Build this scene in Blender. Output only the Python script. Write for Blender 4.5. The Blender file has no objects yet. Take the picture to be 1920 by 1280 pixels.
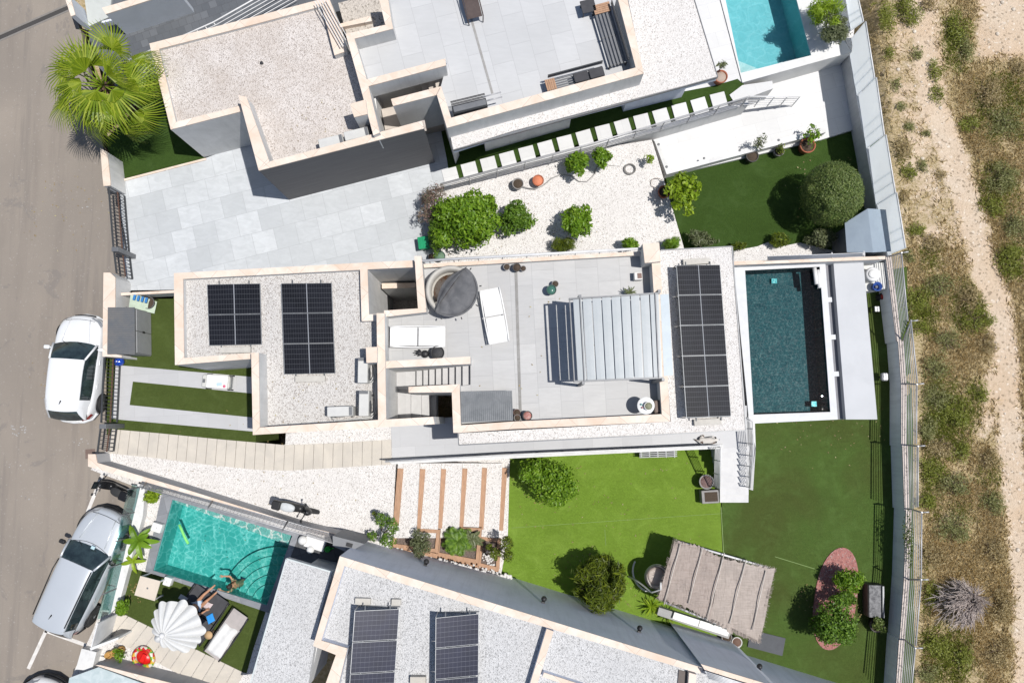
import bpy, math, random
from mathutils import Vector, Matrix
random.seed(7)
R = math.radians
scn = bpy.context.scene
COL = scn.collection
# ---------------------------------------------------------------- camera
CAMH, FPX, IW, IH = 30.0, 1500.0, 1920.0, 1280.0
_down = Vector((10.0, -145.0, -FPX)).normalized()        # straight down, in camera axes
_Z = -_down
_X = (Vector((1, 0, 0)) - _Z * _Z.x).normalized()
_Y = _Z.cross(_X)
cam_d = bpy.data.cameras.new("camera")
cam = bpy.data.objects.new("camera", cam_d); COL.objects.link(cam)
cam_d.sensor_fit = 'HORIZONTAL'; cam_d.sensor_width = 36.0; cam_d.lens = 36.0 * FPX / IW
cam_d.clip_start = 0.5; cam_d.clip_end = 2000.0
cam.matrix_world = Matrix.Translation((0, 0, CAMH)) @ Matrix((_X, _Y, _Z)).to_4x4()
scn.camera = cam
# ---------------------------------------------------------------- light
TO_SUN = Vector((0.385, -0.045, 1.0)).normalized()
w = bpy.data.worlds.new("World"); scn.world = w; w.use_nodes = True
nt = w.node_tree; nt.nodes.clear()
wo = nt.nodes.new('ShaderNodeOutputWorld'); bg = nt.nodes.new('ShaderNodeBackground'); sk = nt.nodes.new('ShaderNodeTexSky')
sk.sky_type = 'NISHITA'; sk.sun_disc = False
sk.sun_elevation = math.asin(TO_SUN.z); sk.sun_rotation = math.atan2(TO_SUN.x, TO_SUN.y)
bg.inputs['Strength'].default_value = 0.09
nt.links.new(sk.outputs[0], bg.inputs[0]); nt.links.new(bg.outputs[0], wo.inputs[0])
sd = bpy.data.lights.new("sun", 'SUN'); sd.energy = 4.6; sd.angle = R(0.53); sd.color = (1.0, 0.965, 0.92)
so = bpy.data.objects.new("sun", sd); COL.objects.link(so)
so.rotation_euler = (-TO_SUN).to_track_quat('-Z', 'Y').to_euler(); so.location = (20, -4, 50)
scn.view_settings.view_transform = 'Standard'; scn.view_settings.look = 'None'
scn.view_settings.exposure = 0.18; scn.view_settings.gamma = 1.0
# ---------------------------------------------------------------- coordinates
def P(px, py, z=0.0):
    """point at height z that stands where the photograph (1920x1280) shows it"""
    v = Vector((px - IW / 2, IH / 2 - py, -FPX))
    d = Vector((_X.dot(v), _Y.dot(v), _Z.dot(v)))
    t = (z - CAMH) / d.z
    return Vector((d.x * t, d.y * t, z))
# ---------------------------------------------------------------- mesh collector
class MB:
    def __init__(s): s.v = []; s.f = []; s.sm = []
    def face(s, pts, smooth=False):
        i = len(s.v); s.v += [tuple(p) for p in pts]; s.f.append(list(range(i, i + len(pts)))); s.sm.append(smooth); return s
    def grid(s, rows, close=False, smooth=True, caps=False):
        n = len(rows[0]); i0 = len(s.v)
        for r in rows: s.v += [tuple(p) for p in r]
        for a in range(len(rows) - 1):
            for b in range(n if close else n - 1):
                c = (b + 1) % n
                s.f.append([i0 + a * n + b, i0 + a * n + c, i0 + (a + 1) * n + c, i0 + (a + 1) * n + b]); s.sm.append(smooth)
        if caps:
            s.f.append([i0 + b for b in range(n)][::-1]); s.sm.append(False)
            s.f.append([i0 + (len(rows) - 1) * n + b for b in range(n)]); s.sm.append(False)
        return s
    def prism3(s, top, depth=None, zbot=None, bottom=True):
        """top: 3-D points; extruded straight down"""
        n = len(top)
        # make counter-clockwise seen from above
        ar = sum(top[i][0] * top[(i + 1) % n][1] - top[(i + 1) % n][0] * top[i][1] for i in range(n))
        if ar < 0: top = top[::-1]
        i0 = len(s.v)
        s.v += [tuple(p) for p in top]
        s.v += [(p[0], p[1], (zbot if zbot is not None else p[2] - depth)) for p in top]
        s.f.append([i0 + k for k in range(n)]); s.sm.append(False)
        if bottom: s.f.append([i0 + n + k for k in range(n)][::-1]); s.sm.append(False)
        for k in range(n):
            m = (k + 1) % n
            s.f.append([i0 + n + k, i0 + n + m, i0 + m, i0 + k]); s.sm.append(False)
        return s
    def pp(s, px, zt, zb):                              # prism from picture points of its top
        return s.prism3([P(x, y, zt) for x, y in px], zbot=zb)
    def strip(s, a, b, wpx, zt, zb, za=None):          # wall along a line; a,b picture points of the centre of its top
        A = P(a[0], a[1], zt); B = P(b[0], b[1], zt if za is None else za); return s.bar(A, B, wpx / (FPX / (CAMH - zt)), zb)
    def bar(s, A, B, w, zb):
        d = (B - A); d.z = 0; n = Vector((-d.y, d.x, 0)).normalized() * (w / 2)
        return s.prism3([A + n, A - n, B - n, B + n], zbot=zb)
    def box(s, c, size, rz=0.0, bev=0.0):
        c = Vector(c); x, y, z = size[0] / 2, size[1] / 2, size[2] / 2
        m = Matrix.Rotation(rz, 3, 'Z')
        if bev <= 0:
            i = len(s.v)
            for sz in (-z, z):
                for sx, sy in ((-x, -y), (x, -y), (x, y), (-x, y)): s.v.append(tuple(c + m @ Vector((sx, sy, sz))))
            for f in ((3, 2, 1, 0), (4, 5, 6, 7), (0, 1, 5, 4), (1, 2, 6, 5), (2, 3, 7, 6), (3, 0, 4, 7)):
                s.f.append([i + k for k in f]); s.sm.append(False)
            return s
        rows = []
        def ring(ins, zz, rr):
            out = []
            for cx, cy, a0 in ((x - rr, y - rr, 0), (-x + rr, y - rr, 90), (-x + rr, -y + rr, 180), (x - rr, -y + rr, 270)):
                for k in range(4):
                    a = R(a0 + k * 30); out.append(c + m @ Vector((cx + (rr - ins) * math.cos(a), cy + (rr - ins) * math.sin(a), zz)))
            return out
        b = min(bev, z)
        rows = [ring(b * .6, -z, bev), ring(b * .15, -z + b * .4, bev), ring(0, -z + b, bev), ring(0, z - b, bev), ring(b * .15, z - b * .4, bev), ring(b * .6, z, bev)]
        return s.grid(rows, close=True, smooth=True, caps=True)
    def tube(s, pts, r, n=8, caps=True):
        pts = [Vector(p) for p in pts]; rows = []
        rr = r if isinstance(r, (list, tuple)) else [r] * len(pts)
        up = Vector((0, 0, 1))
        for i, p in enumerate(pts):
            d = (pts[min(i + 1, len(pts) - 1)] - pts[max(i - 1, 0)])
            if d.length < 1e-9: d = Vector((0, 0, 1))
            d.normalize()
            u = d.cross(up)
            if u.length < .05: u = d.cross(Vector((1, 0, 0)))
            u.normalize(); v = d.cross(u)
            rows.append([p + u * rr[i] * math.cos(2 * math.pi * k / n) + v * rr[i] * math.sin(2 * math.pi * k / n) for k in range(n)])
        return s.grid(rows, close=True, smooth=True, caps=caps)
    def lathe(s, c, prof, n=24, smooth=True, sx=1, sy=1, rz=0):
        c = Vector(c); m = Matrix.Rotation(rz, 3, 'Z')
        rows = [[c + m @ Vector((r * sx * math.cos(2 * math.pi * k / n), r * sy * math.sin(2 * math.pi * k / n), z)) for k in range(n)] for r, z in prof]
        return s.grid(rows, close=True, smooth=smooth, caps=True)
    def ball(s, c, r, n=14, sz=1, sx=1, sy=1):
        prof = [(max(.001, r * math.sin(math.pi * k / n)), -r * sz * math.cos(math.pi * k / n)) for k in range(n + 1)]
        return s.lathe(c, prof, n=2 * n, sx=sx, sy=sy)
    def build(s, name, mat, parent=None, off=None, mods=None):
        me = bpy.data.meshes.new(name)
        o_ = Vector(off) if off is not None else Vector((0, 0, 0))
        if parent is not None and off is None and parent.get('_wx') is not None:
            o_ = Vector((parent['_wx'], parent['_wy'], parent['_wz']))
        me.from_pydata([(a - o_.x, b - o_.y, c - o_.z) for a, b, c in s.v], [], s.f)
        me.polygons.foreach_set('use_smooth', s.sm)
        if mat is not None: me.materials.append(mat)
        me.update()
        o = bpy.data.objects.new(name, me); COL.objects.link(o)
        if parent is not None:
            o.parent = parent
            if parent.get('_wx') is not None:
                for k in ('_wx', '_wy', '_wz'): o[k] = parent[k]
        return o
def thing(name, label, cat, loc=(0, 0, 0), rz=0.0, group=None, world=True):
    """Empty at the base of a thing. world=True: parts are given in scene coordinates"""
    o = bpy.data.objects.new(name, None); COL.objects.link(o); o.empty_display_size = .2
    o.location = loc; o.rotation_euler = (0, 0, rz); o['label'] = label; o['category'] = cat
    if group: o['group'] = group
    if world: o['_wx'], o['_wy'], o['_wz'] = loc[0], loc[1], loc[2]
    return o
def tag(o, label, cat, group=None):
    o['label'] = label; o['category'] = cat
    if group: o['group'] = group
    return o
def struct(o, kind='structure'): o['kind'] = kind; return o
def copy_tree(o, parent=None):
    c = o.copy(); COL.objects.link(c); c.parent = parent
    for ch in list(o.children): copy_tree(ch, c)
    return c
def retag(o, loc, rz, label, group=None):
    o.location = loc; o.rotation_euler = (0, 0, rz); o['label'] = label
    if group: o['group'] = group
    return o
# ---------------------------------------------------------------- materials
class NT:
    def __init__(s, name):
        s.m = bpy.data.materials.new(name); s.m.use_nodes = True; s.t = s.m.node_tree; s.t.nodes.clear()
        s.out = s.n('ShaderNodeOutputMaterial'); s.b = s.n('ShaderNodeBsdfPrincipled'); s.l(s.b.outputs[0], s.out.inputs[0])
    def n(s, t, **k):
        x = s.t.nodes.new(t)
        for a, b in k.items(): setattr(x, a, b)
        return x
    def l(s, a, b): s.t.links.new(a, b)
    def pos(s, world=True, rot=0.0, scale=(1, 1, 1)):
        src = s.n('ShaderNodeNewGeometry').outputs['Position'] if world else s.n('ShaderNodeTexCoord').outputs['Object']
        mp = s.n('ShaderNodeMapping'); mp.inputs['Rotation'].default_value = (0, 0, rot); mp.inputs['Scale'].default_value = scale
        s.l(src, mp.inputs[0]); return mp.outputs[0]
    def noise(s, co, sc, det=6, rough=.6, dist=0):
        x = s.n('ShaderNodeTexNoise'); x.inputs['Scale'].default_value = sc; x.inputs['Detail'].default_value = det
        x.inputs['Roughness'].default_value = rough; x.inputs['Distortion'].default_value = dist; s.l(co, x.inputs['Vector']); return x.outputs['Fac']
    def vor(s, co, sc, feat='F1'):
        x = s.n('ShaderNodeTexVoronoi', feature=feat); x.inputs['Scale'].default_value = sc; s.l(co, x.inputs['Vector']); return x
    def ramp(s, fac, stops, interp='LINEAR'):
        x = s.n('ShaderNodeValToRGB'); x.color_ramp.interpolation = interp; e = x.color_ramp.elements
        while len(e) < len(stops): e.new(.5)
        for k, (p, c) in enumerate(stops):
            e[k].position = p; e[k].color = (c, c, c, 1) if isinstance(c, (int, float)) else (*c[:3], 1)
        s.l(fac, x.inputs[0]); return x.outputs[0]
    def mix(s, fac, a, b, blend='MIX'):
        x = s.n('ShaderNodeMix', data_type='RGBA', blend_type=blend)
        for sock, val in ((x.inputs[0], fac), (x.inputs[6], a), (x.inputs[7], b)):
            if hasattr(val, 'is_linked'): s.l(val, sock)
            elif isinstance(val, (int, float)): sock.default_value = val
            else: sock.default_value = (*val[:3], 1)
        return x.outputs[2]
    def math(s, op, a, b=0.0, clamp=False):
        x = s.n('ShaderNodeMath', operation=op, use_clamp=clamp)
        for sock, val in ((x.inputs[0], a), (x.inputs[1], b)):
            if hasattr(val, 'is_linked'): s.l(val, sock)
            else: sock.default_value = val
        return x.outputs[0]
    def bump(s, h, strength=.3, dist=.02):
        x = s.n('ShaderNodeBump'); x.inputs['Strength'].default_value = strength; x.inputs['Distance'].default_value = dist
        s.l(h, x.inputs['Height']); s.l(x.outputs[0], s.b.inputs['Normal'])
    def done(s, col, rough=.8, metal=0, spec=.4):
        if hasattr(col, 'is_linked'): s.l(col, s.b.inputs['Base Color'])
        else: s.b.inputs['Base Color'].default_value = (*col[:3], 1)
        if hasattr(rough, 'is_linked'): s.l(rough, s.b.inputs['Roughness'])
        else: s.b.inputs['Roughness'].default_value = rough
        s.b.inputs['Metallic'].default_value = metal; s.b.inputs['Specular IOR Level'].default_value = spec
        return s.m
def mat(name, c1, c2=None, sc=1.2, rough=.75, bump=.15, fine=30, metal=0, spec=.4, world=True, streak=0):
    """painted / plain material with weathering: large soft patches and fine grain"""
    t = NT(name); co = t.pos(world)
    c2 = c2 or tuple(x * .84 for x in c1)
    a = t.noise(co, sc, 8, .65, .6); f = t.noise(co, fine, 3)
    k = t.ramp(a, [(.38, 0), (.68, 1)])
    col = t.mix(k, c1, c2)
    col = t.mix(t.ramp(f, [(.3, .0), (.8, .22)]), col, tuple(x * .7 for x in c1))
    if streak:
        sn = t.noise(t.pos(True, 0, (1, 1, .08)), 5, 6, .7); col = t.mix(t.ramp(sn, [(.48, 0), (.72, streak)]), col, tuple(x * .55 for x in c1))
        cr = t.noise(t.pos(True, 0, (1, 1, 1)), 9, 8, .8, 1.5); col = t.mix(t.ramp(cr, [(.62, 0), (.7, streak * .6)]), col, tuple(x * .6 for x in c2))
    if bump: t.bump(f, bump, .01)
    return t.done(col, rough, metal, spec)
def gravel(name, ca, cb, cd, sc=20, dark=.18, patch=None, big=.5):
    """stones: random tone per stone, dark ones between"""
    t = NT(name); co = t.pos()
    v = t.vor(co, sc); v2 = t.vor(co, sc * 1.9)
    sep = t.n('ShaderNodeSeparateColor'); t.l(v.outputs['Color'], sep.inputs[0])
    sp2 = t.n('ShaderNodeSeparateColor'); t.l(v2.outputs['Color'], sp2.inputs[0])
    col = t.ramp(sep.outputs[0], [(0, cd), (dark, cb), (dark + .25, ca), (1, tuple(min(1, x * 1.12) for x in ca))])
    col = t.mix(t.ramp(sp2.outputs[1], [(0, .6), (.12, .0)]), col, cd)
    pt = t.noise(co, .5, 6, .6)
    col = t.mix(t.ramp(pt, [(.42, 0), (.72, .8 * big)]), col, patch or cb)
    p2 = t.noise(co, 2.4, 7, .75, .8); col = t.mix(t.ramp(p2, [(.56, 0), (.78, .45)]), col, tuple(x * .72 for x in cb))
    t.bump(t.math('ADD', v.outputs['Distance'], t.noise(co, sc * 1.5, 2)), .7, .03)
    return t.done(col, .9)
def tiles(name, c1, c2, grout, rot, w=.6, h=.6, offset=.5, mortar=.006, streak=(1, 1, 1), rough=.55, veins=.25):
    t = NT(name); co = t.pos(True, rot)
    b = t.n('ShaderNodeTexBrick'); b.offset = offset; b.squash = 1
    t.l(co, b.inputs['Vector'])
    b.inputs['Color1'].default_value = (*c1, 1); b.inputs['Color2'].default_value = (*c2, 1); b.inputs['Mortar'].default_value = (*grout, 1)
    b.inputs['Scale'].default_value = 1; b.inputs['Mortar Size'].default_value = mortar; b.inputs['Mortar Smooth'].default_value = .2
    b.inputs['Brick Width'].default_value = w; b.inputs['Row Height'].default_value = h; b.inputs['Bias'].default_value = 0
    co2 = t.pos(True, rot, streak)
    a = t.noise(co2, 2.2, 9, .68, 1.0)
    col = t.mix(t.ramp(a, [(.35, 0), (.7, veins * 2)]), b.outputs[0], tuple(x * .8 for x in c2))
    d = t.noise(t.pos(), .35, 7, .6)
    col = t.mix(t.ramp(d, [(.45, 0), (.75, .35)]), col, tuple(x * .78 for x in c2))
    return t.done(col, rough)
def turf(name, c1, c2, c3, rot=0):
    t = NT(name); co = t.pos(); cs = t.pos(True, rot, (1, 6, 1))
    f = t.noise(co, 70, 3, .7); m = t.noise(cs, 3, 5); g = t.noise(co, .33, 5, .55, .5); hf = t.noise(co, 12, 4, .7)
    col = t.mix(t.ramp(g, [(.38, 0), (.62, 1)]), c1, c2)
    col = t.mix(t.ramp(f, [(.35, .0), (.7, .6)]), col, c3)
    col = t.mix(t.ramp(m, [(.4, 0), (.7, .22)]), col, tuple(x * .6 for x in c1))
    col = t.mix(t.ramp(hf, [(.45, 0), (.75, .3)]), col, tuple(min(1, x * 1.5) for x in c1))
    wn = t.noise(co, 1.3, 8, .7, .8); col = t.mix(t.ramp(wn, [(.5, 0), (.75, .45)]), col, tuple(min(1, x * 1.25 + .02) for x in c2)); col = t.mix(t.ramp(t.noise(co, .8, 6, .65, .4), [(.52, 0), (.8, .5)]), col, tuple(x * .62 for x in c1))
    t.bump(t.math('ADD', f, t.noise(co, 160, 2)), 1.0, .04)
    return t.done(col, .95, 0, .1)
def leafm(name, c1, c2, c3=None, tr=.35, gloss=.45):
    """leaves: one tone per leaf, translucent"""
    t = NT(name); co = t.pos(False)
    g = t.n('ShaderNodeNewGeometry')
    col = t.ramp(g.outputs['Random Per Island'], [(0, c1), (.6, c2), (1, c3 or tuple(x * 1.4 for x in c2))])
    col = t.mix(t.ramp(t.noise(co, 2.5, 3), [(.35, 0), (.7, .4)]), col, tuple(x * .7 for x in c1))
    t.done(col, gloss, 0, .35)
    tl = t.n('ShaderNodeBsdfTranslucent'); t.l(t.mix(.5, col, tuple(min(1, x * 1.6) for x in c2)), tl.inputs[0])
    mx = t.n('ShaderNodeMixShader'); mx.inputs[0].default_value = tr
    t.l(t.b.outputs[0], mx.inputs[1]); t.l(tl.outputs[0], mx.inputs[2]); t.l(mx.outputs[0], t.out.inputs[0])
    return t.m
ROT = R(3)                                             # main plot is turned about 3 degrees
ROTN = R(14.5)                                           # north plot
ROTS = R(-17)
WHITE = mat('white_paint', (.62, .62, .61), (.5, .5, .49), .8, .7, streak=.35)
WGREY = mat('pale_grey_render', (.44, .44, .45), (.36, .365, .375), .7, .8, streak=.4)
BLUEG = mat('bluish_grey_render', (.68, .71, .79), (.58, .61, .68), .6, .85, streak=.35)
COPE = NT('cream_coping_stone')
def _cope():
    t = COPE; co = t.pos(True, ROT)
    b = t.n('ShaderNodeTexBrick'); b.offset = 0; t.l(t.pos(True, R(40)), b.inputs['Vector'])
    b.inputs['Scale'].default_value = 1; b.inputs['Brick Width'].default_value = 1.1; b.inputs['Row Height'].default_value = 1.1; b.inputs['Mortar Size'].default_value = .006
    b.inputs['Color1'].default_value = (.60, .50, .42, 1); b.inputs['Color2'].default_value = (.66, .59, .52, 1); b.inputs['Mortar'].default_value = (.36, .30, .25, 1)
    n = t.noise(co, 1.6, 8, .7, .5)
    col = t.mix(t.ramp(n, [(.4, 0), (.72, .8)]), b.outputs[0], (.52, .39, .29))
    col = t.mix(t.ramp(t.noise(co, 25, 4), [(.5, 0), (.9, .3)]), col, (.40, .33, .28))
    return t.done(col, .8)
COPE = _cope()
ASPH = NT('asphalt')
def _asph():
    t = ASPH; co = t.pos()
    a = t.noise(co, .12, 6, .6, .8); f = t.noise(co, 60, 3, .7); st = t.noise(t.pos(True, R(-12), (1.2, .12, 1)), 1.0, 6, .6, .3)
    col = t.mix(t.ramp(a, [(.35, 0), (.65, 1)]), (.266, .230, .192), (.216, .188, .160))
    col = t.mix(t.ramp(st, [(.5, 0), (.72, .55)]), col, (.165, .140, .122))
    tk = t.noise(t.pos(True, R(4), (1.1, .05, 1)), 1.3, 5, .7, .2); col = t.mix(t.ramp(tk, [(.54, 0), (.66, .5)]), col, (.145, .128, .117))
    ck = t.vor(t.pos(), .38, 'DISTANCE_TO_EDGE'); ckn = t.math('ADD', ck.outputs['Distance'], t.math('MULTIPLY', t.math('SUBTRACT', t.noise(co, 5, 5, .7), .5), .10)); col = t.mix(t.ramp(ckn, [(.012, .0), (.018, .0)]), col, (.10, .09, .08))
    col = t.mix(t.ramp(t.noise(co, .9, 7, .7, 1), [(.60, 0), (.64, .5)]), col, (.16, .145, .135))
    col = t.mix(t.ramp(f, [(.3, .4), (.6, 0)]), col, (.11, .10, .09))
    v = t.vor(co, 24); sp = t.n('ShaderNodeSeparateColor'); t.l(v.outputs['Color'], sp.inputs[0])
    col = t.mix(t.ramp(sp.outputs[0], [(.97, 0), (.995, .35)]), col, (.33, .31, .29))
    s2 = t.noise(co, 1.1, 8, .75, 1.5)
    col = t.mix(t.ramp(s2, [(.66, 0), (.74, .35)]), col, (.30, .28, .26))
    t.bump(f, .5, .01)
    return t.done(col, .9)
ASPH = _asph()
LINE = mat('road_paint_white', (.62, .6, .57), (.45, .43, .41), 3, .8)
GRAV_R = gravel('pale_roof_gravel', (.52, .505, .485), (.42, .40, .378), (.28, .25, .23), 32, .2)
GRAV_N = gravel('beige_roof_gravel', (.56, .52, .49), (.46, .42, .385), (.30, .26, .235), 32, .20, (.37, .31, .26), .8)
GRAV_W = gravel('white_marble_gravel', (.63, .61, .59), (.53, .505, .48), (.32, .30, .28), 33, .12)
GRAV_S = gravel('grey_white_roof_gravel', (.52, .52, .52), (.43, .43, .43), (.26, .26, .26), 32, .22)
TILE_N = tiles('pale_driveway_tiles', (.52, .54, .555), (.40, .418, .43), (.30, .31, .32), -ROTN, .85, .85, .5, .007, (1, 2.2, 1), veins=.26)
TILE_T = tiles('grey_terrace_tiles', (.425, .423, .418), (.375, .374, .372), (.27, .27, .27), -ROT + R(90), 1.0, .75, .5, .006, (.6, 3, 1), veins=.22)
TILE_NT = tiles('north_terrace_tiles', (.46, .465, .47), (.41, .415, .42), (.30, .30, .305), -ROTN + R(90), 1.1, .75, .5, .006, (.6, 3, 1), veins=.14)
TILE_P = tiles('path_tiles', (.43, .432, .438), (.385, .388, .395), (.33, .33, .33), -ROT, 1.1, .8, .5, .005, (1, 3, 1), veins=.12)
TILE_W = tiles('white_patio_tiles', (.58, .58, .575), (.52, .52, .515), (.42, .42, .42), -ROTN, .9, .6, .5, .005, (1, 2, 1), veins=.15)
SLATE = tiles('dark_slate_paving', (.075, .082, .092), (.12, .128, .14), (.06, .06, .065), R(-20), .3, .3, .5, .008, veins=.3)
MARB = tiles('grey_marble_coping', (.27, .28, .30), (.19, .2, .22), (.13, .13, .14), ROTS + R(2), .95, .6, 0, .008, veins=.5)
CONC = mat('concrete_planks', (.50, .46, .40), (.42, .39, .345), 1.5, .85)
TURF_B = turf('bright_artificial_turf', (.205, .335, .040), (.250, .385, .055), (.125, .205, .026))
TURF_D = turf('dark_artificial_turf', (.098, .130, .034), (.105, .185, .040), (.052, .074, .018), R(20))
TURF_M = turf('mid_artificial_turf', (.095, .130, .032), (.108, .15, .038), (.05, .072, .016))
TURF_N = turf('deep_green_turf', (.055, .102, .020), (.066, .122, .026), (.030, .058, .011), R(14))
DARKM = mat('anthracite_metal', (.045, .048, .052), (.06, .063, .068), 4, .45, .05, metal=.3)
MIDM = mat('grey_metal', (.13, .135, .145), (.17, .175, .18), 3, .45, .05, metal=.3)
WMET = mat('white_metal', (.62, .62, .62), (.5, .5, .5), 3, .45, .03)
CHROME = mat('brushed_steel', (.40, .40, .41), (.34, .34, .35), 5, .4, .03, metal=.2)
BLACK = mat('black_plastic', (.018, .018, .02), (.03, .03, .032), 4, .5, .05)
GLASSD = mat('dark_window_glass', (.012, .016, .02), (.02, .026, .03), 1, .06, 0, spec=.8)
# ================================================================ GROUND
LAWN = -1.5; NLAW = -1.25; ZB = -3.0
def to_px(v):
    d = Vector(v) - Vector((0, 0, CAMH))
    x, y, z = (Vector((_X.x * d.x + _Y.x * d.y + _Z.x * d.z, _X.y * d.x + _Y.y * d.y + _Z.y * d.z, _X.z * d.x + _Y.z * d.y + _Z.z * d.z)))
    return (IW / 2 + FPX * x / -z, IH / 2 - FPX * y / -z)
def seg_dist(p, a, b):
    ax, ay = a; bx, by = b; dx, dy = bx - ax, by - ay
    t = max(0, min(1, ((p[0] - ax) * dx + (p[1] - ay) * dy) / (dx * dx + dy * dy + 1e-9)))
    return math.hypot(p[0] - ax - t * dx, p[1] - ay - t * dy)
PATH = [(1725, -60), (1735, 60), (1745, 150), (1752, 210), (1780, 270), (1797, 330), (1818, 400), (1838, 480), (1868, 560), (1884, 640), (1890, 720), (1893, 800), (1905, 900), (1915, 1000), (1925, 1120), (1930, 1340)]
BAND = [(1715, -60), (1715, 110), (1730, 240), (1745, 330), (1770, 440)]
def sand_at(px, py):
    """1 = bare pale soil, 0 = overgrown"""
    d = min(seg_dist((px, py), PATH[i], PATH[i + 1]) for i in range(len(PATH) - 1))
    v = max(0.0, 1 - max(0, d - 12) / 28)
    d2 = min(seg_dist((px, py), BAND[i], BAND[i + 1]) for i in range(len(BAND) - 1))
    v = max(v, .52 * max(0.0, 1 - max(0, d2 - 30) / 60))
    if py < 160: v = max(v, .95 * max(0, min(1, (px - 1815) / 30)) * max(0, min(1, (130 - py) / 40)))
    d3 = seg_dist((px, py), (1850, 800), (1862, 700)); v = max(v, .8 * max(0, 1 - d3 / 40))
    d4 = math.hypot((px - 1820) / 60, (py - 560) / 200)
    if 1640 < px < 1760 and 120 < py < 470: v = max(v, .30)
    return v
from mathutils import noise as mn
def ter_z(x, y):
    e = P(1690, 600, -1.6).x
    wl = max(0, min(1, (x + 17.0) / 1.5)); wr = max(0, min(1, (x - (e - 1.2)) / 1.0))
    z = -0.25 * (1 - wl) + -3.3 * wl
    zo = -1.55 + .10 * mn.noise(Vector((x * .35, y * .35, 0))) + .03 * mn.noise(Vector((x * 1.9, y * 1.9, 3)))
    far = max(0, x - 40)
    zo -= far * .02
    if abs(y) > 22 and x < e: z = max(z, -3.3)
    return z * (1 - wr) + zo * wr
def axis(lo, hi, a, b, step, far):
    out = []; x = a
    while x > lo: x -= max(step, (a - x) * .25 + step); out.append(max(x, lo))
    out = out[::-1]; x = a
    while x < b: out.append(x); x += step
    while x < hi: out.append(x); x += max(step, (x - b) * .25 + step)
    out.append(hi); return out
xs = axis(-600, 600, 13.2, 24, .2, 600); ys = axis(-600, 600, -16, 19, .2, 600)
tb = MB(); tb.grid([[(x, y, ter_z(x, y)) for x in xs] for y in ys])
t = NT('dry_scrub_soil'); co = t.pos()
va = t.n('ShaderNodeVertexColor', layer_name='soil')
ss = t.n('ShaderNodeSeparateColor'); t.l(va.outputs[0], ss.inputs[0])
n1 = t.noise(co, 1.4, 9, .72, .4); n2 = t.noise(co, 11, 6, .75); n3 = t.noise(co, .4, 4)
m = t.math('ADD', ss.outputs[0], t.math('ADD', t.math('MULTIPLY', t.math('SUBTRACT', n1, .5), 2.0), t.math('MULTIPLY', t.math('SUBTRACT', n2, .5), 1.0)))
sand = t.mix(t.ramp(n3, [(.35, 0), (.7, 1)]), (.66, .55, .43), (.60, .45, .31))
sand = t.mix(t.ramp(n2, [(.50, 0), (.72, .65)]), sand, (.34, .25, .15))
v = t.vor(co, 13); sp = t.n('ShaderNodeSeparateColor'); t.l(v.outputs['Color'], sp.inputs[0])
sand = t.mix(t.ramp(sp.outputs[0], [(.95, 0), (.98, .7)]), sand, (.78, .70, .60))
sand = t.mix(t.ramp(sp.outputs[1], [(.90, 0), (.95, .6)]), sand, (.2, .15, .10))
scrub = t.mix(t.ramp(n1, [(.35, 0), (.65, 1)]), (.36, .28, .15), (.25, .205, .085))
scrub = t.mix(t.ramp(n2, [(.42, 0), (.62, 1)]), scrub, (.52, .42, .27))
col = t.mix(t.ramp(m, [(.30, 0), (.62, 1)]), scrub, sand)
t.bump(t.math('ADD', n2, t.noise(co, 40, 3)), .9, .06)
terrain = tb.build('ground', t.done(col, .95)); struct(terrain)
ca = terrain.data.color_attributes.new('soil', 'FLOAT_COLOR', 'POINT')
for i, vv in enumerate(terrain.data.vertices):
    if 13 < vv.co.x < 30 and -17 < vv.co.y < 20:
        a = to_px(vv.co); s_ = sand_at(*a)
    else: s_ = .35
    ca.data[i].color = (s_, s_, s_, 1)
# road with its drain channel, markings
rd = MB(); rd.prism3([P(-900, -700, 0), P(40, -700, 0), P(118, -30, 0), P(152, 60, 0), P(196, 290, 0), P(228, 345, 0), P(240, 520, 0), P(240, 700, 0), P(200, 870, 0), P(300, 925, 0), P(250, 1100, 0), P(240, 1300, 0), P(160, 1700, 0), P(-900, 1700, 0)], depth=.3)
struct(rd.build('road', ASPH))
ch = MB(); a0 = P(-60, 97, 0); b0 = P(134, 12, 0); ch.bar(a0 + Vector((0, 0, .004)), b0 + Vector((0, 0, .004)), .16, -.05)
struct(ch.build('drain_channel', mat('dark_drain_grate', (.05, .047, .045), None, 20, .8)))
ch = MB()
for k in (-1, 1):
    n = Vector((-(b0 - a0).y, (b0 - a0).x, 0)).normalized() * .12 * k
    ch.bar(a0 + n + Vector((0, 0, .008)), b0 + n + Vector((0, 0, .008)), .07, -.05)
struct(ch.build('drain_kerb', mat('drain_kerb_concrete', (.2, .185, .17), None, 5, .9)))
for (a, b) in (((194, 884), (164, 960)), ((86, 1182), (53, 1253)), ((84, 1181), (170, 1212)), ((160, 968), (128, 1050))):
    q = MB(); q.strip(a, b, 6.5, .004, .001); struct(q.build('parking_line', LINE))
q = MB(); q.pp([(160, 842), (178, 841), (178, 858), (160, 860)], .006, -.02)
struct(q.build('access_cover', mat('rusty_cover', (.13, .085, .07), (.16, .12, .1), 8)))
q = MB()
for i in range(46):
    c = random.choice([(44, 802), (25, 800), (48, 803), (30, 812), (150, 828), (20, 875), (30, 866), (160, 829), (50, 925), (115, 345), (165, 390)])
    p = P(c[0] + random.gauss(0, 5), c[1] + random.gauss(0, 4), .0065); r = random.uniform(.012, .05)
    q.face([p + Vector((r * math.cos(a) * random.uniform(.5, 1.2), r * .7 * math.sin(a) * random.uniform(.5, 1.2), 0)) for a in [k * .9 for k in range(7)]])
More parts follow.
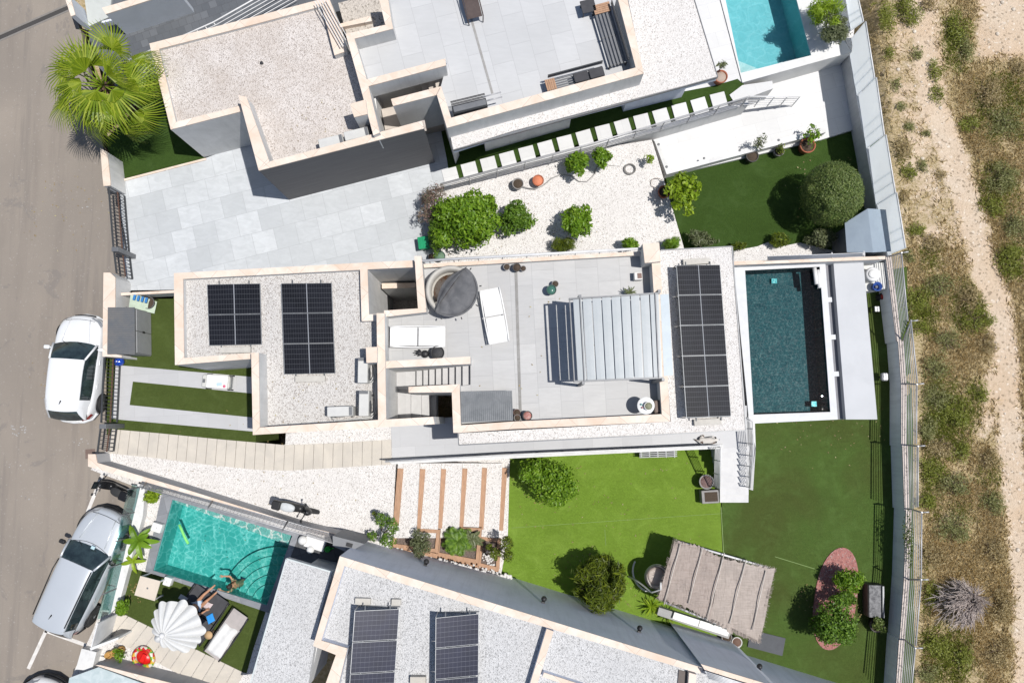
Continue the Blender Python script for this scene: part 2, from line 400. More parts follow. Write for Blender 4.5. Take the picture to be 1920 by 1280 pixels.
struct(q.build('white_spatter', mat('white_spatter', (.33, .32, .31), None, 8), None), 'stuff')
# ---- north plot
def slab(name, px, z, m_, zb=ZB, kind='structure'):
    o = MB().pp(px, z, zb).build(name, m_); struct(o, kind); return o
def slab3(name, px3, m_, zb=ZB):
    o = MB().prism3([P(x, y, z) for x, y, z in px3], zbot=zb).build(name, m_); struct(o); return o
slab('driveway', [(222, 341), (384, 297), (480, 262), (700, 200), (812, 170), (838, 300), (846, 352), (792, 368), (815, 500), (330, 514), (325, 560), (238, 560)], .02, TILE_N)
slab('lawn', [(196, 262), (300, 170), (330, 230), (384, 297), (225, 336)], .03, TURF_N)
q = MB(); q.strip((226, 339), (386, 298), 4, .07, -.1); struct(q.build('kerb', COPE))
# stepping-stone side path, level with the drive
slab('side_path_lawn', [(812, 255), (815, 200), (1060, 130), (1300, 90), (1385, 120), (1395, 160), (1402, 178), (1250, 226), (1000, 293), (830, 343)], -.012, TURF_N)
slab('poolside_terrace', [(1060, -60), (1336, -52), (1391, 155), (1383, 148), (1338, 161), (1280, 172), (1150, 150)], .004, TILE_W)
slab('planter_bed', [(1492, -78), (1600, -60), (1606, 20), (1597, 97)], .05, GRAV_W)
# gravel garden falling towards the patio, patio, deep lawn
slab3('gravel_bed', [(786, 368, .0), (830, 345, .0), (1000, 299, -.25), (1222, 262, -.62), (1234, 300, -.7), (1262, 395, -.8), (1284, 470, -.85), (1200, 490, -.6), (812, 505, 0)], GRAV_W)
slab('patio', [(1225, 262), (1400, 195), (1420, 130), (1560, 90), (1612, 90), (1620, 237), (1540, 262), (1250, 330)], -1.1, TILE_W)
slab('lawn', [(1246, 322), (1550, 236), (1640, 230), (1680, 440), (1620, 500), (1282, 490), (1262, 395)], NLAW, TURF_N)
slab('gravel_bed', [(1376, 470), (1420, 462), (1440, 454), (1465, 462), (1500, 455), (1545, 466), (1600, 478), (1600, 500), (1376, 500)], NLAW + .03, GRAV_W)
# slate drive of the house beyond
slab('driveway', [(196, 42), (200, -60), (700, -60), (640, 20), (480, 60), (300, 130), (250, 200), (180, 120), (165, 60)], .012, SLATE)
slab('path', [(150, -60), (215, -60), (205, 32), (166, 50)], .10, mat('pale_green_render', (.46, .48, .46), None, 1))
# ---- main plot, street side
slab('lawn', [(198, 545), (340, 543), (480, 560), (480, 835), (540, 835), (536, 850), (200, 815)], .02, TURF_M)
q = MB()
q.pp([(217, 684), (480, 707), (480, 738), (249, 715), (243, 759), (480, 783), (480, 809), (209, 785)], .03, .0)
struct(q.build('driveway', TILE_P))
slab('gravel_bed', [(198, 845), (480, 880), (535, 832), (536, 812), (740, 795), (742, 868), (736, 1000), (730, 1062), (640, 1060), (170, 880)], .012, GRAV_W)
slab('gravel_bed', [(738, 866), (956, 858), (952, 1012), (935, 1100), (728, 1060)], -1.24, GRAV_W)
q = MB(); n = 29
top = [(208, 804), (300, 812), (420, 824), (535, 834), (600, 832), (734, 824)]; bot = [(202, 849), (290, 858), (400, 872), (480, 880), (540, 882), (734, 870)]
def along(poly, t):
    L = [math.dist(poly[i], poly[i + 1]) for i in range(len(poly) - 1)]; s_ = t * sum(L)
    for i, l in enumerate(L):
        if s_ <= l or i == len(L) - 1:
            k = s_ / l; return (poly[i][0] + (poly[i + 1][0] - poly[i][0]) * k, poly[i][1] + (poly[i + 1][1] - poly[i][1]) * k)
        s_ -= l
for i in range(n):
    a, b = (i + .02) / n, (i + .975) / n
    q.prism3([P(*along(top, a), .05 + .004 * (i % 3)), P(*along(top, b), .05 + .004 * (i % 3)), P(*along(bot, b), .05), P(*along(bot, a), .05)], depth=.06)
struct(q.build('plank_path', CONC))
slab('terrace_path', [(733, 790), (870, 780), (1400, 760), (1402, 837), (1350, 841), (735, 864)], .03, TILE_P)
# ---- lower garden
slab('lawn', [(880, 990), (956, 990), (956, 1125), (640, 1100), (700, 1030)], LAWN - .01, TURF_M)
slab('lawn', [(948, 860), (1120, 838), (1400, 838), (1353, 900), (1351, 960), (1356, 1060), (1360, 1280), (1300, 1300), (940, 1110)], LAWN, TURF_B)
slab('lawn', [(1351, 838), (1420, 780), (1625, 770), (1600, 520), (1700, 500), (1712, 800), (1715, 1340), (1362, 1340), (1356, 1060)], LAWN + .005, TURF_D)
q = MB(); q.strip((1352, 950), (1358, 1060), 1.2, LAWN + .012, LAWN); q.strip((1440 + 13, 1043), (1440 + 88, 1066), .9, LAWN + .012, LAWN)
q.strip((960, 989), (1355, 962), .5, LAWN + .008, LAWN); q.strip((1134, 992), (1136, 1022), .6, LAWN + .009, LAWN)
struct(q.build('turf_seam', mat('turf_seam', (.18, .26, .09), None, 4)))
# red gravel island
pts = []
for k in range(36):
    a = 2 * math.pi * k / 36; x = 40 * math.cos(a); y = 96 * math.sin(a)
    y = math.copysign(abs(math.sin(a)) ** .8, math.sin(a)) * 96
    pts.append((1567 + x + y * -.13, 1122 + y * 1.0))
slab('red_gravel_bed', pts, LAWN + .04, gravel('red_gravel', (.30, .13, .115), (.22, .085, .08), (.36, .26, .24), 18, .2), LAWN - .1)
# mats and decking
q = MB(); q.pp([(1408, 1180), (1473, 1196), (1467, 1229), (1402, 1212)], LAWN + .06, LAWN); tag(q.build('outdoor_mat', mat('grey_outdoor_mat', (.085, .09, .1), None, 3, .9)), 'plain grey slab lying on the lawn beside the thatched pavilion', 'mat')
# ---- south plot
slab('pool_garden', [(262, 905), (700, 1030), (690, 1040), (660, 1100), (545, 1110), (520, 1160), (502, 1147), (562, 1001), (304, 926), (256, 925)], .22, GRAV_W)
slab('pool_garden', [(258, 925), (303, 926), (273, 1070), (503, 1147), (540, 1160), (470, 1340), (100, 1340), (175, 1180)], .222, GRAV_W)
slab('lawn', [(250, 1065), (500, 1140), (475, 1215), (462, 1262), (215, 1148), (225, 1100)], .24, TURF_M)
q = MB(); n = 13
for i in range(n):
    a, b = (i + .03) / n, (i + .96) / n
    T = [(222, 1146), (458, 1261)]; B = [(188, 1186), (430, 1312)]
    q.prism3([P(*along(T, a), .27), P(*along(T, b), .27), P(*along(B, b), .27), P(*along(B, a), .27)], depth=.05)
struct(q.build('plank_path', CONC))
slab('dark_decking', [(548, 1008), (650, 1010), (680, 1040), (620, 1075), (535, 1048)], .26, tiles('dark_deck_tiles', (.06, .062, .065), (.085, .087, .09), (.03, .03, .03), ROTS, .6, .6, 0, .01))
# ================================================================ POOLS
def water(name, c_tr, rough=.02, cau=None, sc=2.2, bst=.4, rsc=6, rdet=4):
    t = NT(name); co = t.pos(); t.t.nodes.remove(t.b)
    d = t.noise(co, 2.3, 3, .5, 0)
    dv = t.n('ShaderNodeVectorMath', operation='ADD'); nn = t.n('ShaderNodeTexNoise'); nn.inputs['Scale'].default_value = 1.7; nn.inputs['Detail'].default_value = 3; t.l(co, nn.inputs['Vector'])
    sc2 = t.n('ShaderNodeVectorMath', operation='SCALE'); sc2.inputs['Scale'].default_value = .9; t.l(nn.outputs['Color'], sc2.inputs[0])
    t.l(co, dv.inputs[0]); t.l(sc2.outputs[0], dv.inputs[1])
    v = t.vor(dv.outputs[0], sc, 'DISTANCE_TO_EDGE')
    hgt = t.math('ADD', t.noise(co, rsc, rdet, .5), t.math('MULTIPLY', v.outputs['Distance'], -1.2 if rdet > 2 else -.15))
    bm = t.n('ShaderNodeBump'); bm.inputs['Strength'].default_value = bst; bm.inputs['Distance'].default_value = .05; t.l(hgt, bm.inputs['Height'])
    tr = t.n('ShaderNodeBsdfTransparent')
    if cau:
        t.l(t.mix(t.ramp(v.outputs['Distance'], [(0, 0), (.03, .3), (.10, 1)]), cau, c_tr), tr.inputs[0])  # caustic light net painted into the surface tint; also mottles the dark pool
    else: tr.inputs[0].default_value = (*c_tr, 1)
    gl = t.n('ShaderNodeBsdfGlossy'); gl.inputs['Roughness'].default_value = rough; t.l(bm.outputs[0], gl.inputs['Normal'])
    fr = t.n('ShaderNodeFresnel'); fr.inputs['IOR'].default_value = 1.33
    mx = t.n('ShaderNodeMixShader'); t.l(fr.outputs[0], mx.inputs[0]); t.l(tr.outputs[0], mx.inputs[1]); t.l(gl.outputs[0], mx.inputs[2]); t.l(mx.outputs[0], t.out.inputs[0])
    return t.m
def pool(label, inner, outer, zc, zfloor, m_cop, m_tile, m_water, zw):
    c = P(sum(p[0] for p in inner) / 4, sum(p[1] for p in inner) / 4, zc)
    th = thing('swimming_pool', label, 'swimming pool', (c.x, c.y, zc))
    cb = MB(); I = [P(x, y, zc) for x, y in inner]; O = [P(x, y, zc) for x, y in outer]
    for k in range(4):
        m = (k + 1) % 4; cb.prism3([O[k], O[m], I[m], I[k]], zbot=ZB + .05)
    cb.build('coping', m_cop, th)
    cc = sum(I, Vector()) / 4
    J = [p + (cc - p).normalized() * .004 for p in I]
    b = MB()
    for k in range(4):
        m = (k + 1) % 4
        b.face([Vector((J[k].x, J[k].y, zc - .03)), Vector((J[m].x, J[m].y, zc - .03)), Vector((J[m].x, J[m].y, zfloor)), Vector((J[k].x, J[k].y, zfloor))][::-1])
    b.face([Vector((p.x, p.y, zfloor)) for p in J])
    b.build('basin', m_tile, th)
    wt = MB(); wt.face([Vector((p.x, p.y, zw)) for p in (I if (I[1] - I[0]).cross(I[2] - I[1]).z > 0 else I[::-1])])
    wt.build('water', m_water, th)
    return th, I
PT1 = tiles('black_green_pool_mosaic', (.006, .026, .040), (.036, .092, .100), (.004, .018, .026), -ROT, .11, .11, .5, .008, veins=.3)
WHC = mat('speckled_white_stone', (.56, .57, .58), (.50, .51, .52), 3, .7, .1, 60)
p1, I1 = pool('dark teal rectangular pool with white stone edge behind the flat roof with five panels', [(1397, 507), (1537, 500), (1557, 772), (1413, 777)], [(1376, 500), (1547, 487), (1571, 786), (1405, 794)], 0, -1.0, WHC, PT1,
              water('dark_pool_water', (.34, .62, .66), .008, (.95, 1, 1), 6.5, .09, 7, 1), -.10)
PT2 = tiles('teal_pool_tiles', (.14, .46, .44), (.16, .50, .475), (.125, .42, .40), ROTS, .5, .5, 0, .006, veins=.2)
p2, I2 = pool('rippled green turquoise pool with grey marble edge and a swimmer in it', [(323, 936), (548, 1004), (500, 1134), (287, 1069)], [(303, 925), (562, 1000), (503, 1148), (272, 1070)], .28, -.93, MARB, PT2,
              water('turquoise_pool_water', (.42, .74, .72), .03, (1, 1, 1), 2.8), .16)
PT3 = tiles('sky_blue_pool_tiles', (.16, .42, .45), (.20, .46, .49), (.13, .36, .40), -ROTN, .9, .6, .5, .006, (1, 2, 1), veins=.25)
p3, I3 = pool('bright sky blue pool with white edge at the top of the photo', [(1352, -40), (1478, -60), (1521, 104), (1389, 137)], [(1338, -50), (1490, -75), (1597, 98), (1392, 155)], .06, -1.3, mat('white_pool_coping', (.60, .60, .59), (.52, .52, .51), 2), PT3,
              water('sky_blue_water', (.72, .90, .92), .03, (.86, .98, 1), 2.0), -.04)
# quarter-round entry steps in the turquoise pool
c = P(506, 1128, -.2); st = MB()
ax = (I2[1] - I2[2]).normalized(); ay = (I2[3] - I2[2]).normalized()
for k in range(6):
    r = .35 + .32 * k; z1 = .0 - .13 * k
    pts = [I2[2]] + [I2[2] + ax * r * math.cos(a) + ay * r * math.sin(a) for a in [R(90) * j / 14 for j in range(15)]]
    st.prism3([Vector((p.x, p.y, z1)) for p in pts], zbot=-.93)
st.build('entry_steps', mat('pale_green_step_tiles', (.16, .47, .43), (.13, .42, .38), 3), p2)
st = MB(); J = [I3[2] + (I3[1] - I3[2]).normalized() * k for k in (0,)]
a3 = (I3[3] - I3[2]).normalized(); b3 = (I3[1] - I3[2]).normalized()
st.prism3([Vector((p.x, p.y, -.3)) for p in (I3[3], I3[3] - a3 * 1.0, I3[3] + b3 * .75)], zbot=-1.3)
st.build('shelf_step', mat('pale_shelf_tile', (.50, .58, .57), None, 3), p3)
# main pool fittings
def part_box(par, name, c, size, m_, rz=0, bev=.01): return MB().box(c, size, rz, bev).build(name, m_, par)
for nm, (x, y) in (('pool_light', (1451, 527)), ('skimmer', (1526, 757))):
    q = P(x, y, -.94 if y < 600 else -.7); part_box(p1, nm, q, (.22, .2, .1), mat(nm + '_glass', (.25, .62, .62), None, 3, .3))
# gutter and deck slab
slab('overflow_gutter', [(1546, 486), (1563, 486), (1587, 786), (1570, 786)], -.28, mat('grey_gutter', (.16, .165, .185), (.21, .21, .225), 2))
q = MB()
for (x, y) in ((1551, 562), (1558, 632), (1564, 701)):
    a = P(x, y, -.02); q.box((a.x, a.y, a.z - .1), (.36, .18, .2), R(3))
struct(q.build('gutter_bridges', WHC))
slab('pool_deck', [(1562, 482), (1618, 481), (1645, 786), (1586, 786)], 0, mat('pale_deck_render', (.46, .47, .485), (.42, .43, .445), .9, .8, .1, 60))
slab('equipment_base', [(1618, 494), (1659, 492), (1661, 541), (1624, 546)], -.7, mat('white_concrete_base', (.6, .6, .58), None, 2))
# ================================================================ HOUSES AND WALLS
_zz = [0]
def wallset(par, items, wm=None, name='parapet'):
    """items: (picture polygon at top, z top, z bottom): stone coping over a rendered wall"""
    for px, zt, zb in items:
        _zz[0] = (_zz[0] + 1) % 7; zt += .0025 * _zz[0]
        top = [P(x, y, zt) for x, y in px]
        MB().prism3(top, depth=.05).build('coping', COPE, par)
        MB().prism3([Vector((p.x, p.y, zt - .05)) for p in top], zbot=zb).build(name, wm or WHITE, par)
def quad(a, b, w1, w2=None):
    """strip polygon around a line in the picture"""
    w2 = w2 or w1; dx, dy = b[0] - a[0], b[1] - a[1]; l = math.hypot(dx, dy); nx, ny = -dy / l / 2, dx / l / 2
    return [(a[0] + nx * w1, a[1] + ny * w1), (a[0] - nx * w1, a[1] - ny * w1), (b[0] - nx * w2, b[1] - ny * w2), (b[0] + nx * w2, b[1] + ny * w2)]
def body(par, px, zpx, zt, zb, m_=None, name='wall'):
    top = [P(x, y, zpx) for x, y in px]
    return MB().prism3([Vector((p.x, p.y, zt)) for p in top], zbot=zb).build(name, m_ or WHITE, par)
def roofpart(par, px, z, m_, name='roof', th=.04): return MB().pp(px, z, z - th).build(name, m_, par)
# ---- main house
c = P(800, 640, 0)
mh = thing('flat_roofed_house', 'central flat roofed house with a pergola, loungers and solar panels on top', 'house', (c.x, c.y, 0), group='white modern houses')
body(mh, [(329, 515), (681, 499), (681, 601), (706, 602), (706, 690), (480, 680), (480, 671), (330, 681)], 3.3, 3.0, -.2)
body(mh, [(476, 664), (712, 652), (714, 796), (478, 813)], 3.9, 2.98, -.2)
roofpart(mh, [(333, 518), (684, 500), (684, 600), (722, 598), (724, 786), (492, 802), (489, 672), (334, 677)], 3.04, GRAV_R)
wallset(mh, [([(326, 512), (343, 523), (345, 672), (328, 684)], 3.3, 0),
             ([(326, 512), (689, 492), (776, 488), (777, 501), (689, 505), (480, 516), (343, 523)], 3.3, 0),
             ([(328, 684), (345, 671), (478, 661), (478, 672)], 3.3, 0),
             ([(471, 662), (485, 661), (487, 800), (474, 815)], 3.9, 0),
             ([(474, 815), (487, 801), (705, 787), (812, 781), (815, 795), (712, 801)], 3.9, 0),
             ([(706, 587), (721, 587), (724, 787), (709, 788)], 3.9, 0),
             ([(675, 505), (689, 505), (692, 589), (678, 602)], 3.3, -2.2),
             ([(678, 602), (690, 589), (706, 589), (706, 601)], 3.35, -2.2),
             ([(777, 480), (790, 480), (799, 578), (784, 582)], 3.6, -2.2),
             ([(720, 582), (786, 578), (799, 579), (799, 585), (720, 594)], 3.6, -2.2),
             ([(724, 677), (882, 668), (882, 682), (724, 690)], 3.75, 0),
             ([(766, 725), (862, 720), (862, 735), (766, 736)], 3.65, 0),
             ([(847, 735), (862, 734), (864, 796), (864, 811), (850, 811)], 3.65, 0),
             ([(862, 797), (960, 790), (1241, 776), (1256, 790), (960, 804), (862, 811)], 3.65, 3.0),
             ([(1222, 491), (1238, 490), (1257, 790), (1241, 777)], 3.67, 3.0),
             ([(1205, 457), (1236, 455), (1239, 490), (1209, 493)], 3.9, 0),
             ([(794, 495), (1204, 471), (1204, 478), (795, 502)], 3.28, 0),
             ([(716, 531), (779, 530), (779, 539), (716, 541)], .9, -2.2),
             ([(686, 651), (707, 650), (707, 679), (687, 680)], 4.1, 3.0)])
MB().pp([(690, 500), (800, 500), (800, 590), (690, 600)], -2.2, -2.4).build('light_well_floor', GRAV_N, mh)
q = MB()                                            # white rail along the north edge
a, b = P(791, 489, 3.55), P(1203, 466, 3.55)
q.tube([a, b], .045)
for k in range(9):
    p = a.lerp(b, (k + .3) / 9); q.tube([p, Vector((p.x, p.y - .05, 3.2))], .02, 6)
q.build('railing', WMET, mh)
body(mh, [(722, 592), (798, 581), (795, 500), (1206, 475), (1208, 490), (1224, 492), (1247, 784), (864, 800), (861, 724), (882, 721), (882, 680), (724, 689)], 3.03, 3.02, 0)
MB().pp([(721, 590), (798, 579), (794, 499), (1208, 474), (1210, 491), (1226, 492), (1247, 781), (863, 798), (861, 724), (882, 721), (882, 680), (724, 689)], 3.05, 3.02).build('terrace_floor', TILE_T, mh)
q = MB(); q.strip((967, 497), (976, 786), 5.5, 3.058, 3.04); q.build('drain_strip', mat('dull_grey_drain', (.20, .195, .185), (.27, .265, .255), 6), mh)
# rear gravel roof overhang
RR = [(1236, 470), (1373, 462), (1399, 806), (860, 834), (860, 812), (1258, 790), (1239, 551)]
roofpart(mh, RR, 3.12, GRAV_W); q = MB(); top = [P(x, y, 3.12) for x, y in RR]
q.prism3([Vector((p.x, p.y, 3.075)) for p in top], zbot=2.75); q.build('roof_edge', mat('grey_roof_edge', (.3, .31, .32), None, 2), mh)
q = MB()
for a, b in (((1373, 462), (1399, 806)), ((1399, 806), (860, 834)), ((1239, 469), (1373, 462)), ((860, 834), (859, 811))): q.strip(a, b, 2.2, 3.14, 3.0)
q.build('edge_trim', MIDM, mh)
body(mh, [(1240, 480), (1352, 474), (1372, 796), (866, 822), (866, 800), (1240, 780)], 3.1, 2.75, -1.5, GLASSD, 'glazed_wall')
# stairs from the terrace down
xsx = [881, 867.5, 855, 842.5, 830, 817.5, 805, 794, 781]
q = MB()
for i in range(8):
    z = 3.03 - .18 * (i + 1)
    q.pp([(xsx[i], 681), (xsx[i + 1], 682), (xsx[i + 1], 724), (xsx[i], 724)], z, 0)
q.pp([(740, 684), (781, 683), (781, 724), (765, 730), (740, 728)], 1.42, 0)
q.pp([(740, 722), (770, 726), (770, 790), (740, 790)], 1.25, 0)
for i, (a, b) in enumerate(((770, 790), (790, 805), (805, 818))):
    q.pp([(a, 732), (b, 732), (b, 786), (a, 788)], 1.08 - .18 * i, 0)
q.build('stairs', tiles('stair_tiles', (.44, .435, .43), (.40, .395, .39), (.33, .33, .33), 0, 2, 2, 0, .003), mh)
# ---- north house
c = P(800, 150, 0)
nh = thing('flat_roofed_house', 'angled flat roofed house with a charcoal end wall and slatted terrace sofas', 'house', (c.x, c.y, 0), group='white modern houses')
CHAR = NT('charcoal_cladding')
def _char():
    t = CHAR; w_ = t.n('ShaderNodeTexWave', wave_type='BANDS', bands_direction='Z'); w_.inputs['Scale'].default_value = 2.6; w_.inputs['Distortion'].default_value = 0
    t.l(t.pos(), w_.inputs['Vector'])
    n = t.noise(t.pos(True, 0, (.3, .3, 9)), 3, 5)
    return t.done(t.mix(t.ramp(n, [(.3, 0), (.7, 1)]), t.mix(t.ramp(w_.outputs['Fac'], [(0, .5), (.1, 0)]), (.098, .097, .101), (.05, .05, .052)), (.135, .133, .136)), .7)
CHAR = _char()
body(nh, [(284, 86), (606, 4), (640, 95), (456, 207), (322, 240)], 3.0, 2.8, 0)
body(nh, [(452, 190), (690, 110), (706, 250), (790, 236), (486, 316)], 3.6, 2.79, 0)
roofpart(nh, [(290, 88), (600, 6), (634, 100), (668, 94), (704, 250), (796, 225), (800, 245), (512, 310), (466, 200), (326, 236)], 2.86, GRAV_N)
wallset(nh, [([(280, 82), (298, 92), (330, 229), (320, 243)], 3.0, 0),
             ([(280, 82), (480, 31), (605, -2), (617, -4), (603, 12), (480, 45), (298, 92)], 3.0, 0),
             ([(603, 11), (617, -3), (649, 84), (650, 96), (627, 104)], 3.15, 0),
             ([(320, 243), (330, 229), (456, 197), (456, 208)], 3.0, 0),
             ([(447, 179), (462, 182), (505, 303), (485, 320)], 3.65, 0),
             ([(701, 250), (712, 248), (712, 262), (703, 264)], 3.66, 2.8),
             ([(648, 64), (664, 71), (688, 150), (712, 249), (700, 254), (672, 150)], 3.9, 0),
             ([(648, 64), (735, 44), (737, 54), (664, 73)], 3.9, 0),
             ([(709, -10), (726, -12), (736, 52), (722, 46)], 3.9, 0),
             ([(684, 150), (835, 110), (836, 123), (687, 163)], 3.9, 3.0),
             ([(733, 186), (827, 162), (820, 178), (737, 199)], 3.7, 1.0),
             ([(827, 162), (846, 221), (838, 240), (819, 178)], 3.85, 0),
             ([(846, 221), (1192, 127), (1207, 138), (838, 240)], 3.85, 2.85),
             ([(1157, -8), (1175, -8), (1207, 137), (1192, 127)], 3.85, 2.85),
             ([(656, 195), (685, 187), (689, 214), (664, 220)], 4.1, 2.8)])
# charcoal end wall (its coping is stone)
zt = 3.66; top = [P(x, y, zt) for x, y in [(485, 320), (506, 303), (791, 227), (795, 241)]]
MB().prism3(top, depth=.05).build('coping', COPE, nh)
MB().prism3([Vector((p.x, p.y, zt - .05)) for p in top], zbot=0).build('charcoal_end_wall', CHAR, nh)
TN = [(664, 73), (736, 54), (724, -12), (1160, -14), (1193, 128), (842, 224), (826, 165), (838, 118), (688, 160)]
body(nh, TN, 3.1, 3.08, 0)
MB().pp(TN, 3.11, 3.08).build('terrace_floor', TILE_NT, nh)
q = MB(); q.strip((882, 30), (924, 178), 4.5, 3.118, 3.1); q.build('drain_strip', mat('north_drain', (.24, .23, .22), (.3, .3, .29), 6), nh)
RN = [(1170, -40), (1290, -40), (1346, 144), (960, 246), (850, 281), (845, 258), (838, 238), (1206, 138)]
roofpart(nh, RN, 2.9, GRAV_W); top = [P(x, y, 2.9) for x, y in RN]
MB().prism3([Vector((p.x, p.y, 2.86)) for p in top], zbot=2.55).build('roof_edge', BLUEG, nh)
q = MB()
for a, b in (((1290, -40), (1346, 144)), ((1346, 144), (850, 281))): q.strip(a, b, 1.6, 2.92, 2.8)
q.build('edge_trim', MIDM, nh)
body(nh, [(905, 239), (1076, 191), (1062, 140), (892, 180)], 2.55, 2.55, 0, WHITE)
body(nh, [(880, 226), (1290, 108), (1240, -20), (880, 20)], 2.54, 2.54, 0, GLASSD, 'glazed_wall')
body(nh, [(1186, 158), (1305, 129), (1290, 80), (1170, 110)], 2.55, 2.55, 0, BLUEG, 'blue_grey_wall')
# stair void of the north house
q = MB()
q.pp([(700, 160), (840, 120), (846, 235), (715, 262)], .4, 0)
for i, (a, b) in enumerate(((838, 828), (828, 815), (815, 802), (802, 789))):
    q.pp([(a, 138 + (838 - a) * .25), (b, 138 + (838 - b) * .25), (b + 4, 172 + (838 - b) * .25), (a + 4, 172 + (838 - a) * .25)], 2.95 - .3 * i, .4)
q.pp([(715, 205), (742, 199), (752, 238), (722, 244)], 1.7, .4)
q.build('stairs', mat('beige_stair_stone', (.46, .41, .36), None, 2), nh)
# sunk court between the roofs
q = MB(); q.pp([(634, 6), (712, -14), (724, 50), (650, 66)], 2.55, 0); q.build('court_floor', gravel('court_gravel', (.46, .42, .37), (.38, .34, .3), (.2, .18, .15), 20), nh)
q = MB(); q.pp([(633, 46), (694, 30), (697, 40), (636, 52)], 2.75, 2.4); q.build('court_ledge', COPE, nh)
q = MB()
for k in range(5): q.strip((610 - 5 * k, -4 + 1.5 * k), (652 - 5 * k + 7, 84 + k), 1.2, 3.35, 3.3)
q.build('railing', WMET, nh)
# ---- house beyond at the top left
c = P(330, -10, 0)
bw = thing('garden_wall', 'white wall with cream coping beside the dark slate drive at the top left', 'wall', (c.x, c.y, 0))
wallset(bw, [([(191, 15), (330, -25), (332, -16), (198, 27)], 1.6, 0), ([(120, -8), (131, -8), (141, 28), (133, 31)], 1.1, 0)], mat('bluish_white_render', (.52, .55, .60), (.46, .49, .53), 1))
MB().strip((190, 42), (300, 14), 4, .14, 0).build('plinth', BLUEG, bw)
rl = thing('railing', 'white metal railing with slats along the dark slate drive at the top', 'railing', tuple(P(350, 60, 0)))
q = MB()
A, B, C2 = P(225, 120, .9), P(400, 42, 1.0), P(545, -40, 1.2)
for k in range(7):
    o_ = Vector((.07 * k, -.09 * k, -.05 * k))
    q.tube([A + o_, B + o_, C2 + o_], .03 if k == 0 else .016, 6)
q.build('rails', WMET, rl)
q = MB()
for k in range(12):
    p = A.lerp(B, k / 11); q.tube([p, p + Vector((.35, -.5, -.9))], .018, 6)
q.build('posts', WMET, rl)
# ---- south house
c = P(850, 1200, 0)
sh = thing('flat_roofed_house', 'flat roofed house with two tilted panel rows and long grey side wall', 'house', (c.x, c.y, 0), group='white modern houses')
SB = [(637, 1042), (960, 1142), (1320, 1253), (1420, 1285), (1700, 1500), (560, 1500), (607, 1290), (628, 1226), (587, 1210)]
body(sh, [(645, 1052), (960, 1152), (1310, 1262), (1800, 1413), (1800, 1600), (560, 1600), (620, 1290), (640, 1222), (600, 1204)], 3.6, 3.2, -1.6, BLUEG)
roofpart(sh, [(642, 1050), (1320, 1257), (1780, 1400), (1780, 1590), (570, 1590), (616, 1290), (640, 1218), (596, 1200)], 3.25, GRAV_S)
wallset(sh, [([(637, 1042), (960, 1141), (1320, 1252), (1312, 1262), (960, 1156), (645, 1060)], 3.6, -1.7),
             ([(637, 1042), (646, 1060), (602, 1201), (587, 1210)], 3.6, 0),
             ([(587, 1210), (602, 1200), (652, 1215), (630, 1227)], 3.6, 0),
             ([(630, 1226), (651, 1216), (628, 1310), (600, 1310)], 3.6, 0),
             ([(1025, 1178), (1038, 1183), (1002, 1300), (988, 1300)], 3.58, 3.1),
             ([(1020, 1260), (1094, 1284), (1090, 1292), (1017, 1268)], 3.55, 3.1),
             ([(1314, 1244), (1450, 1285), (1470, 1300), (1322, 1256)], 3.75, -1.7)], BLUEG)
q = MB()
for k in range(5): q.tube([P(1322 + k * 2, 1258 + k * 3.2, 3.95), P(1400 + k * 2, 1283 + k * 3.2, 3.95)], .02, 6)
for k in range(3): q.tube([P(1322 + k * 32, 1257 + k * 10, 3.96), P(1330 + k * 32, 1271 + k * 10, 3.9)], .02, 6)
q.build('railing', WMET, sh)
q = MB(); q.pp([(1273, 1255), (1292, 1260), (1290, 1290), (1270, 1290)], 3.3, 3.2); q.build('roof_hatch', mat('brown_hatch', (.12, .10, .09), None, 5), sh)
q = MB(); q.pp([(1292, 1260), (1306, 1264), (1304, 1290), (1290, 1290)], 3.5, 3.2); q.build('hatch_frame', COPE, sh)
LW = [(537, 1047), (622, 1072), (600, 1150), (575, 1300), (458, 1320)]
roofpart(sh, LW, 2.9, GRAV_S); top = [P(x, y, 2.9) for x, y in LW]
MB().prism3([Vector((p.x, p.y, 2.86)) for p in top], zbot=2.55).build('roof_edge', WHITE, sh)
q = MB()
for a, b in (((537, 1047), (622, 1072)), ((537, 1047), (458, 1320))): q.strip(a, b, 2.5, 2.92, 2.8)
q.build('edge_trim', mat('pale_edge_trim', (.5, .54, .54), None, 3), sh)
body(sh, [(560, 1072), (618, 1085), (575, 1290), (500, 1290)], 2.9, 2.55, .2, WHITE)
body(sh, [(624, 1004), (683, 1019), (652, 1036), (624, 1023)], 1.9, 1.9, .2, mat('mid_grey_render', (.2, .205, .215), None, 1))
q = MB(); a = P(655, 1021, 1.91); q.box(a, (.22, .13, .03), R(-15)); q.build('vent', BLACK, sh)
# ---- boundary walls
def bwall(name, label, items, wm=None, cat='wall', grp=None):
    p0 = items[0][0][0]; c = P(p0[0], p0[1], 0)
    t_ = thing(name, label, cat, (c.x, c.y, 0), group=grp); wallset(t_, items, wm, 'wall'); return t_
bwall('boundary_wall', 'long cream topped wall between the plank path plot and the turquoise pool garden',
      [([(165, 851), (179, 851), (182, 867), (332, 912), (560, 983), (684, 1014), (676, 1019), (560, 993), (332, 924), (200, 884), (165, 874)], 1.0, -.3)], WGREY)
bwall('boundary_wall', 'cream topped street wall behind the low grey storage shed',
      [([(194, 511), (207, 511), (216, 520), (216, 577), (216, 664), (228, 666), (228, 670), (192, 668)], 1.2, 0),
       ([(226, 549), (327, 544), (327, 549), (226, 554)], .75, 0)], WHITE)
bwall('boundary_wall', 'short cream topped street wall under the fan palm',
      [([(188, 278), (201, 285), (207, 340), (207, 348), (194, 349), (192, 330)], 1.2, 0)], WHITE)
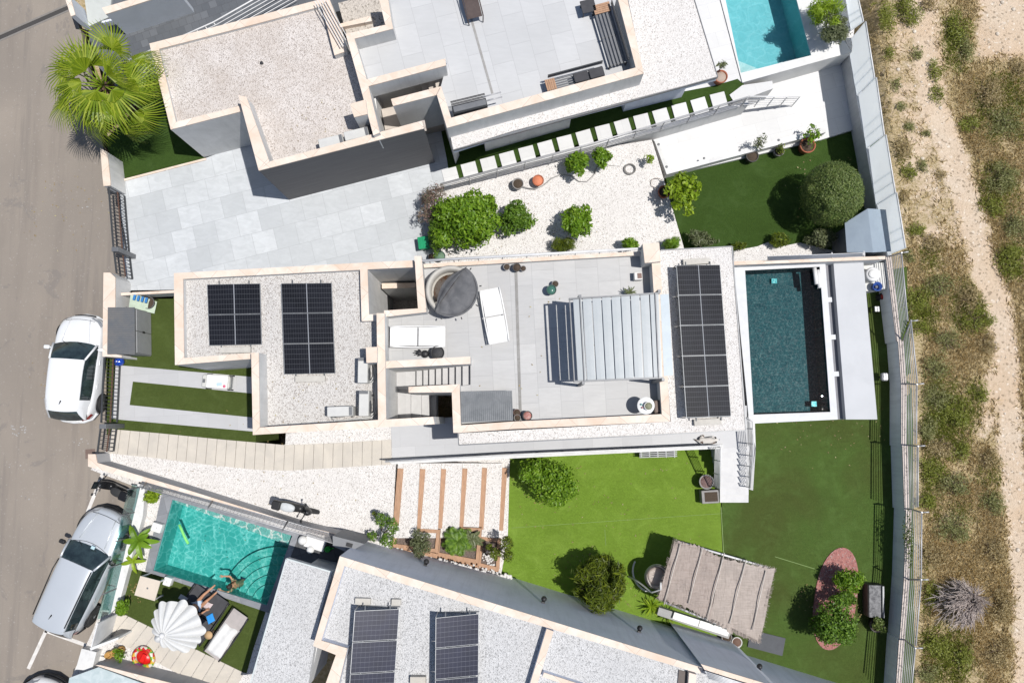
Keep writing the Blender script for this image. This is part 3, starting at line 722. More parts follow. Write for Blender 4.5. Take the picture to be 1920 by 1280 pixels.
bwall('garden_wall', 'white wall north of the dark pool, under a white net rail',
      [([(1375, 490), (1660, 480), (1660, 486), (1375, 497)], .5, -1.3)], WHITE)
bwall('garden_wall', 'low white planter wall with round lights round the bright patio',
      [([(1227, 264), (1233, 262), (1258, 318), (1250, 327)], -.72, -1.3), ([(1250, 327), (1256, 317), (1548, 237), (1549, 248)], -.72, -1.3)], WHITE)
gw = bpy.context.scene.collection.objects
lw = [o for o in gw if o.get('label', '').startswith('low white planter wall')][0]
for ch_ in lw.children:
    if ch_.name.startswith('coping'): ch_.data.materials[0] = WHITE
q = MB()
for (x, y) in ((1235, 271), (1250, 313), (1320, 297), (1387, 282), (1460, 263)): q.lathe(P(x, y, -.715), [(.05, 0), (.05, .015), (.02, .02)], 12)
q.build('round_light', MIDM, lw)
rt = thing('retaining_wall', 'white retaining wall below the wire railing of the stepping stone path', 'wall', tuple(P(1100, 270, -.5)))
q = MB(); q.prism3([P(822, 351, .03), P(1000, 303, .03), P(1235, 243, .03), P(1405, 194, .03), P(1402, 189, .03), P(1233, 238, .03), P(1000, 298, .03), P(822, 346, .03)], zbot=-1.3); q.build('wall', WHITE, rt)
tw = thing('retaining_wall', 'white edged retaining wall between the grey tiled walkway and the bright green lawn', 'wall', tuple(P(1000, 860, 0)))
q = MB(); q.pp([(724, 861), (960, 851), (1345, 833), (1356, 833), (1356, 840), (960, 859), (735, 870)], .12, LAWN - .1); q.build('wall', WHITE, tw)
# pool garden street side: low wall and glass
gl = NT('clear_green_glass'); gl.t.nodes.remove(gl.b)
tr = gl.n('ShaderNodeBsdfTransparent'); tr.inputs[0].default_value = (.62, .76, .75, 1)
gs = gl.n('ShaderNodeBsdfGlossy'); gs.inputs['Roughness'].default_value = .03
mx = gl.n('ShaderNodeMixShader'); mx.inputs[0].default_value = .12; gl.l(tr.outputs[0], mx.inputs[1]); gl.l(gs.outputs[0], mx.inputs[2]); gl.l(mx.outputs[0], gl.out.inputs[0])
GLASS = gl.m
gf = thing('glass_fence', 'green tinted glass fence on a low white wall beside the silver parked car', 'fence', tuple(P(240, 1050, .2)))
q = MB(); q.pp([(258, 906), (272, 910), (268, 966), (222, 1136), (203, 1152), (246, 985)], .55, -.1); q.build('low_wall', WHITE, gf)
bA, bB = P(263, 912, .55), P(207, 1150, .55)
for k in range(5):
    a = bA.lerp(bB, (k + .02) / 5); b = bA.lerp(bB, (k + .98) / 5)
    q = MB(); d = (b - a).normalized(); n_ = Vector((-d.y, d.x, 0)) * .006
    q.prism3([a + n_ + Vector((0, 0, .9)), a - n_ + Vector((0, 0, .9)), b - n_ + Vector((0, 0, .9)), b + n_ + Vector((0, 0, .9))], depth=.9); q.build('glass_pane', GLASS, gf)
    q = MB(); q.tube([a, a + Vector((0, 0, .95))], .025, 8); q.build('post', MIDM, gf)
q = MB(); q.prism3([P(182, 1167, 1.6), P(184, 1168, 1.6), P(172, 1213, 1.6), P(170, 1212, 1.6)], zbot=.2)
tag(q.build('solid_gate', WMET), 'white solid gate panel between the glass fence and the street corner', 'gate')
c = P(160, 1230, 0)
cw = thing('garden_wall', 'white stepped wall at the street corner by the wicker baskets', 'wall', (c.x, c.y, 0))
q = MB(); q.pp([(153, 1215), (181, 1222), (172, 1257), (142, 1254)], .6, 0); q.pp([(168, 1214), (222, 1194), (222, 1198), (170, 1219)], 1.25, 0); q.build('wall', WHITE, cw)
bwall('garden_wall', 'cream topped wall with a grey face behind the red inflatable', [([(178, 1246), (188, 1246), (338, 1284), (420, 1310), (400, 1316), (300, 1288)], 1.2, .1)], WGREY)
q = MB(); q.pp([(130, 1270), (185, 1250), (300, 1292), (290, 1330), (120, 1330)], .9, .82)
cn = q.build('glass_canopy', mat('glass_canopy', (.35, .42, .43), (.5, .55, .56), 3, .2)); tag(cn, 'pale glass canopy at the bottom left edge', 'canopy')
# ---- boundary wall with wires on the wild side
WTOP = [(1661, 480), (1681, 640), (1684, 639), (1690, 720), (1690, 719), (1690, 836), (1692, 834), (1696, 956), (1699, 954), (1695, 1088), (1695, 1086), (1687, 1200), (1686, 1198), (1678, 1320)]
ZW = -.55
ew = thing('boundary_wall', 'tall grey garden wall with worn cream top beside the wild dry scrub', 'wall', tuple(P(1690, 850, LAWN)))
q = MB(); q2 = MB()
for i in range(0, len(WTOP) - 1, 2):
    a, b = WTOP[i], WTOP[i + 1]
    top = [P(a[0], a[1], ZW + .002 * i), P(a[0] + 11, a[1], ZW + .002 * i), P(b[0] + 10, b[1], ZW + .002 * i), P(b[0], b[1], ZW + .002 * i)]
    nb = WTOP[min(i + 2, len(WTOP) - 1)]
    e = P(nb[0], nb[1] + 4, ZW)
    q.prism3(top, depth=.05)
    q2.prism3([Vector((p.x, p.y, ZW - .05)) for p in top], zbot=LAWN - .6)
wc = NT('worn_cream_top')
cc_ = wc.pos(); n_ = wc.noise(cc_, 7, 8, .8, 1)
WORN = wc.done(wc.mix(wc.ramp(n_, [(.52, 0), (.6, .85)]), (.50, .44, .40), (.14, .125, .11)), .9)
q.build('coping', WORN, ew)
q2.build('wall', mat('shaded_grey_render', (.82, .84, .85), (.74, .77, .79), .5, .85, streak=.4), ew)
FT = [(1690, 474), (1702, 602), (1708, 602), (1720, 717), (1719, 720), (1718, 832), (1721, 836), (1721, 950), (1728, 960), (1727, 1083), (1727, 1086), (1717, 1210), (1716, 1214), (1708, 1300)]
ZF = .55
wf = thing('wire_fence', 'galvanised fence of thin horizontal wires on top of the wild side wall', 'fence', tuple(P(1700, 850, ZW)))
for i in range(0, len(FT) - 1, 2):
    a, b = P(*FT[i], ZF), P(*FT[i + 1], ZF)
    a2, b2 = P(WTOP[i][0] + 9, WTOP[i][1], ZW), P(WTOP[i + 1][0] + 8, WTOP[i + 1][1], ZW)
    q = MB()
    for k in range(7):
        t_ = (k + .5) / 6.5
        q.tube([a2.lerp(a, t_), b2.lerp(b, t_)], .028 if k == 6 else .014, 5)
    q.build('wire', CHROME, wf)
    q = MB(); q.tube([a2, a + (a - a2) * .05], .03, 6); q.tube([a, a + Vector((.22, .02, .1))], .025, 6); q.build('post', CHROME, wf)
# ---- translucent sheet screen on the north plot's wall
SCR_B = [(1578, -15), (1590, 62), (1590, 81), (1607, 180), (1610, 180), (1625, 279), (1629, 279), (1643, 384), (1645, 384), (1665, 478)]
SCR_T = [(1605, -20), (1619, 41), (1623, 41), (1640, 147), (1643, 146), (1658, 253), (1661, 253), (1679, 362), (1681, 361), (1698, 465)]
nw_ = thing('boundary_wall', 'white wall carrying the blue grey translucent screen beside the deep green lawn', 'wall', tuple(P(1620, 250, NLAW)))
q = MB()
SW_ = [(1586, 70), (1592, 70), (1672, 470), (1664, 474)]
q.prism3([P(x, y, -.32) for x, y in [(1570, -30), (1588, 78), (1605, 180), (1624, 280), (1642, 386), (1663, 480), (1672, 478), (1650, 384), (1632, 280), (1613, 180), (1596, 80), (1578, -32)]], zbot=-2); q.build('wall', WHITE, nw_)
scr = thing('privacy_screen', 'tall blue grey translucent privacy screen of sloping panels beside the sandy track', 'fence', tuple(P(1640, 250, -.3)), group=None)
SCM = mat('blue_grey_sheet', (.56, .60, .63), (.52, .56, .59), 1.2, .5, .04)
_n = SCM.node_tree.nodes; _tl = _n.new('ShaderNodeBsdfTranslucent'); _tl.inputs[0].default_value = (.93, .96, .98, 1); _mx = _n.new('ShaderNodeMixShader'); _mx.inputs[0].default_value = .85  # translucency added so sun from behind brightens the shaded side
_o = [x for x in _n if x.type == 'OUTPUT_MATERIAL'][0]; _p = [x for x in _n if x.type == 'BSDF_PRINCIPLED'][0]
SCM.node_tree.links.new(_p.outputs[0], _mx.inputs[1]); SCM.node_tree.links.new(_tl.outputs[0], _mx.inputs[2]); SCM.node_tree.links.new(_mx.outputs[0], _o.inputs[0])
for i in range(0, 10, 2):
    b1, b2 = P(*SCR_B[i], -.32), P(*SCR_B[i + 1], -.32); t1, t2 = P(*SCR_T[i], 1.35), P(*SCR_T[i + 1], 1.35)
    nr = (b2 - b1).cross(t1 - b1).normalized() * .02
    for k, (u, v_) in enumerate(((0, .63), (.63, .81), (.81, 1))):
        q = MB(); A_, B_, C_, D_ = b1.lerp(b2, u), b1.lerp(b2, v_), t1.lerp(t2, v_), t1.lerp(t2, u)
        nr2 = nr * (1 + .25 * (k == 1)); e_ = (B_ - A_).normalized() * .004; q.grid([[A_ - nr2 - e_, B_ - nr2 + e_, C_ - nr2 + e_, D_ - nr2 - e_], [A_ + nr2 - e_, B_ + nr2 + e_, C_ + nr2 + e_, D_ + nr2 - e_]], close=True, smooth=False, caps=True)
        q.build('panel', SCM, scr)
    MB().tube([t1, t2], .03, 6).build('edge_rail', WMET, scr); MB().tube([b1, b2], .025, 6).build('edge_rail', WMET, scr)
# ================================================================ SOLAR ARRAYS
def solar_mat(name, nu, nv, base, line, lw=.05, halfline=True):
    t = NT(name); uv = t.n('ShaderNodeTexCoord').outputs['UV']; s_ = t.n('ShaderNodeSeparateXYZ'); t.l(uv, s_.inputs[0])
    def ln(sock, n, w_): 
        f = t.math('FRACT', t.math('MULTIPLY', sock, n)); d = t.math('ABSOLUTE', t.math('SUBTRACT', f, .5)); return t.math('GREATER_THAN', d, .5 - w_)
    g = t.math('MAXIMUM', ln(s_.outputs[0], nu, lw * nu / 20), ln(s_.outputs[1], nv, lw))
    n_ = t.noise(t.pos(), 1.3, 3)
    cell = t.mix(t.ramp(n_, [(.3, 0), (.7, 1)]), base, tuple(x * 1.7 for x in base))
    col = t.mix(t.math('MULTIPLY', g, .85), cell, line)
    if halfline:
        m_ = t.math('LESS_THAN', t.math('ABSOLUTE', t.math('SUBTRACT', s_.outputs[0], .5)), .009)
        col = t.mix(m_, col, (.22, .23, .25))
    return t.done(col, .3, 0, .22)
SOLM = solar_mat('solar_cells', 20, 6, (.006, .0065, .009), (.055, .058, .066), .04)
SOLS = solar_mat('blue_solar_cells', 10, 6, (.007, .009, .022), (.10, .105, .13), .035, False)
FRM = mat('aluminium_frame', (.26, .27, .28), (.2, .21, .22), 4, .4, .03, metal=.4)
def array(label, cs, n, m_, group, gap=.006, base_z=3.08, blocks=True):
    """cs: TL, TR, BR, BL as (px, py, z); n panels from top to bottom"""
    TL, TR, BR, BL = [P(*c_) for c_ in cs]; c = (TL + BR) / 2
    th = thing('solar_array', label, 'solar panels', (c.x, c.y, base_z), group=group)
    for i in range(n):
        a, b = (i + gap) / n, (i + 1 - gap) / n
        q4 = [TL.lerp(BL, a), TR.lerp(BR, a), TR.lerp(BR, b), TL.lerp(BL, b)]
        nr = (q4[1] - q4[0]).cross(q4[3] - q4[0]).normalized(); nr = nr if nr.z > 0 else -nr
        q = MB(); q.grid([[p - nr * .035 for p in q4], [p for p in q4]], close=True, smooth=False, caps=True)
        pn = q.build('panel', FRM, th)
        ce = sum(q4, Vector()) / 4; ins = [p + (ce - p) * .022 + nr * .004 for p in q4]
        q = MB(); q.face(ins[::-1]); g = q.build('cells', m_, pn)
        g.location = (0, 0, 0)
        uvl = g.data.uv_layers.new(name='uv')
        uvs = [(0, 0), (1, 0), (1, 1), (0, 1)][::-1]
        for k, lp in enumerate(g.data.loops): uvl.data[k].uv = uvs[k]
    for (u) in (.22, .78):
        q = MB(); a, b = TL.lerp(TR, u), BL.lerp(BR, u); d = (b - a).normalized() * .12
        q.tube([a - d - Vector((0, 0, .055)), b + d - Vector((0, 0, .055))], .022, 6); q.build('rail', FRM, th)
    if TL.z - TR.z > .2:
        for k in range(n + 1):
            a = TL.lerp(BL, k / n); b = TR.lerp(BR, k / n); q = MB(); q.tube([Vector((a.x, a.y, a.z - .04)), Vector((a.x, a.y, base_z))], .018, 6)
            q.tube([Vector((a.x, a.y, base_z + .02)), Vector((b.x, b.y, base_z + .02))], .018, 6); q.build('strut', FRM, th)
    if blocks:
        for (u, vv, L_) in blocks if isinstance(blocks, list) else [(.5, 1, 1.0)]:
            p = TL.lerp(TR, u).lerp(BL.lerp(BR, u), vv); d = (BL - TL).normalized() * (.16 if vv > .5 else -.16); p = p + d
            MB().box((p.x, p.y, base_z + .07), (L_, .2, .14), math.atan2((TR - TL).y, (TR - TL).x), .01).build('ballast_block', mat('ballast_concrete', (.46, .44, .40), None, 5), th)
    return th
G_ = 'solar panel rows on the flat roofs'
array('pair of dark panels lying flat nearest the street on the house roof', [(388, 533, 3.22), (488, 531, 3.18), (491, 646, 3.18), (392, 648, 3.22)], 2, SOLM, G_)
array('row of three dark panels in the middle of the front roof', [(527, 531, 3.22), (622, 530, 3.18), (629, 700, 3.18), (533, 702, 3.22)], 3, SOLM, G_)
array('row of five dark panels on the white gravel beside the dark pool', [(1268, 497, 3.65), (1350, 496, 3.28), (1371, 780, 3.28), (1287, 783, 3.65)], 5, SOLM, G_, base_z=3.13, blocks=[(.5, 1, .9), (.5, 0, .9)])
array('left of two tilted blue panel rows with thick white frames', [(665, 1144, 3.95), (749, 1140, 3.5), (733, 1377, 3.5), (648, 1383, 3.95)], 4, SOLS, G_, .016, 3.26, [(.1, 0, .5), (.9, 0, .3)])
array('right of two tilted blue panel rows with thick white frames', [(817, 1157, 3.95), (898, 1149, 3.5), (896, 1385, 3.5), (815, 1392, 3.95)], 4, SOLS, G_, .016, 3.26, [])
q = MB(); q.box(P(784, 1274, 3.35), (.5, .25, .2), 0, .01); tag(q.build('roof_vent', mat('beige_vent_box', (.46, .43, .38), None, 4)), 'small beige box between the two tilted panel rows', 'roof vent')
q = MB(); q.lathe(P(491, 119, 2.86), [(.06, 0), (.06, .05), (.03, .06)], 12); tag(q.build('roof_drain', BLACK), 'small dark round roof outlet in the angled house gravel', 'roof drain')
# ================================================================ AIR CONDITIONERS
ACM = mat('air_conditioner_casing', (.50, .50, .48), (.44, .44, .43), 3, .5, .03, world=False)
def ac_unit():
    r = thing('air_conditioner', 'x', 'air conditioner', world=False)
    q = MB(); q.box((0, 0, .33), (.84, .33, .56), 0, .03); cs_ = q.build('casing', ACM, r)
    q = MB(); q.lathe((0, 0, 0), [(.22, 0), (.22, .012), (.2, .02), (.02, .02)], 20); g = q.build('fan_grille', MIDM, cs_); g.rotation_euler = (R(90), 0, 0); g.location = (-.12, -.165, .33)
    for s_ in (-1, 1): MB().box((s_ * .28, 0, .025), (.06, .4, .05)).build('foot', BLACK, r)
    MB().box((.36, 0, .625), (.1, .28, .02), 0, .005).build('side_cap', MIDM, r)
    return r
ac = ac_unit(); first = True
def put(proto, used, loc, rz, label, group=None):
    o = proto if not used[0] else copy_tree(proto); used[0] = True
    return retag(o, loc, rz, label, group)
u_ = [False]
for (px, py, z, rz, lb) in ((680, 694, 3.04, 90, 'upper of the two upright set air conditioners by the stair wall'), (682, 756, 3.04, 90, 'lower of the two upright set air conditioners by the stair wall'), (637, 771, 3.04, 2, 'whitest air conditioner lying crosswise near the roof corner'),
                            (620, 265, 2.86, 14, 'left of two air conditioners behind the charcoal end wall'), (668, 251, 2.86, 14, 'right of two air conditioners behind the charcoal end wall')):
    p = P(px, py, z + .6); put(ac, u_, (p.x, p.y, z), R(rz), lb, 'roof air conditioners')
q = MB()
for k, o_ in enumerate((0, 2.5)):
    q.tube([P(x + o_, y + o_, 3.2) for x, y in ((688, 716), (696, 714), (701, 704), (703, 690), (700, 683))], .018, 6)
    q.tube([P(x + o_, y + o_, 3.12) for x, y in ((703, 690), (705, 720), (705, 750), (702, 772), (692, 781), (668, 785), (640, 788), (625, 787), (618, 778))], .02, 6)
tag(q.build('pipe_run', mat('white_pipe', (.55, .55, .54), None, 5)), 'pale curving pipes linking the three air conditioners on the front roof', 'pipes')
q = MB(); q.tube([P(x, y, 3.1) for x, y in ((684, 232), (688, 240), (692, 250), (690, 256))], .03, 6); q.tube([P(x, y, 3.1) for x, y in ((688, 230), (693, 240), (697, 250))], .02, 6)
tag(q.build('pipe_run', MIDM), 'short grey pipes beside the chimney of the angled house', 'pipes')
# ================================================================ TERRACE FURNITURE
def pang(a, b, z=0):
    A, B = P(*a, z), P(*b, z); return math.atan2(B.y - A.y, B.x - A.x)
WPL = mat('white_moulded_plastic', (.66, .66, .65), (.6, .6, .59), 2, .45, .02, world=False)
WFB = mat('white_sling_fabric', (.64, .635, .62), (.58, .575, .56), 5, .8, .05, world=False)
def lounger(fm, cm, back=0, length=1.85, width=.62):
    r = thing('sun_lounger', 'x', 'sun lounger', world=False)
    for s_ in (-1, 1):
        q = MB(); q.tube([(-length / 2 + length * k / 10, s_ * (width / 2 + .02 + .025 * math.sin(math.pi * k / 10)), .30 + .04 * math.cos(math.pi * k / 5)) for k in range(11)], .028, 8); q.build('side_rail', fm, r)
        for e in (-1, 1): MB().tube([(e * length * .36, s_ * width / 2, .3), (e * length * .42, s_ * width / 2, 0)], .022, 6).build('leg', fm, r)
    for i, (a, b) in enumerate(((-.5, -.02), (0, .5))):
        q = MB(); n = 8; rows = []
        for k in range(n + 1):
            x = length * (a + (b - a) * k / n); z = .33 + .03 * math.cos(math.pi * 2 * x / length)
            if x > length * .12: z += back * (x - length * .12)
            rows.append([(x, -width / 2, z - .02), (x, -width / 2, z), (x, width / 2, z), (x, width / 2, z - .02)])
        q.grid(rows, close=True, smooth=False, caps=True); q.build('cushion', cm, r)
    return r
lg = lounger(WPL, WFB); u_ = [False]
p = P(783, 631, 3.35); put(lg, u_, (p.x, p.y, 3.05), R(180), 'white sun lounger lying crosswise above the stair parapet', 'white loungers on the roof terrace')
p = P(927, 592, 3.35); put(lg, u_, (p.x, p.y, 3.05), pang((938, 640), (921, 546)), 'white sun lounger set lengthwise beside the round grey covered tub', 'white loungers on the roof terrace')
# round tub with folded cover
c = P(844, 543, 3.7); c.z = 3.05
tb_ = thing('hot_tub', 'round cream tub half covered by a dark grey folded cover on the roof terrace', 'hot tub', tuple(c), world=False)
q = MB(); q.lathe((0, 0, 0), [(.80, .02), (.85, .2), (.85, .5), (.81, .64), (.76, .67), (.68, .62), (.66, .3), (.66, .12), (.01, .12)], 40); q.build('shell', mat('cream_vinyl', (.42, .40, .36), (.36, .345, .31), 2, .6, .05), tb_)
tm = NT('tub_floor'); n_ = tm.noise(tm.pos(), 4, 5, .7)
q = MB(); q.lathe((0, 0, .125), [(.61, 0), (.01, .01)], 30); q.build('tub_floor', tm.done(tm.mix(tm.ramp(n_, [(.5, 0), (.62, 1)]), (.48, .42, .38), (.33, .17, .10)), .7), tb_)
q = MB(); rows = []
for i in range(9):
    rr = [Vector((0, 0, 0))] * 0; row = []
    for k in range(29):
        a = R(-128 + 186 * k / 28); f = i / 8; base = .42
        x0, y0 = -.1 + .12 * 0, 0
        x = .87 * math.cos(a); y = .87 * math.sin(a)
        hx, hy = .87 * math.cos(R(-128)) * (1 - k / 28) + .90 * math.cos(R(58)) * (k / 28), .90 * math.sin(R(-128)) * (1 - k / 28) + .90 * math.sin(R(58)) * (k / 28)
        X = hx + (x - hx) * f + .03; Y = hy + (y - hy) * f - .02
        Z = .76 + .05 * math.sin(f * 3.1) * math.sin(math.pi * k / 28) + .02 * math.sin(k * 1.1 + f * 6) - (.12 if f == 1 else 0) - .05 * (1 - f) * math.sin(math.pi * k / 28)
        row.append((X, Y, Z))
    rows.append(row)
q.grid(rows)
DKF = mat('dark_grey_cover_fabric', (.085, .087, .093), (.13, .13, .135), 4, .8, .2)
q.build('folded_cover', DKF, tb_)
q = MB(); q.tube([(.87 * math.cos(R(-128 + 186 * k / 28)) + .03, .87 * math.sin(R(-128 + 186 * k / 28)) - .02, .70) for k in range(29)], .035, 8); q.build('cover_hem', DKF, tb_)
q = MB(); rows = []
for i in range(5):
    rows.append([(.90 * (math.cos(R(-128)) * (1 - k / 20) + math.cos(R(58)) * k / 20) - .05 * math.sin(math.pi * k / 20) * (1 + i) + .08, .90 * (math.sin(R(-128)) * (1 - k / 20) + math.sin(R(58)) * k / 20) + .05 * (i) * math.sin(math.pi * k / 20) - .02, .78 + .06 * math.sin(i * 1.3 + .6) + .015 * math.sin(k * 1.7)) for k in range(21)])
q.grid(rows); q.build('cover_fold', mat('lighter_cover_fold', (.085, .087, .092), (.05, .05, .055), 4, .8), tb_)
for k in range(5):
    a = R(-110 + 40 * k); MB().box((.97 * math.cos(a) + .05, .97 * math.sin(a) - .04, .62), (.08, .035, .05), a, .008).build('buckle', BLACK, tb_)
# storage box with ribbed lid
def storage(label, px4, z0, h, m_, ribs=10, cat='storage box', extra=None):
    c = P(sum(p[0] for p in px4) / 4, sum(p[1] for p in px4) / 4, z0)
    th = thing('storage_box', label, cat, (c.x, c.y, z0)); T = [P(x, y, z0 + h) for x, y in px4]; ce = sum(T, Vector()) / 4
    q = MB(); q.prism3([Vector((p.x, p.y, z0 + h - .05)) + (ce - p) * .03 for p in T], zbot=z0); q.build('body', DARKM, th)
    lid = MB(); lid.prism3(T, depth=.045); ld = lid.build('lid', m_, th)
    q = MB()
    for k in range(ribs):
        u = (k + .5) / ribs; a, b = T[0].lerp(T[1], u) + Vector((0, 0, .006)), T[3].lerp(T[2], u) + Vector((0, 0, .006)); q.tube([a.lerp(b, .03), a.lerp(b, .97)], .012, 5, False)
    q.build('rib', m_, ld); return th
storage('long anthracite ribbed storage box against the terrace parapet corner', [(863, 734), (960, 732), (962, 788), (864, 792)], 3.05, .55, mat('ribbed_grey_lid', (.11, .12, .13), (.17, .18, .19), 3, .4), 26)
# pots
TERR = mat('terracotta', (.34, .115, .06), (.27, .09, .05), 5, .8, world=False); SOIL = mat('potting_soil', (.07, .05, .035), (.04, .03, .02), 20, .95)
GPOT = mat('glazed_green_pot', (.035, .075, .065), (.06, .10, .09), 5, .3); GREYP = mat('grey_stone_pot', (.26, .25, .24), (.2, .19, .185), 6, .85); DPOT = mat('dark_pot', (.05, .045, .042), (.08, .075, .07), 6, .6)
WPOT = mat('white_pot', (.6, .59, .57), None, 5, .6)
def pot(label, px, py, z, rpx, m_, h=.35, fill=None, cat='plant pot', group=None, name='plant_pot'):
    c = P(px, py, z + h); c.z = z; r = rpx / (FPX / (CAMH - z))
    th = thing(name, label, cat, tuple(c), group=group, world=False)
    MB().lathe((0, 0, 0), [(r * .7, 0), (r * .92, h * .8), (r, h * .85), (r, h), (r * .88, h), (r * .86, h * .86), (.005, h * .86)], 24).build('pot', m_, th)
    MB().lathe((0, 0, h * .82), [(r * .85, 0), (r * .8, .02), (.01, .035)], 16).build('soil', fill or SOIL, th)
    return th
for a in [('leftmost of the small pots along the terrace north parapet', 950, 500, 3.05, 6.5, GREYP, .25), ('dark pot in the middle of the terrace north parapet group', 969, 501, 3.05, 8, DPOT, .3),
          ('small pale pot at the right end of the parapet group', 981, 503, 3.05, 5.5, GREYP, .22), ('glazed green pot standing alone in the open terrace', 1034, 543, 3.05, 9.5, GPOT, .35, mat('green_water', (.06, .15, .12), None, 5, .2)),
          ('small brown pot touching the glazed green pot', 1041, 532, 3.05, 6.5, GREYP, .25), ('upper of two rust brown pots beside the ribbed storage box', 969, 773, 3.05, 6.5, mat('rusty_pot', (.16, .10, .085), None, 8), .28),
          ('lower of two rust brown pots beside the ribbed storage box', 970, 783, 3.05, 6.5, GREYP, .28), ('dark rimmed pot with red filling near the parapet', 989, 779, 3.05, 9, DPOT, .3, mat('red_filling', (.3, .09, .07), (.42, .3, .28), 12)),
          ('black round pot beside the lounger on the roof terrace', 820, 661, 3.05, 13, BLACK, .35, mat('black_filling', (.03, .03, .033), (.05, .05, .05), 9)),
          ('large round grey planter at the foot of the garden stairs', 1325, 903, LAWN, 13.5, GREYP, .5, mat('reddish_soil', (.11, .06, .055), (.2, .14, .13), 14)),
          ('orange bucket pot on the white gravel by the wire railing', 1009, 338, -.2, 11, TERR, .3, mat('orange_inside', (.55, .19, .10), None, 5)), ('weathered dark pot left of the orange bucket pot', 971, 344, -.15, 11, GREYP, .35),
          ('terracotta pot with a leafy shoot on the pool side terrace', 1352, 143, 0, 13, TERR, .45, mat('pale_pot_soil', (.36, .29, .24), None, 9)),
          ('big terracotta pot on the low white planter wall', 1515, 272, NLAW, 15, TERR, .5), ('dark pot left of the big terracotta pot', 1411, 292, NLAW, 12, DPOT, .45), ('small grey pot between two larger pots by the white planter wall', 1461, 283, NLAW, 10, GREYP, .35),
          ('terracotta pot under the yellow green leafy tree', 1246, 359, -.85, 12, TERR, .45), ('white ringed pot below the thatched pavilion', 1382, 1204, LAWN, 9.5, WPOT, .35, mat('brown_inside', (.12, .07, .05), None, 9)),
          ('mossy pot beside the white ringed pot', 1363, 1195, LAWN, 9.5, GREYP, .3), ('pot with dark plant beside the bench box at the garden wall', 1645, 1172, LAWN, 13, DPOT, .35),
          ('round dark basket on the front lawn by the street wall', 277, 567, .02, 12, mat('dark_wicker', (.06, .06, .062), (.12, .12, .12), 20), .35), ('small white can on the terrace edge near the dog', 1338, 829, .03, 3.5, DPOT, .2)]:
    if a[0].startswith('small white can'): continue
    pot(*a[:7], fill=a[7] if len(a) > 7 else None)
# bits on the terrace
def boxthing(name, label, cat, px, py, z, size, rz, m_, bev=.015, top=True, parts=None):
    c = P(px, py, z + (size[2] if top else 0)); c.z = z
    th = thing(name, label, cat, tuple(c), rz, world=False)
    MB().box((0, 0, size[2] / 2), size, 0, bev).build('body', m_, th)
    for nm, cc, sz, mm in (parts or []): MB().box(cc, sz, 0, .008).build(nm, mm, th)
    return th
boxthing('planter', 'small white square planter by the terrace east parapet', 'planter', 1197, 517, 3.05, (.27, .27, .3), R(3), WPOT, .02, parts=[('soil', (.04, 0, .3), (.15, .18, .02), mat('brown_soil', (.2, .13, .11), None, 9))])
boxthing('planter', 'square grey planter with dry red brown plant beside the garden stairs', 'planter', 1332, 931, LAWN, (.66, .5, .45), R(3), GREYP, .03, parts=[('soil', (.03, 0, .45), (.5, .36, .02), SOIL)])
boxthing('bench_box', 'brown box bench in the south east corner of the roof terrace', 'bench', 1234, 762, 3.05, (.26, .42, .4), R(3), mat('brown_wicker', (.10, .075, .06), (.15, .12, .10), 15), .02, parts=[('lid_frame', (0, 0, .405), (.2, .34, .015), mat('brown_lid', (.17, .13, .11), None, 9))])
c = P(1211, 760, 3.75); c.z = 3.05
t_ = thing('round_table', 'round white table with a plant pot on it in the terrace corner', 'table', tuple(c), world=False)
MB().lathe((0, 0, .67), [(.27, 0), (.285, .015), (.285, .03), (.27, .04), (.01, .04)], 36).build('tabletop', WPL, t_)
MB().lathe((0, 0, 0), [(.2, 0), (.2, .02), (.035, .05), (.03, .67)], 20).build('pedestal', WPL, t_)
pot('white pot with a small succulent standing on the round white table', 1216, 761, 3.76, 8, WPOT, .13, mat('succulent', (.12, .14, .08), (.3, .28, .2), 30))
q = MB(); q.lathe(P(1202, 758, 3.765), [(.03, 0), (.03, .05), (.02, .06)], 12); tag(q.build('small_cup', mat('green_glass_cup', (.1, .3, .28), None, 5)), 'small green cup on the round white table', 'cup')
q = MB(); q.lathe(P(1204, 764, 3.765), [(.03, 0), (.03, .05), (.02, .06)], 12); tag(q.build('small_cup', mat('pink_cup', (.4, .2, .2), None, 5)), 'small pink cup on the round white table', 'cup')
# black folded tripod thing beside the round black pot
c = P(792, 663, 3.25); c.z = 3.05
t_ = thing('folded_fan', 'black clutter of a fallen fan on the terrace left of the black pot', 'fan', tuple(c), world=False)
q = MB(); q.lathe((0.08, 0, .05), [(.12, 0), (.13, .05), (.1, .12), (.02, .14)], 14); q.build('motor', BLACK, t_)
for k in range(5):
    a = R(110 + 34 * k); MB().tube([(0, 0, .12), (.16 * math.cos(a) - .05, .1 * math.sin(a) + .04, .14), (.27 * math.cos(a) - .06, .12 * math.sin(a) + .04, .06)], [.03, .022, .012], 6).build('blade', BLACK, t_)
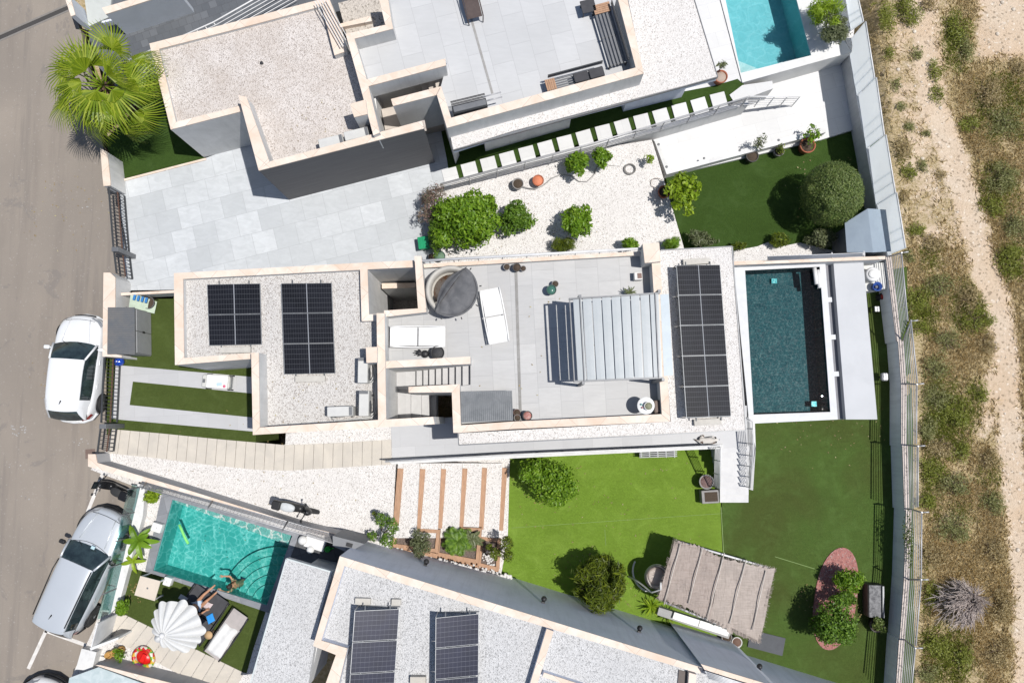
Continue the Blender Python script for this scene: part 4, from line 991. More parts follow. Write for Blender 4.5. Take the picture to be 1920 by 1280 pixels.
# ================================================================ PERGOLA
ZT, ZPG = 3.05, 4.95
c = P(1150, 640, ZT); pg = thing('pergola', 'grey framed pergola with pale slatted roof on the roof terrace', 'pergola', (c.x, c.y, ZT))
C4 = [(1068, 562), (1236, 551), (1243, 706), (1077, 713)]
T = [P(x, y, ZPG) for x, y in C4]
LOUV = mat('pale_blue_louvre', (.33, .355, .37), (.29, .32, .335), 1.5, .35, .04)
n = 9
for k in range(n):
    a, b = .035 + .965 * (k) / n + .004, .035 + .965 * (k + 1) / n - .008
    q = MB(); t1, t2, b1, b2 = T[0].lerp(T[1], a), T[0].lerp(T[1], b), T[3].lerp(T[2], a), T[3].lerp(T[2], b)
    rows = []
    for (u, dz) in ((0, 0), (.06, .001), (.5, .002), (.94, .001), (1, 0)):
        rows.append([t1.lerp(t2, u) + Vector((0, 0, dz)), b1.lerp(b2, u) + Vector((0, 0, dz))])
    bot = [[p - Vector((0, 0, .03)) for p in r_] for r_ in rows[::-1]]
    q.grid(rows + bot + [rows[0]], smooth=False); q.build('roof_slat', LOUV, pg)
def beam(par, pts, w_, h_, m_, name='beam'):
    q = MB()
    for a, b in zip(pts[:-1], pts[1:]):
        d = (b - a); n_ = Vector((-d.y, d.x, 0)).normalized() * w_ / 2
        q.grid([[a + n_, a - n_, a - n_ - Vector((0, 0, h_)), a + n_ - Vector((0, 0, h_))], [b + n_, b - n_, b - n_ - Vector((0, 0, h_)), b + n_ - Vector((0, 0, h_))]], close=True, smooth=False, caps=True)
        q.build(name, m_, par); q = MB()
ex = lambda p, dx, dy: p + Vector((dx, dy, .02))
beam(pg, [ex(T[0], -.02, .03), ex(T[1], .02, .03)], .05, .16, MIDM); beam(pg, [ex(T[3], -.02, -.03), ex(T[2], .02, -.03)], .05, .16, MIDM)
for u in (0.0, .115, .955):
    a, b = T[0].lerp(T[1], u), T[3].lerp(T[2], u); beam(pg, [a + Vector((0, .05, .05)), b + Vector((0, -.05, .05))], .035, .1, MIDM)
for (u, v_) in ((.115, 0), (1, 0), (.10, 1), (1, 1)):
    a = T[0].lerp(T[1], u).lerp(T[3].lerp(T[2], u), v_) + Vector((0, .09 if v_ == 0 else -.09, 0)); MB().box((a.x, a.y, (ZPG + ZT) / 2 + .02), (.09, .09, ZPG - ZT + .06)).build('post', MIDM, pg)
# side extension on the right, clear panel
E4 = [P(x, y, ZPG - .05) for x, y in ((1238, 552), (1254, 551), (1262, 703), (1245, 705))]
MB().prism3(E4, depth=.015).build('side_panel', mat('clear_side_panel', (.45, .50, .53), (.4, .45, .48), 2, .2, .02), pg)
# ================================================================ DECK ITEMS
c = P(1640, 513, -.1)
t_ = thing('water_tank', 'round white lidded tub on the white base by the garden wall', 'tub', (c.x, c.y, -.7), world=False)
MB().lathe((0, 0, 0), [(.26, 0), (.28, .45), (.27, .5), (.2, .52), (.01, .53)], 28).build('tub', WMET, t_); MB().lathe((-.04, 0, .53), [(.17, 0), (.15, .04), (.01, .05)], 24).build('lid', WPL, t_)
c = P(1648, 536, -.3)
t_ = thing('bucket', 'blue round bucket below the white lidded tub', 'bucket', (c.x, c.y, -.7), world=False)
MB().lathe((0, 0, 0), [(.13, 0), (.18, .3), (.16, .3), (.12, .1), (.01, .1)], 24).build('bucket', mat('blue_plastic', (.03, .08, .3), (.02, .05, .2), 4, .4), t_)
MB().lathe((0, 0, .12), [(.06, 0), (.06, .08), (.01, .1)], 12).build('grey_float', MIDM, t_)
for i, (a, b) in enumerate((((1527, 502), (1531, 533)), ((1533, 506), (1537, 540)))):
    q = MB(); q.tube([P(*a, .06), P(*b, .06)], .075, 12); tag(q.build('pool_cover_roll', WPL), ('shorter upper' if i == 0 else 'longer lower') + ' white roll floating in the dark pool corner', 'pool float')
c = P(1660, 706, LAWN + .5)
t_ = thing('garden_lamp', 'boxy silver garden lamp mounted beside the pool deck lawn', 'lamp', (c.x, c.y, LAWN), world=False)
MB().box((0, 0, .42), (.26, .32, .2), 0, .07).build('head', CHROME, t_); MB().box((0, 0, .17), (.07, .07, .34)).build('post', BLACK, t_)
# bench box by the wall
c = P(1644, 1127, LAWN + .55); t_ = thing('storage_bench', 'weathered grey storage bench against the tall garden wall', 'bench', (c.x, c.y, LAWN), R(-2), world=False)
MB().box((0, 0, .25), (.62, 1.18, .5), 0, .02).build('body', DPOT, t_); MB().box((-.05, 0, .52), (.46, 1.18, .05), 0, .01).build('lid', mat('mottled_grey_lid', (.20, .20, .205), (.05, .05, .055), 9, .8), t_)
MB().box((.22, 0, .56), (.07, 1.16, .12), 0, .01).build('back_edge', MIDM, t_)
# ---- storage sheds
SHB = [(202, 576), (252, 576), (253, 664), (201, 664)]
c = P(227, 620, 0); sd_ = thing('storage_shed', 'low grey garden shed with a ribbed roof behind the white parked car', 'shed', (c.x, c.y, .02))
T = [P(x, y, 1.32) for x, y in SHB]
MB().prism3([p + (sum(T, Vector()) / 4 - p) * .03 - Vector((0, 0, .04)) for p in T], zbot=.02).build('walls', mat('grey_shed_wall', (.21, .215, .22), (.17, .175, .18), 3, .5), sd_)
q = MB(); q.prism3(T, depth=.04); rf = q.build('roof', mat('dark_ribbed_roof', (.11, .118, .128), (.15, .145, .14), 2, .32), sd_)
q = MB()
for k in range(22):
    a, b = T[0].lerp(T[3], (k + .5) / 22), T[1].lerp(T[2], (k + .5) / 22); q.tube([a.lerp(b, .02) + Vector((0, 0, .002)), a.lerp(b, .98) + Vector((0, 0, .002))], .012, 5, False)
q.build('rib', rf.data.materials[0], rf)
for k in range(2):
    a, b = T[1].lerp(T[2], .04 + .47 * k), T[1].lerp(T[2], .04 + .47 * k + .45)
    q = MB(); off_ = Vector((.035, 0, 0))
    q.prism3([a + off_ - Vector((0, 0, .1)), b + off_ - Vector((0, 0, .1)), b + off_ * .2 - Vector((0, 0, .1)), a + off_ * .2 - Vector((0, 0, .1))], zbot=.08)
    dr = q.build('door', mat('pale_shed_door', (.29, .295, .30), None, 3, .5), sd_)
    h_ = b if k == 0 else a; MB().box((h_.x + .06, h_.y, .75), (.03, .04, .14)).build('handle', BLACK, dr)
c = P(1628, 435, -1)
s2 = thing('storage_shed', 'blue grey shed with a two pitched roof beside the round clipped tree', 'shed', (c.x, c.y, NLAW))
ZR, ZE = .75, .5
RA, RB = P(1627, 391, ZR), P(1637, 473, ZR)
for sgn, (a, b) in ((0, ((1584, 418), (1588, 473))), (1, ((1661, 393), (1671, 471)))):
    A_, B_ = P(*a, ZE), P(*b, ZE); q = MB(); q.grid([[RA, RB], [A_, B_], [A_ - Vector((0, 0, .05)), B_ - Vector((0, 0, .05))], [RA - Vector((0, 0, .05)), RB - Vector((0, 0, .05))]], close=False, smooth=False)
    q.build('roof', mat('slate_blue_roof' + str(sgn), (.22, .27, .32), (.19, .235, .285), 1.5, .6, .1), s2)
Wc = [P(1592, 422, ZE), P(1656, 399, ZE), P(1665, 466, ZE), P(1596, 468, ZE)]
MB().prism3([Vector((p.x, p.y, ZE - .06)) for p in Wc], zbot=NLAW).build('walls', mat('dim_shed_wall', (.15, .16, .17), None, 2), s2)
# ---- folded blue chair by the pier
c = P(263, 567, .6)
t_ = thing('folding_chair', 'blue and pale green folding chair leaning by the street wall', 'chair', (c.x, c.y, .02), R(-12), world=False)
q = MB(); rows = [[(-.35 + .75 * k / 6, .28 - .1 * k / 6, .75 - .1 * k), (-.3 + .7 * k / 6, -.28, .72 - .1 * k)] for k in range(7)]; q.grid(rows); q.build('sling', mat('pale_green_sling', (.42, .5, .40), None, 4), t_)
for k in range(4): MB().box((-.16 + .12 * k, .13, .79 - .065 * k), (.09, .2, .02), 0, .005).build('blue_slat', mat('blue_slat', (.03, .17, .42), None, 4), t_)
for s_ in (-1, 1): MB().tube([(-.38, s_ * .29, .78), (.4, s_ * .26, .1)], .015, 6).build('frame', BLACK, t_)
# blue buoy ball
c = P(223, 678, .2); t_ = thing('exercise_ball', 'shiny blue ball squeezed by the dark gate near the shed', 'ball', (c.x, c.y, .03), world=False)
MB().ball((0, 0, .17), .17, 12, sx=1.15).build('ball', mat('shiny_blue', (.01, .05, .33), None, 2, .12, 0, spec=.8), t_); MB().lathe((0, 0, .33), [(.03, 0), (.02, .02)], 10).build('valve', WPL, t_)
# ---- white cool box trolley on the front drive
c = P(403, 715, .65); t_ = thing('trolley', 'white rounded trolley box with drawing on its lid on the front drive', 'trolley', (c.x, c.y, .03), R(-4), world=False)
MB().box((0, 0, .36), (1.05, .5, .42), 0, .08).build('body', mat('warm_white_body', (.5, .5, .48), None, 3, .5), t_)
MB().box((.08, 0, .6), (.80, .5, .1), 0, .045).build('lid', WPL, t_)
MB().box((.18, -.09, .653), (.20, .12, .006), R(12), .002).build('blue_print', mat('pale_blue_print', (.42, .55, .66), None, 4), t_); MB().lathe((.37, -.15, .65), [(.055, 0), (.05, .006), (.01, .008)], 14).build('pink_sticker', mat('pink_sticker', (.55, .12, .2), None, 4), t_)
MB().box((-.42, 0, .59), (.09, .14, .02), 0, .004).build('vent', MIDM, t_)
MB().tube([(.5, .2, .5), (.62, .2, .62), (.62, -.2, .62), (.5, -.2, .5)], .015, 6).build('handle', MIDM, t_)
for s_ in ((.42, .26), (.42, -.26), (-.4, .26), (-.4, -.26)):
    w_ = MB().lathe((0, 0, -.025), [(.1, 0), (.11, .01), (.11, .04), (.1, .05)], 16).build('wheel', BLACK, t_); w_.rotation_euler = (R(90), 0, 0); w_.location = (s_[0], s_[1], .11)
# ================================================================ STREET GATES
def gate(label, top, base, zt, zb, cat='gate', n=None, name='sliding_gate', mids=(0.5,), mtl=None):
    mtl = mtl or DARKM
    TA, TBv = P(*top[0], zt), P(*top[1], zt); BA, BBv = P(*base[0], zb), P(*base[1], zb)
    BA = Vector((TA.x, TA.y, zb)); BBv = Vector((TBv.x, TBv.y, zb)); L_ = (TBv - TA).length
    th = thing(name, label, cat, tuple((BA + BBv) / 2)); n = n or int(L_ / .13)
    fr = MB(); fr.bar(TA, TBv, .05, zt - .06); fr.build('top_rail', mtl, th)
    fr = MB(); fr.bar(Vector((BA.x, BA.y, zb + .14)), Vector((BBv.x, BBv.y, zb + .14)), .05, zb + .08); fr.build('bottom_rail', mtl, th)
    for m_ in mids:
        z = zb + (zt - zb) * m_; fr = MB(); fr.bar(Vector((TA.x, TA.y, z)), Vector((TBv.x, TBv.y, z)), .035, z - .05); fr.build('middle_rail', mat('rusty_rail', (.10, .05, .035), None, 5) if m_ == mids[0] else mtl, th)
    q = MB()
    for k in range(n + 1):
        p = TA.lerp(TBv, k / n); q.box((p.x, p.y, (zt - .06 + zb + .14) / 2), (.022, .022, zt - zb - .2))
    q.build('bars', mtl, th); return th
GD = 'dark metal street gates and fences'
def g_(th): th['group'] = GD; return th
g_(gate('dark barred sliding gate closing the wide pale tiled drive', ((203, 350), (212, 464)), ((234, 350), (240, 466)), 1.35, .02))
g_(gate('short dark barred fence piece beside the pier of the pale drive', ((213, 470), (218, 512)), ((236, 472), (238, 512)), 1.35, .02, 'fence', name='street_fence'))
g_(gate('dark barred gate behind the rear wheel of the white parked car', ((195, 670), (189, 792)), ((218, 670), (210, 792)), 1.3, .02))
g_(gate('dark barred pedestrian gate at the plank path', ((188, 802), (182, 848)), ((210, 802), (202, 848)), 1.3, .02, name='pedestrian_gate'))
for (px, py, lb) in ((214, 467, 'grey metal gate post box at the pale tiled drive'), (191, 799, 'grey metal gate post box between the two dark gates of the plank path')):
    c = P(px, py, 1.4); th = thing('gate_post', lb, 'gate post', (c.x, c.y, 0), world=False); MB().box((.02, 0, .7), (.24, .17, 1.4), 0, .01).build('post', MIDM, th); MB().box((-.12, 0, 1.2), (.04, .12, .2), 0, .005).build('intercom', CHROME, th)
q = MB(); q.tube([P(x, y, .25) for x, y in ((221, 355), (224, 375), (224, 400), (232, 440), (236, 465), (232, 476), (228, 474))], .035, 8); q.tube([P(219, 350, .3), P(221, 385, .3)], .07, 8)
tag(q.build('gate_motor_cable', BLACK), 'thick black cable running along the inside of the wide sliding gate', 'cable')
# ================================================================ WIRE RAILINGS
def wires(label, pts, zt, zb, npost, nw, mtl, name='railing', lean=(0, 0), base=None):
    """pts: picture points of the top rail with z"""
    T = [P(x, y, z) for x, y, z in pts]
    c = T[0]; th = thing(name, label, 'railing', (c.x, c.y, c.z - (zt - zb)))
    h_ = zt - zb; off_ = Vector((lean[0], lean[1], 0))
    q = MB(); q.tube(T, .028, 8); q.build('top_rail', mtl, th)
    for k in range(1, nw):
        q = MB(); q.tube([p - Vector((0, 0, h_ * k / nw)) + off_ * (k / nw) for p in T], .012, 5); q.build('wire', mtl, th)
    L_ = sum((T[i + 1] - T[i]).length for i in range(len(T) - 1))
    for k in range(npost):
        s_ = L_ * k / (npost - 1); i = 0
        while i < len(T) - 2 and s_ > (T[i + 1] - T[i]).length: s_ -= (T[i + 1] - T[i]).length; i += 1
        p = T[i].lerp(T[i + 1], min(1, s_ / (T[i + 1] - T[i]).length)); q = MB(); q.tube([p, p - Vector((0, 0, h_)) + off_], .02, 6); q.build('post', mtl, th)
    return th
wires('white wire railing along the stepping stone side path', [(826, 345, 1.0), (1110, 269, 1.0), (1402, 182, 1.0)], 1.0, 0, 12, 6, CHROME)
wires('white wire railing on the bright patio steps', [(1404, 181, .9), (1500, 182, -.15)], 1, 0, 5, 5, WMET)
wires('white wire railing above the retaining wall of the tiled walkway', [(722, 865, .95), (960, 852, .95), (1350, 835, .95)], 1, .1, 14, 4, WMET)
wires('white railing on the outer side of the garden stairs', [(1399, 782, 1.0), (1412, 790, 1.0), (1413, 840, .9), (1406, 914, -.45)], 1, 0, 7, 6, WMET)
wires('white railing on the inner side of the garden stairs', [(1352, 838, .9), (1349, 915, -.4)], 1, 0, 4, 6, WMET)
q = MB()
for k in range(9): q.tube([P(266 + k * -.6, 902 + k * 1.3, 1.0 + .1 * k), P(668 - k * 1.0, 1013 + k * 1.9, 1.0 + .1 * k)], .02 if k in (0, 8) else .009, 5)
for k in range(60):
    u = k / 59; a = P(266 + 402 * u, 902 + 111 * u, 1.0); b = P(261 + 399 * u, 912.4 + 116 * u, 1.8); q.tube([a, b], .007, 4)
ms = thing('mesh_fence', 'white metal mesh fence along the wall of the turquoise pool', 'fence', tuple(P(450, 960, 1.0))); q.build('mesh', CHROME, ms)
for k in range(4):
    u = (.02, .33, .68, .98)[k]; a = P(266 + 402 * u, 902 + 111 * u, 1.0); b = P(258 + 399 * u, 914 + 118 * u, 1.95); MB().tube([a, b], .03, 6).build('post', MIDM, ms)
q = MB()
for k in range(7): q.tube([P(1440 + k * .3, 480 - k * 1.2 + 8, .6 + .12 * k), P(1622, 472 - k * 1.0 + 8, .6 + .12 * k)], .012, 5)
nr_ = thing('net_rail', 'white folded net rail along the north side of the dark pool', 'railing', tuple(P(1500, 482, .5))); q.build('net', WMET, nr_)
for k in range(4): MB().tube([P(1440 + 60 * k, 488 - 2.5 * k, .5), P(1440 + 60 * k, 479 - 2.5 * k, 1.35)], .025, 6).build('post', WMET, nr_)
# low stepping stones
ORD = 'first second third fourth fifth sixth seventh eighth ninth tenth eleventh twelfth thirteenth fourteenth fifteenth'.split()
q = None
for k in range(15):
    u = k / 14; cx, cy = 845 + (1348 - 845) * u, 330 + (189 - 330) * u
    c = P(cx, cy, .03); st_ = MB(); st_.box((c.x, c.y, .02), (.58, .62, .05), R(15) + .02 * math.sin(k * 3), .008)
    o = tag(st_.build('stepping_stone', TILE_W), f'{ORD[k]} stepping stone from the street end of the green side path', 'stepping stone', 'stepping stones of the side path')
slab('patio_landing', [(1368, 178), (1392, 160), (1448, 152), (1450, 166), (1404, 183), (1376, 191)], .02, TILE_W)
# ================================================================ GARDEN STEPS, SLEEPERS, PLANTERS
gs_ = thing('garden_stairs', 'white garden stairs going down from the walkway to the dark green lawn', 'stairs', tuple(P(1378, 890, LAWN)))
for k in range(9):
    y0, y1 = 836 + 11.4 * k, 836 + 11.4 * (k + 1) + (3 if k == 8 else 0); z = .02 - .165 * (k + .3); xr = 1405 - k * .2
    MB().prism3([P(1350, y0 - 1, z), P(xr, y0 - 1, z), P(xr, y1, z), P(1350, y1, z)], zbot=LAWN - .1).build('step', mat('white_step_stone', (.54, .54, .54), (.47, .47, .475), 2), gs_)
q = MB(); q.prism3([P(1403, 779, .1), P(1415, 779, .1), P(1417, 840, .1), P(1412, 919, -1.25), P(1405, 917, -1.25), P(1409, 840, .1)], zbot=LAWN - .1); q.build('side_wall', WHITE, gs_)
TIMB = NT('orange_brown_timber'); n1 = TIMB.noise(TIMB.pos(True, 0, (5, 1, 1)), 4, 7, .7)
TIMB = TIMB.done(TIMB.mix(TIMB.ramp(n1, [(.35, 0), (.7, 1)]), (.40, .245, .155), (.27, .16, .10)), .85)
ord_ = ['leftmost timber sleeper step in the white gravel', 'second timber sleeper step from the left in the white gravel', 'third timber sleeper step from the left in the white gravel',
        'third timber sleeper step from the green lawn', 'second timber sleeper step from the green lawn', 'timber sleeper step right beside the bright green lawn']
for k, (a, b) in enumerate((((751, 878), (742, 985)), ((792, 879), (783, 990)), ((831, 879), (823, 990)), ((871, 878), (863, 990)), ((908, 877), (901, 992)), ((946, 877), (938, 994)))):
    z = .07 - .235 * k; q = MB(); A, B = P(*a, z), P(*b, z); q.bar(A, B, .215, z - .3)
    tag(q.build('timber_sleeper', TIMB), ord_[k], 'timber step', 'timber sleeper steps in the white gravel')
# stepped gravel between sleepers
gx = [740, 746, 787, 827, 867, 904, 942, 952]
for k in range(5):
    z = -.02 - .25 * k
    slab('gravel_bed', [(gx[k + 1], 868), (gx[k + 2], 868), (gx[k + 2] - 7, 1008), (gx[k + 1] - 8, 1008)], max(z, -1.1) + .035, GRAV_W)
SOILB = gravel('reddish_bark_soil', (.13, .10, .085), (.09, .07, .06), (.22, .17, .14), 24, .3)
def planter_box(label, quad_, z, h=.3):
    c = P(sum(p[0] for p in quad_) / 4, sum(p[1] for p in quad_) / 4, z); th = thing('timber_planter', label, 'planter', (c.x, c.y, z - h), group='timber planters beside the grey side wall')
    Q = [P(x, y, z) for x, y in quad_]; ce = sum(Q, Vector()) / 4
    for k in range(4):
        a, b = Q[k], Q[(k + 1) % 4]; d = (b - a).normalized() * .06
        MB().bar(a + d * (1 if k % 2 else -1.0) + Vector((0, 0, .003 * k)), b - d * (1 if k % 2 else -1.0) + Vector((0, 0, .003 * k)), .13, z - h).build('timber_side', TIMB, th)
    q = MB(); q.prism3([p + (ce - p) * .03 - Vector((0, 0, .08)) for p in Q], depth=.12); q.build('soil', SOILB, th)
planter_box('left timber planter with a leafy bush at the foot of the grey wall', [(743, 991), (822, 996), (818, 1032), (738, 1022)], -.2)
planter_box('middle timber planter with a spiky cycad at the foot of the grey wall', [(825, 990), (900, 993), (895, 1052), (820, 1038)], -.55)
planter_box('right timber planter with white stones beside the green lawn', [(903, 1009), (936, 1013), (933, 1066), (898, 1058)], -.95)
q = MB()
for (a, b, z) in (((735, 1022), (820, 1042), -.45), ((820, 1044), (935, 1068), -1.1)): q.strip(a, b, 8, z, -1.6)
tag(q.build('timber_edging', TIMB), 'low timber edging in front of the three planters', 'edging')
q = MB()
for k in range(120):
    u = random.random(); p = P(735 + 225 * u + random.gauss(0, 2), 1030 + 52 * u + random.gauss(0, 3), -1.1 + .8 * (1 - u)); q.ball(p, random.uniform(.03, .07), 4, .6)
for k in range(60):
    p = P(917 + random.gauss(0, 8), 1048 + random.gauss(0, 7), -.98); q.ball(p, random.uniform(.025, .05), 4, .6)
struct(q.build('white_pebbles', mat('white_pebble', (.6, .58, .56), (.4, .38, .36), 9, .8)), 'stuff')
# ================================================================ FOLIAGE
LF_C = leafm('citrus_leaf', (.085, .17, .010), (.16, .29, .016), (.28, .42, .04))
LF_G = leafm('mid_green_leaf', (.06, .125, .014), (.12, .22, .022), (.20, .32, .04))
LF_D = leafm('clipped_dark_leaf', (.08, .12, .026), (.13, .185, .045), (.23, .27, .08), .3)
LF_Y = leafm('yellow_green_leaf', (.16, .25, .012), (.25, .36, .02), (.34, .44, .04))
LF_O = leafm('olive_conifer_leaf', (.05, .075, .010), (.11, .15, .012), (.24, .29, .025), .3)
LF_P = leafm('palm_leaf', (.12, .19, .009), (.24, .32, .016), (.38, .43, .05), .4)
LF_S = leafm('silver_shrub_leaf', (.09, .11, .045), (.14, .16, .075), (.2, .22, .12), .25)
LF_OL = leafm('oleander_leaf', (.10, .11, .06), (.2, .14, .11), (.36, .22, .2), .25)
BARK = mat('brown_bark', (.12, .085, .06), (.075, .055, .04), 6, .95, .5, 18)
PBARK = NT('palm_trunk_fibre'); _b = PBARK.vor(PBARK.pos(False, 0, (1, 1, 1)), 9); PBARK.bump(_b.outputs['Distance'], 1, .06)
PBARK = PBARK.done(PBARK.ramp(_b.outputs['Distance'], [(0, (.15, .095, .06)), (.5, (.05, .03, .02))]), .95)
def rnd_dir(up=0.0):
    while True:
        v = Vector((random.uniform(-1, 1), random.uniform(-1, 1), random.uniform(-1, 1)))
        if .05 < v.length < 1: v.normalize(); v.z += up; return v.normalized()
def leaf(mb, p, nrm, l, w_, tip=None):
    t1 = nrm.cross(tip or rnd_dir()); 
    if t1.length < .05: t1 = nrm.cross(Vector((1, 0, 0)))
    t1.normalize(); t2 = nrm.cross(t1)
    i = len(mb.v); mb.v += [tuple(p - t2 * l * .5), tuple(p + t1 * w_ * .5 + nrm * l * .06), tuple(p + t2 * l * .5), tuple(p - t1 * w_ * .5 + nrm * l * .06)]
    mb.f.append([i, i + 1, i + 2, i + 3]); mb.sm.append(False)
def crown(c, rx, ry, rz, n, ll, lw, lumps=9, shell=.55, out=.8, seed=0, lumpr=.42, flat=0.0, core=.72, fuzz=.12):
    """leaves spread through a lumpy volume: clumps with gaps between"""
    random.seed(seed + int(abs(c[0] * 31 + c[1] * 17)) ); c = Vector(c); mb = MB()
    L = [(Vector((0, 0, 0)), core)]
    for k in range(lumps):
        d = rnd_dir(.25); L.append((Vector((d.x, d.y, d.z)) * random.uniform(.45, .88), random.uniform(lumpr * .5, lumpr * 1.2)))
    tot = sum(r ** 2 for _, r in L)
    for lc, r in L:
        m = int(n * r ** 2 / tot)
        for k in range(m):
            d = rnd_dir(.2); rr = r * (shell + (1 - shell) * random.random() ** .5) * (1.0 + fuzz * random.gauss(0, 1))
            v = lc + d * rr
            if v.z < -1.0: v.z = -1.0
            p = c + Vector((v.x * rx, v.y * ry, v.z * rz))
            nn = (d * out + rnd_dir(.3) * (1.1 - out * .5) + Vector((0, 0, flat))).normalized()
            s_ = random.uniform(.65, 1.25); leaf(mb, p, nn, ll * s_, lw * s_)
    return mb
def plant(label, px, py, rpx, z0, h, lm, kind='shrub', n=2500, ll=.11, lw=.055, name=None, cat=None, trunk=.3, lumps=9, seed=0, ry=None, group=None, zc=None, **kw):
    """px,py,rpx: crown as seen in the picture; h total height above z0"""
    rxy = rpx / (FPX / (CAMH - z0 - h * .6)); zc_ = z0 + (zc if zc is not None else h * (1 + trunk) / 2); c = P(px, py, zc_)
    rz = (z0 + h - zc_)
    th = thing(name or kind, label, cat or kind, (c.x, c.y, z0), world=False, group=group)
    mb = crown((0, 0, zc_ - z0), rxy, (ry / rpx if ry else 1) * rxy, rz, n, ll, lw, lumps, seed=seed + int(px), **kw)
    mb.build('crown', lm, th)
    random.seed(int(px * 7 + py)); q = MB(); r0 = max(.018, rxy * .07)
    top = zc_ - z0; q.tube([(0, 0, 0), (r0 * .6, 0, top * .35), (0, r0 * .7, top * .8)], [r0 * 1.25, r0, r0 * .7], 8)
    for k in range(6):
        a = k * 1.05 + random.random() * .5; e = Vector((rxy * .62 * math.cos(a), rxy * .62 * math.sin(a), top + rz * random.uniform(-.1, .5)))
        q.tube([(0, 0, top * .45), e * .5 + Vector((0, 0, top * .2)), e], [r0 * .6, r0 * .4, r0 * .15], 5)
    q.build('trunk', BARK, th); return th
plant('big glossy lime green bush beside the green bin', 872, 418, 70, -.05, 2.2, LF_C, 'bush', 9000, .17, .085, trunk=.1, lumps=16, ry=66, name='large_bush', shell=.5)
plant('pink flowering loose bush behind the big lime green bush', 812, 388, 34, 0, 1.5, LF_OL, 'bush', 1900, .13, .03, trunk=.15, ry=46, name='oleander_bush', lumps=12, shell=.2)
plant('narrow leaved green bush strip left of the big glossy bush', 822, 435, 20, 0, 1.5, LF_G, 'bush', 1800, .16, .03, trunk=.1, ry=46, name='oleander_bush')
plant('small bright knob of bush above the big glossy bush', 918, 380, 14, -.2, 1.6, LF_C, 'bush', 700, .15, .08, trunk=.3)
GT = 'citrus trees on the white gravel'
plant('deep green dense citrus tree on the white gravel, near the big bush', 970, 407, 34, -.3, 1.5, LF_G, 'tree', 2600, .15, .075, name='citrus_tree', group=GT)
plant('lighter spiky citrus tree in the middle of the white gravel', 1079, 415, 36, -.45, 1.6, LF_C, 'tree', 2300, .17, .08, name='citrus_tree', group=GT, lumps=12)
plant('leafy citrus tree touching the wire railing', 1080, 305, 25, -.4, 1.3, LF_C, 'tree', 1500, .15, .07, name='citrus_tree', group=GT)
plant('small citrus tree with orange fruit near the wire railing', 1128, 296, 20, -.45, 1.2, LF_C, 'tree', 1000, .14, .07, name='citrus_tree', group=GT)
plant('thin yellow sapling on the gravel near the patio corner', 1218, 298, 11, -.6, .8, LF_Y, 'sapling', 170, .12, .05, name='sapling')
plant('grassy olive tuft bush by the north wall on the gravel', 1055, 461, 28, -.4, .8, LF_O, 'bush', 1700, .22, .02, ry=15, name='grass_tuft', cat='grass tuft', trunk=0)
plant('small lime bush by the north wall on the gravel', 1180, 454, 17, -.5, .9, LF_C, 'bush', 700, .14, .06, ry=12)
plant('grassy lime tuft right of the stone pillar', 1257, 458, 21, -.7, .8, LF_C, 'bush', 1300, .2, .02, ry=13, name='grass_tuft', cat='grass tuft', trunk=0)
plant('silvery green shrub at the lawn edge above the panel roof', 1315, 449, 31, -1.25, .9, LF_S, 'shrub', 900, .16, .05, ry=16)
plant('low yellow green plant at the corner of the deep green lawn', 1385, 462, 18, -1.25, .5, LF_O, 'shrub', 350, .12, .04, ry=10)
plant('olive green low shrub between white gravel and the deep lawn', 1466, 450, 24, -1.25, .7, LF_O, 'shrub', 1100, .12, .04, ry=15)
plant('leafy shrub with pale flowers left of the blue grey shed', 1542, 449, 30, -1.25, 1.0, LF_S, 'shrub', 1500, .12, .05, ry=22)
plant('dark low plant under the round clipped tree', 1605, 388, 9, -1.25, .6, LF_D, 'shrub', 300, .1, .04)
plant('great round clipped dark tree on the deep green lawn', 1559, 364, 57, -1.25, 2.9, LF_D, 'tree', 30000, .06, .04, lumps=16, trunk=.05, ry=63, name='clipped_tree', shell=.93, out=1.0, lumpr=.3, zc=1.65, core=.97, fuzz=.03)
plant('yellow green broad leaved tree growing from a terracotta pot', 1282, 363, 37, -1.0, 2.0, LF_Y, 'tree', 1000, .2, .11, name='potted_tree', trunk=.5, lumps=12, shell=.3, ry=40)
plant('sparse bush on the poolside terrace with yellow green fronds', 1547, 22, 36, .1, 1.3, LF_Y, 'shrub', 1700, .30, .03, ry=34, name='spiky_shrub', shell=.2)
plant('rounded grey green bush at the pool corner by the screen', 1563, 58, 35, .1, 1.2, LF_S, 'bush', 3000, .12, .04, ry=32, seed=3, shell=.3)
plant('leafy shoot in the terracotta pot on the poolside terrace', 1354, 122, 10, .4, .6, LF_S, 'plant', 60, .2, .08, name='potted_plant')
plant('leafy branchy plant in the big terracotta pot', 1525, 250, 20, NLAW + .4, .9, LF_C, 'plant', 170, .14, .08, name='potted_plant', shell=.1, ry=22)
plant('thin green plant in the dark pot on the planter wall', 1425, 265, 15, NLAW + .4, .8, LF_S, 'plant', 150, .16, .04, name='potted_plant', shell=.1)
plant('small yellowish plant between two larger pots', 1463, 280, 11, NLAW + .3, .4, LF_O, 'plant', 170, .12, .04, name='potted_plant')
plant('round citrus tree on the bright green lawn', 1025, 897, 53, LAWN, 2.2, LF_C, 'tree', 8000, .13, .065, lumps=18, trunk=.2, ry=46, name='citrus_tree')
plant('spreading olive green conifer at the grey side wall', 1124, 1095, 56, LAWN, 2.5, LF_O, 'tree', 9500, .28, .04, lumps=26, trunk=.1, ry=55, name='conifer', shell=.3, lumpr=.30, core=.6)
plant('round dark leafy citrus tree at the foot of the red gravel bed', 1560, 1171, 46, LAWN, 2.0, LF_G, 'tree', 5200, .13, .065, lumps=14, trunk=.2, name='citrus_tree')
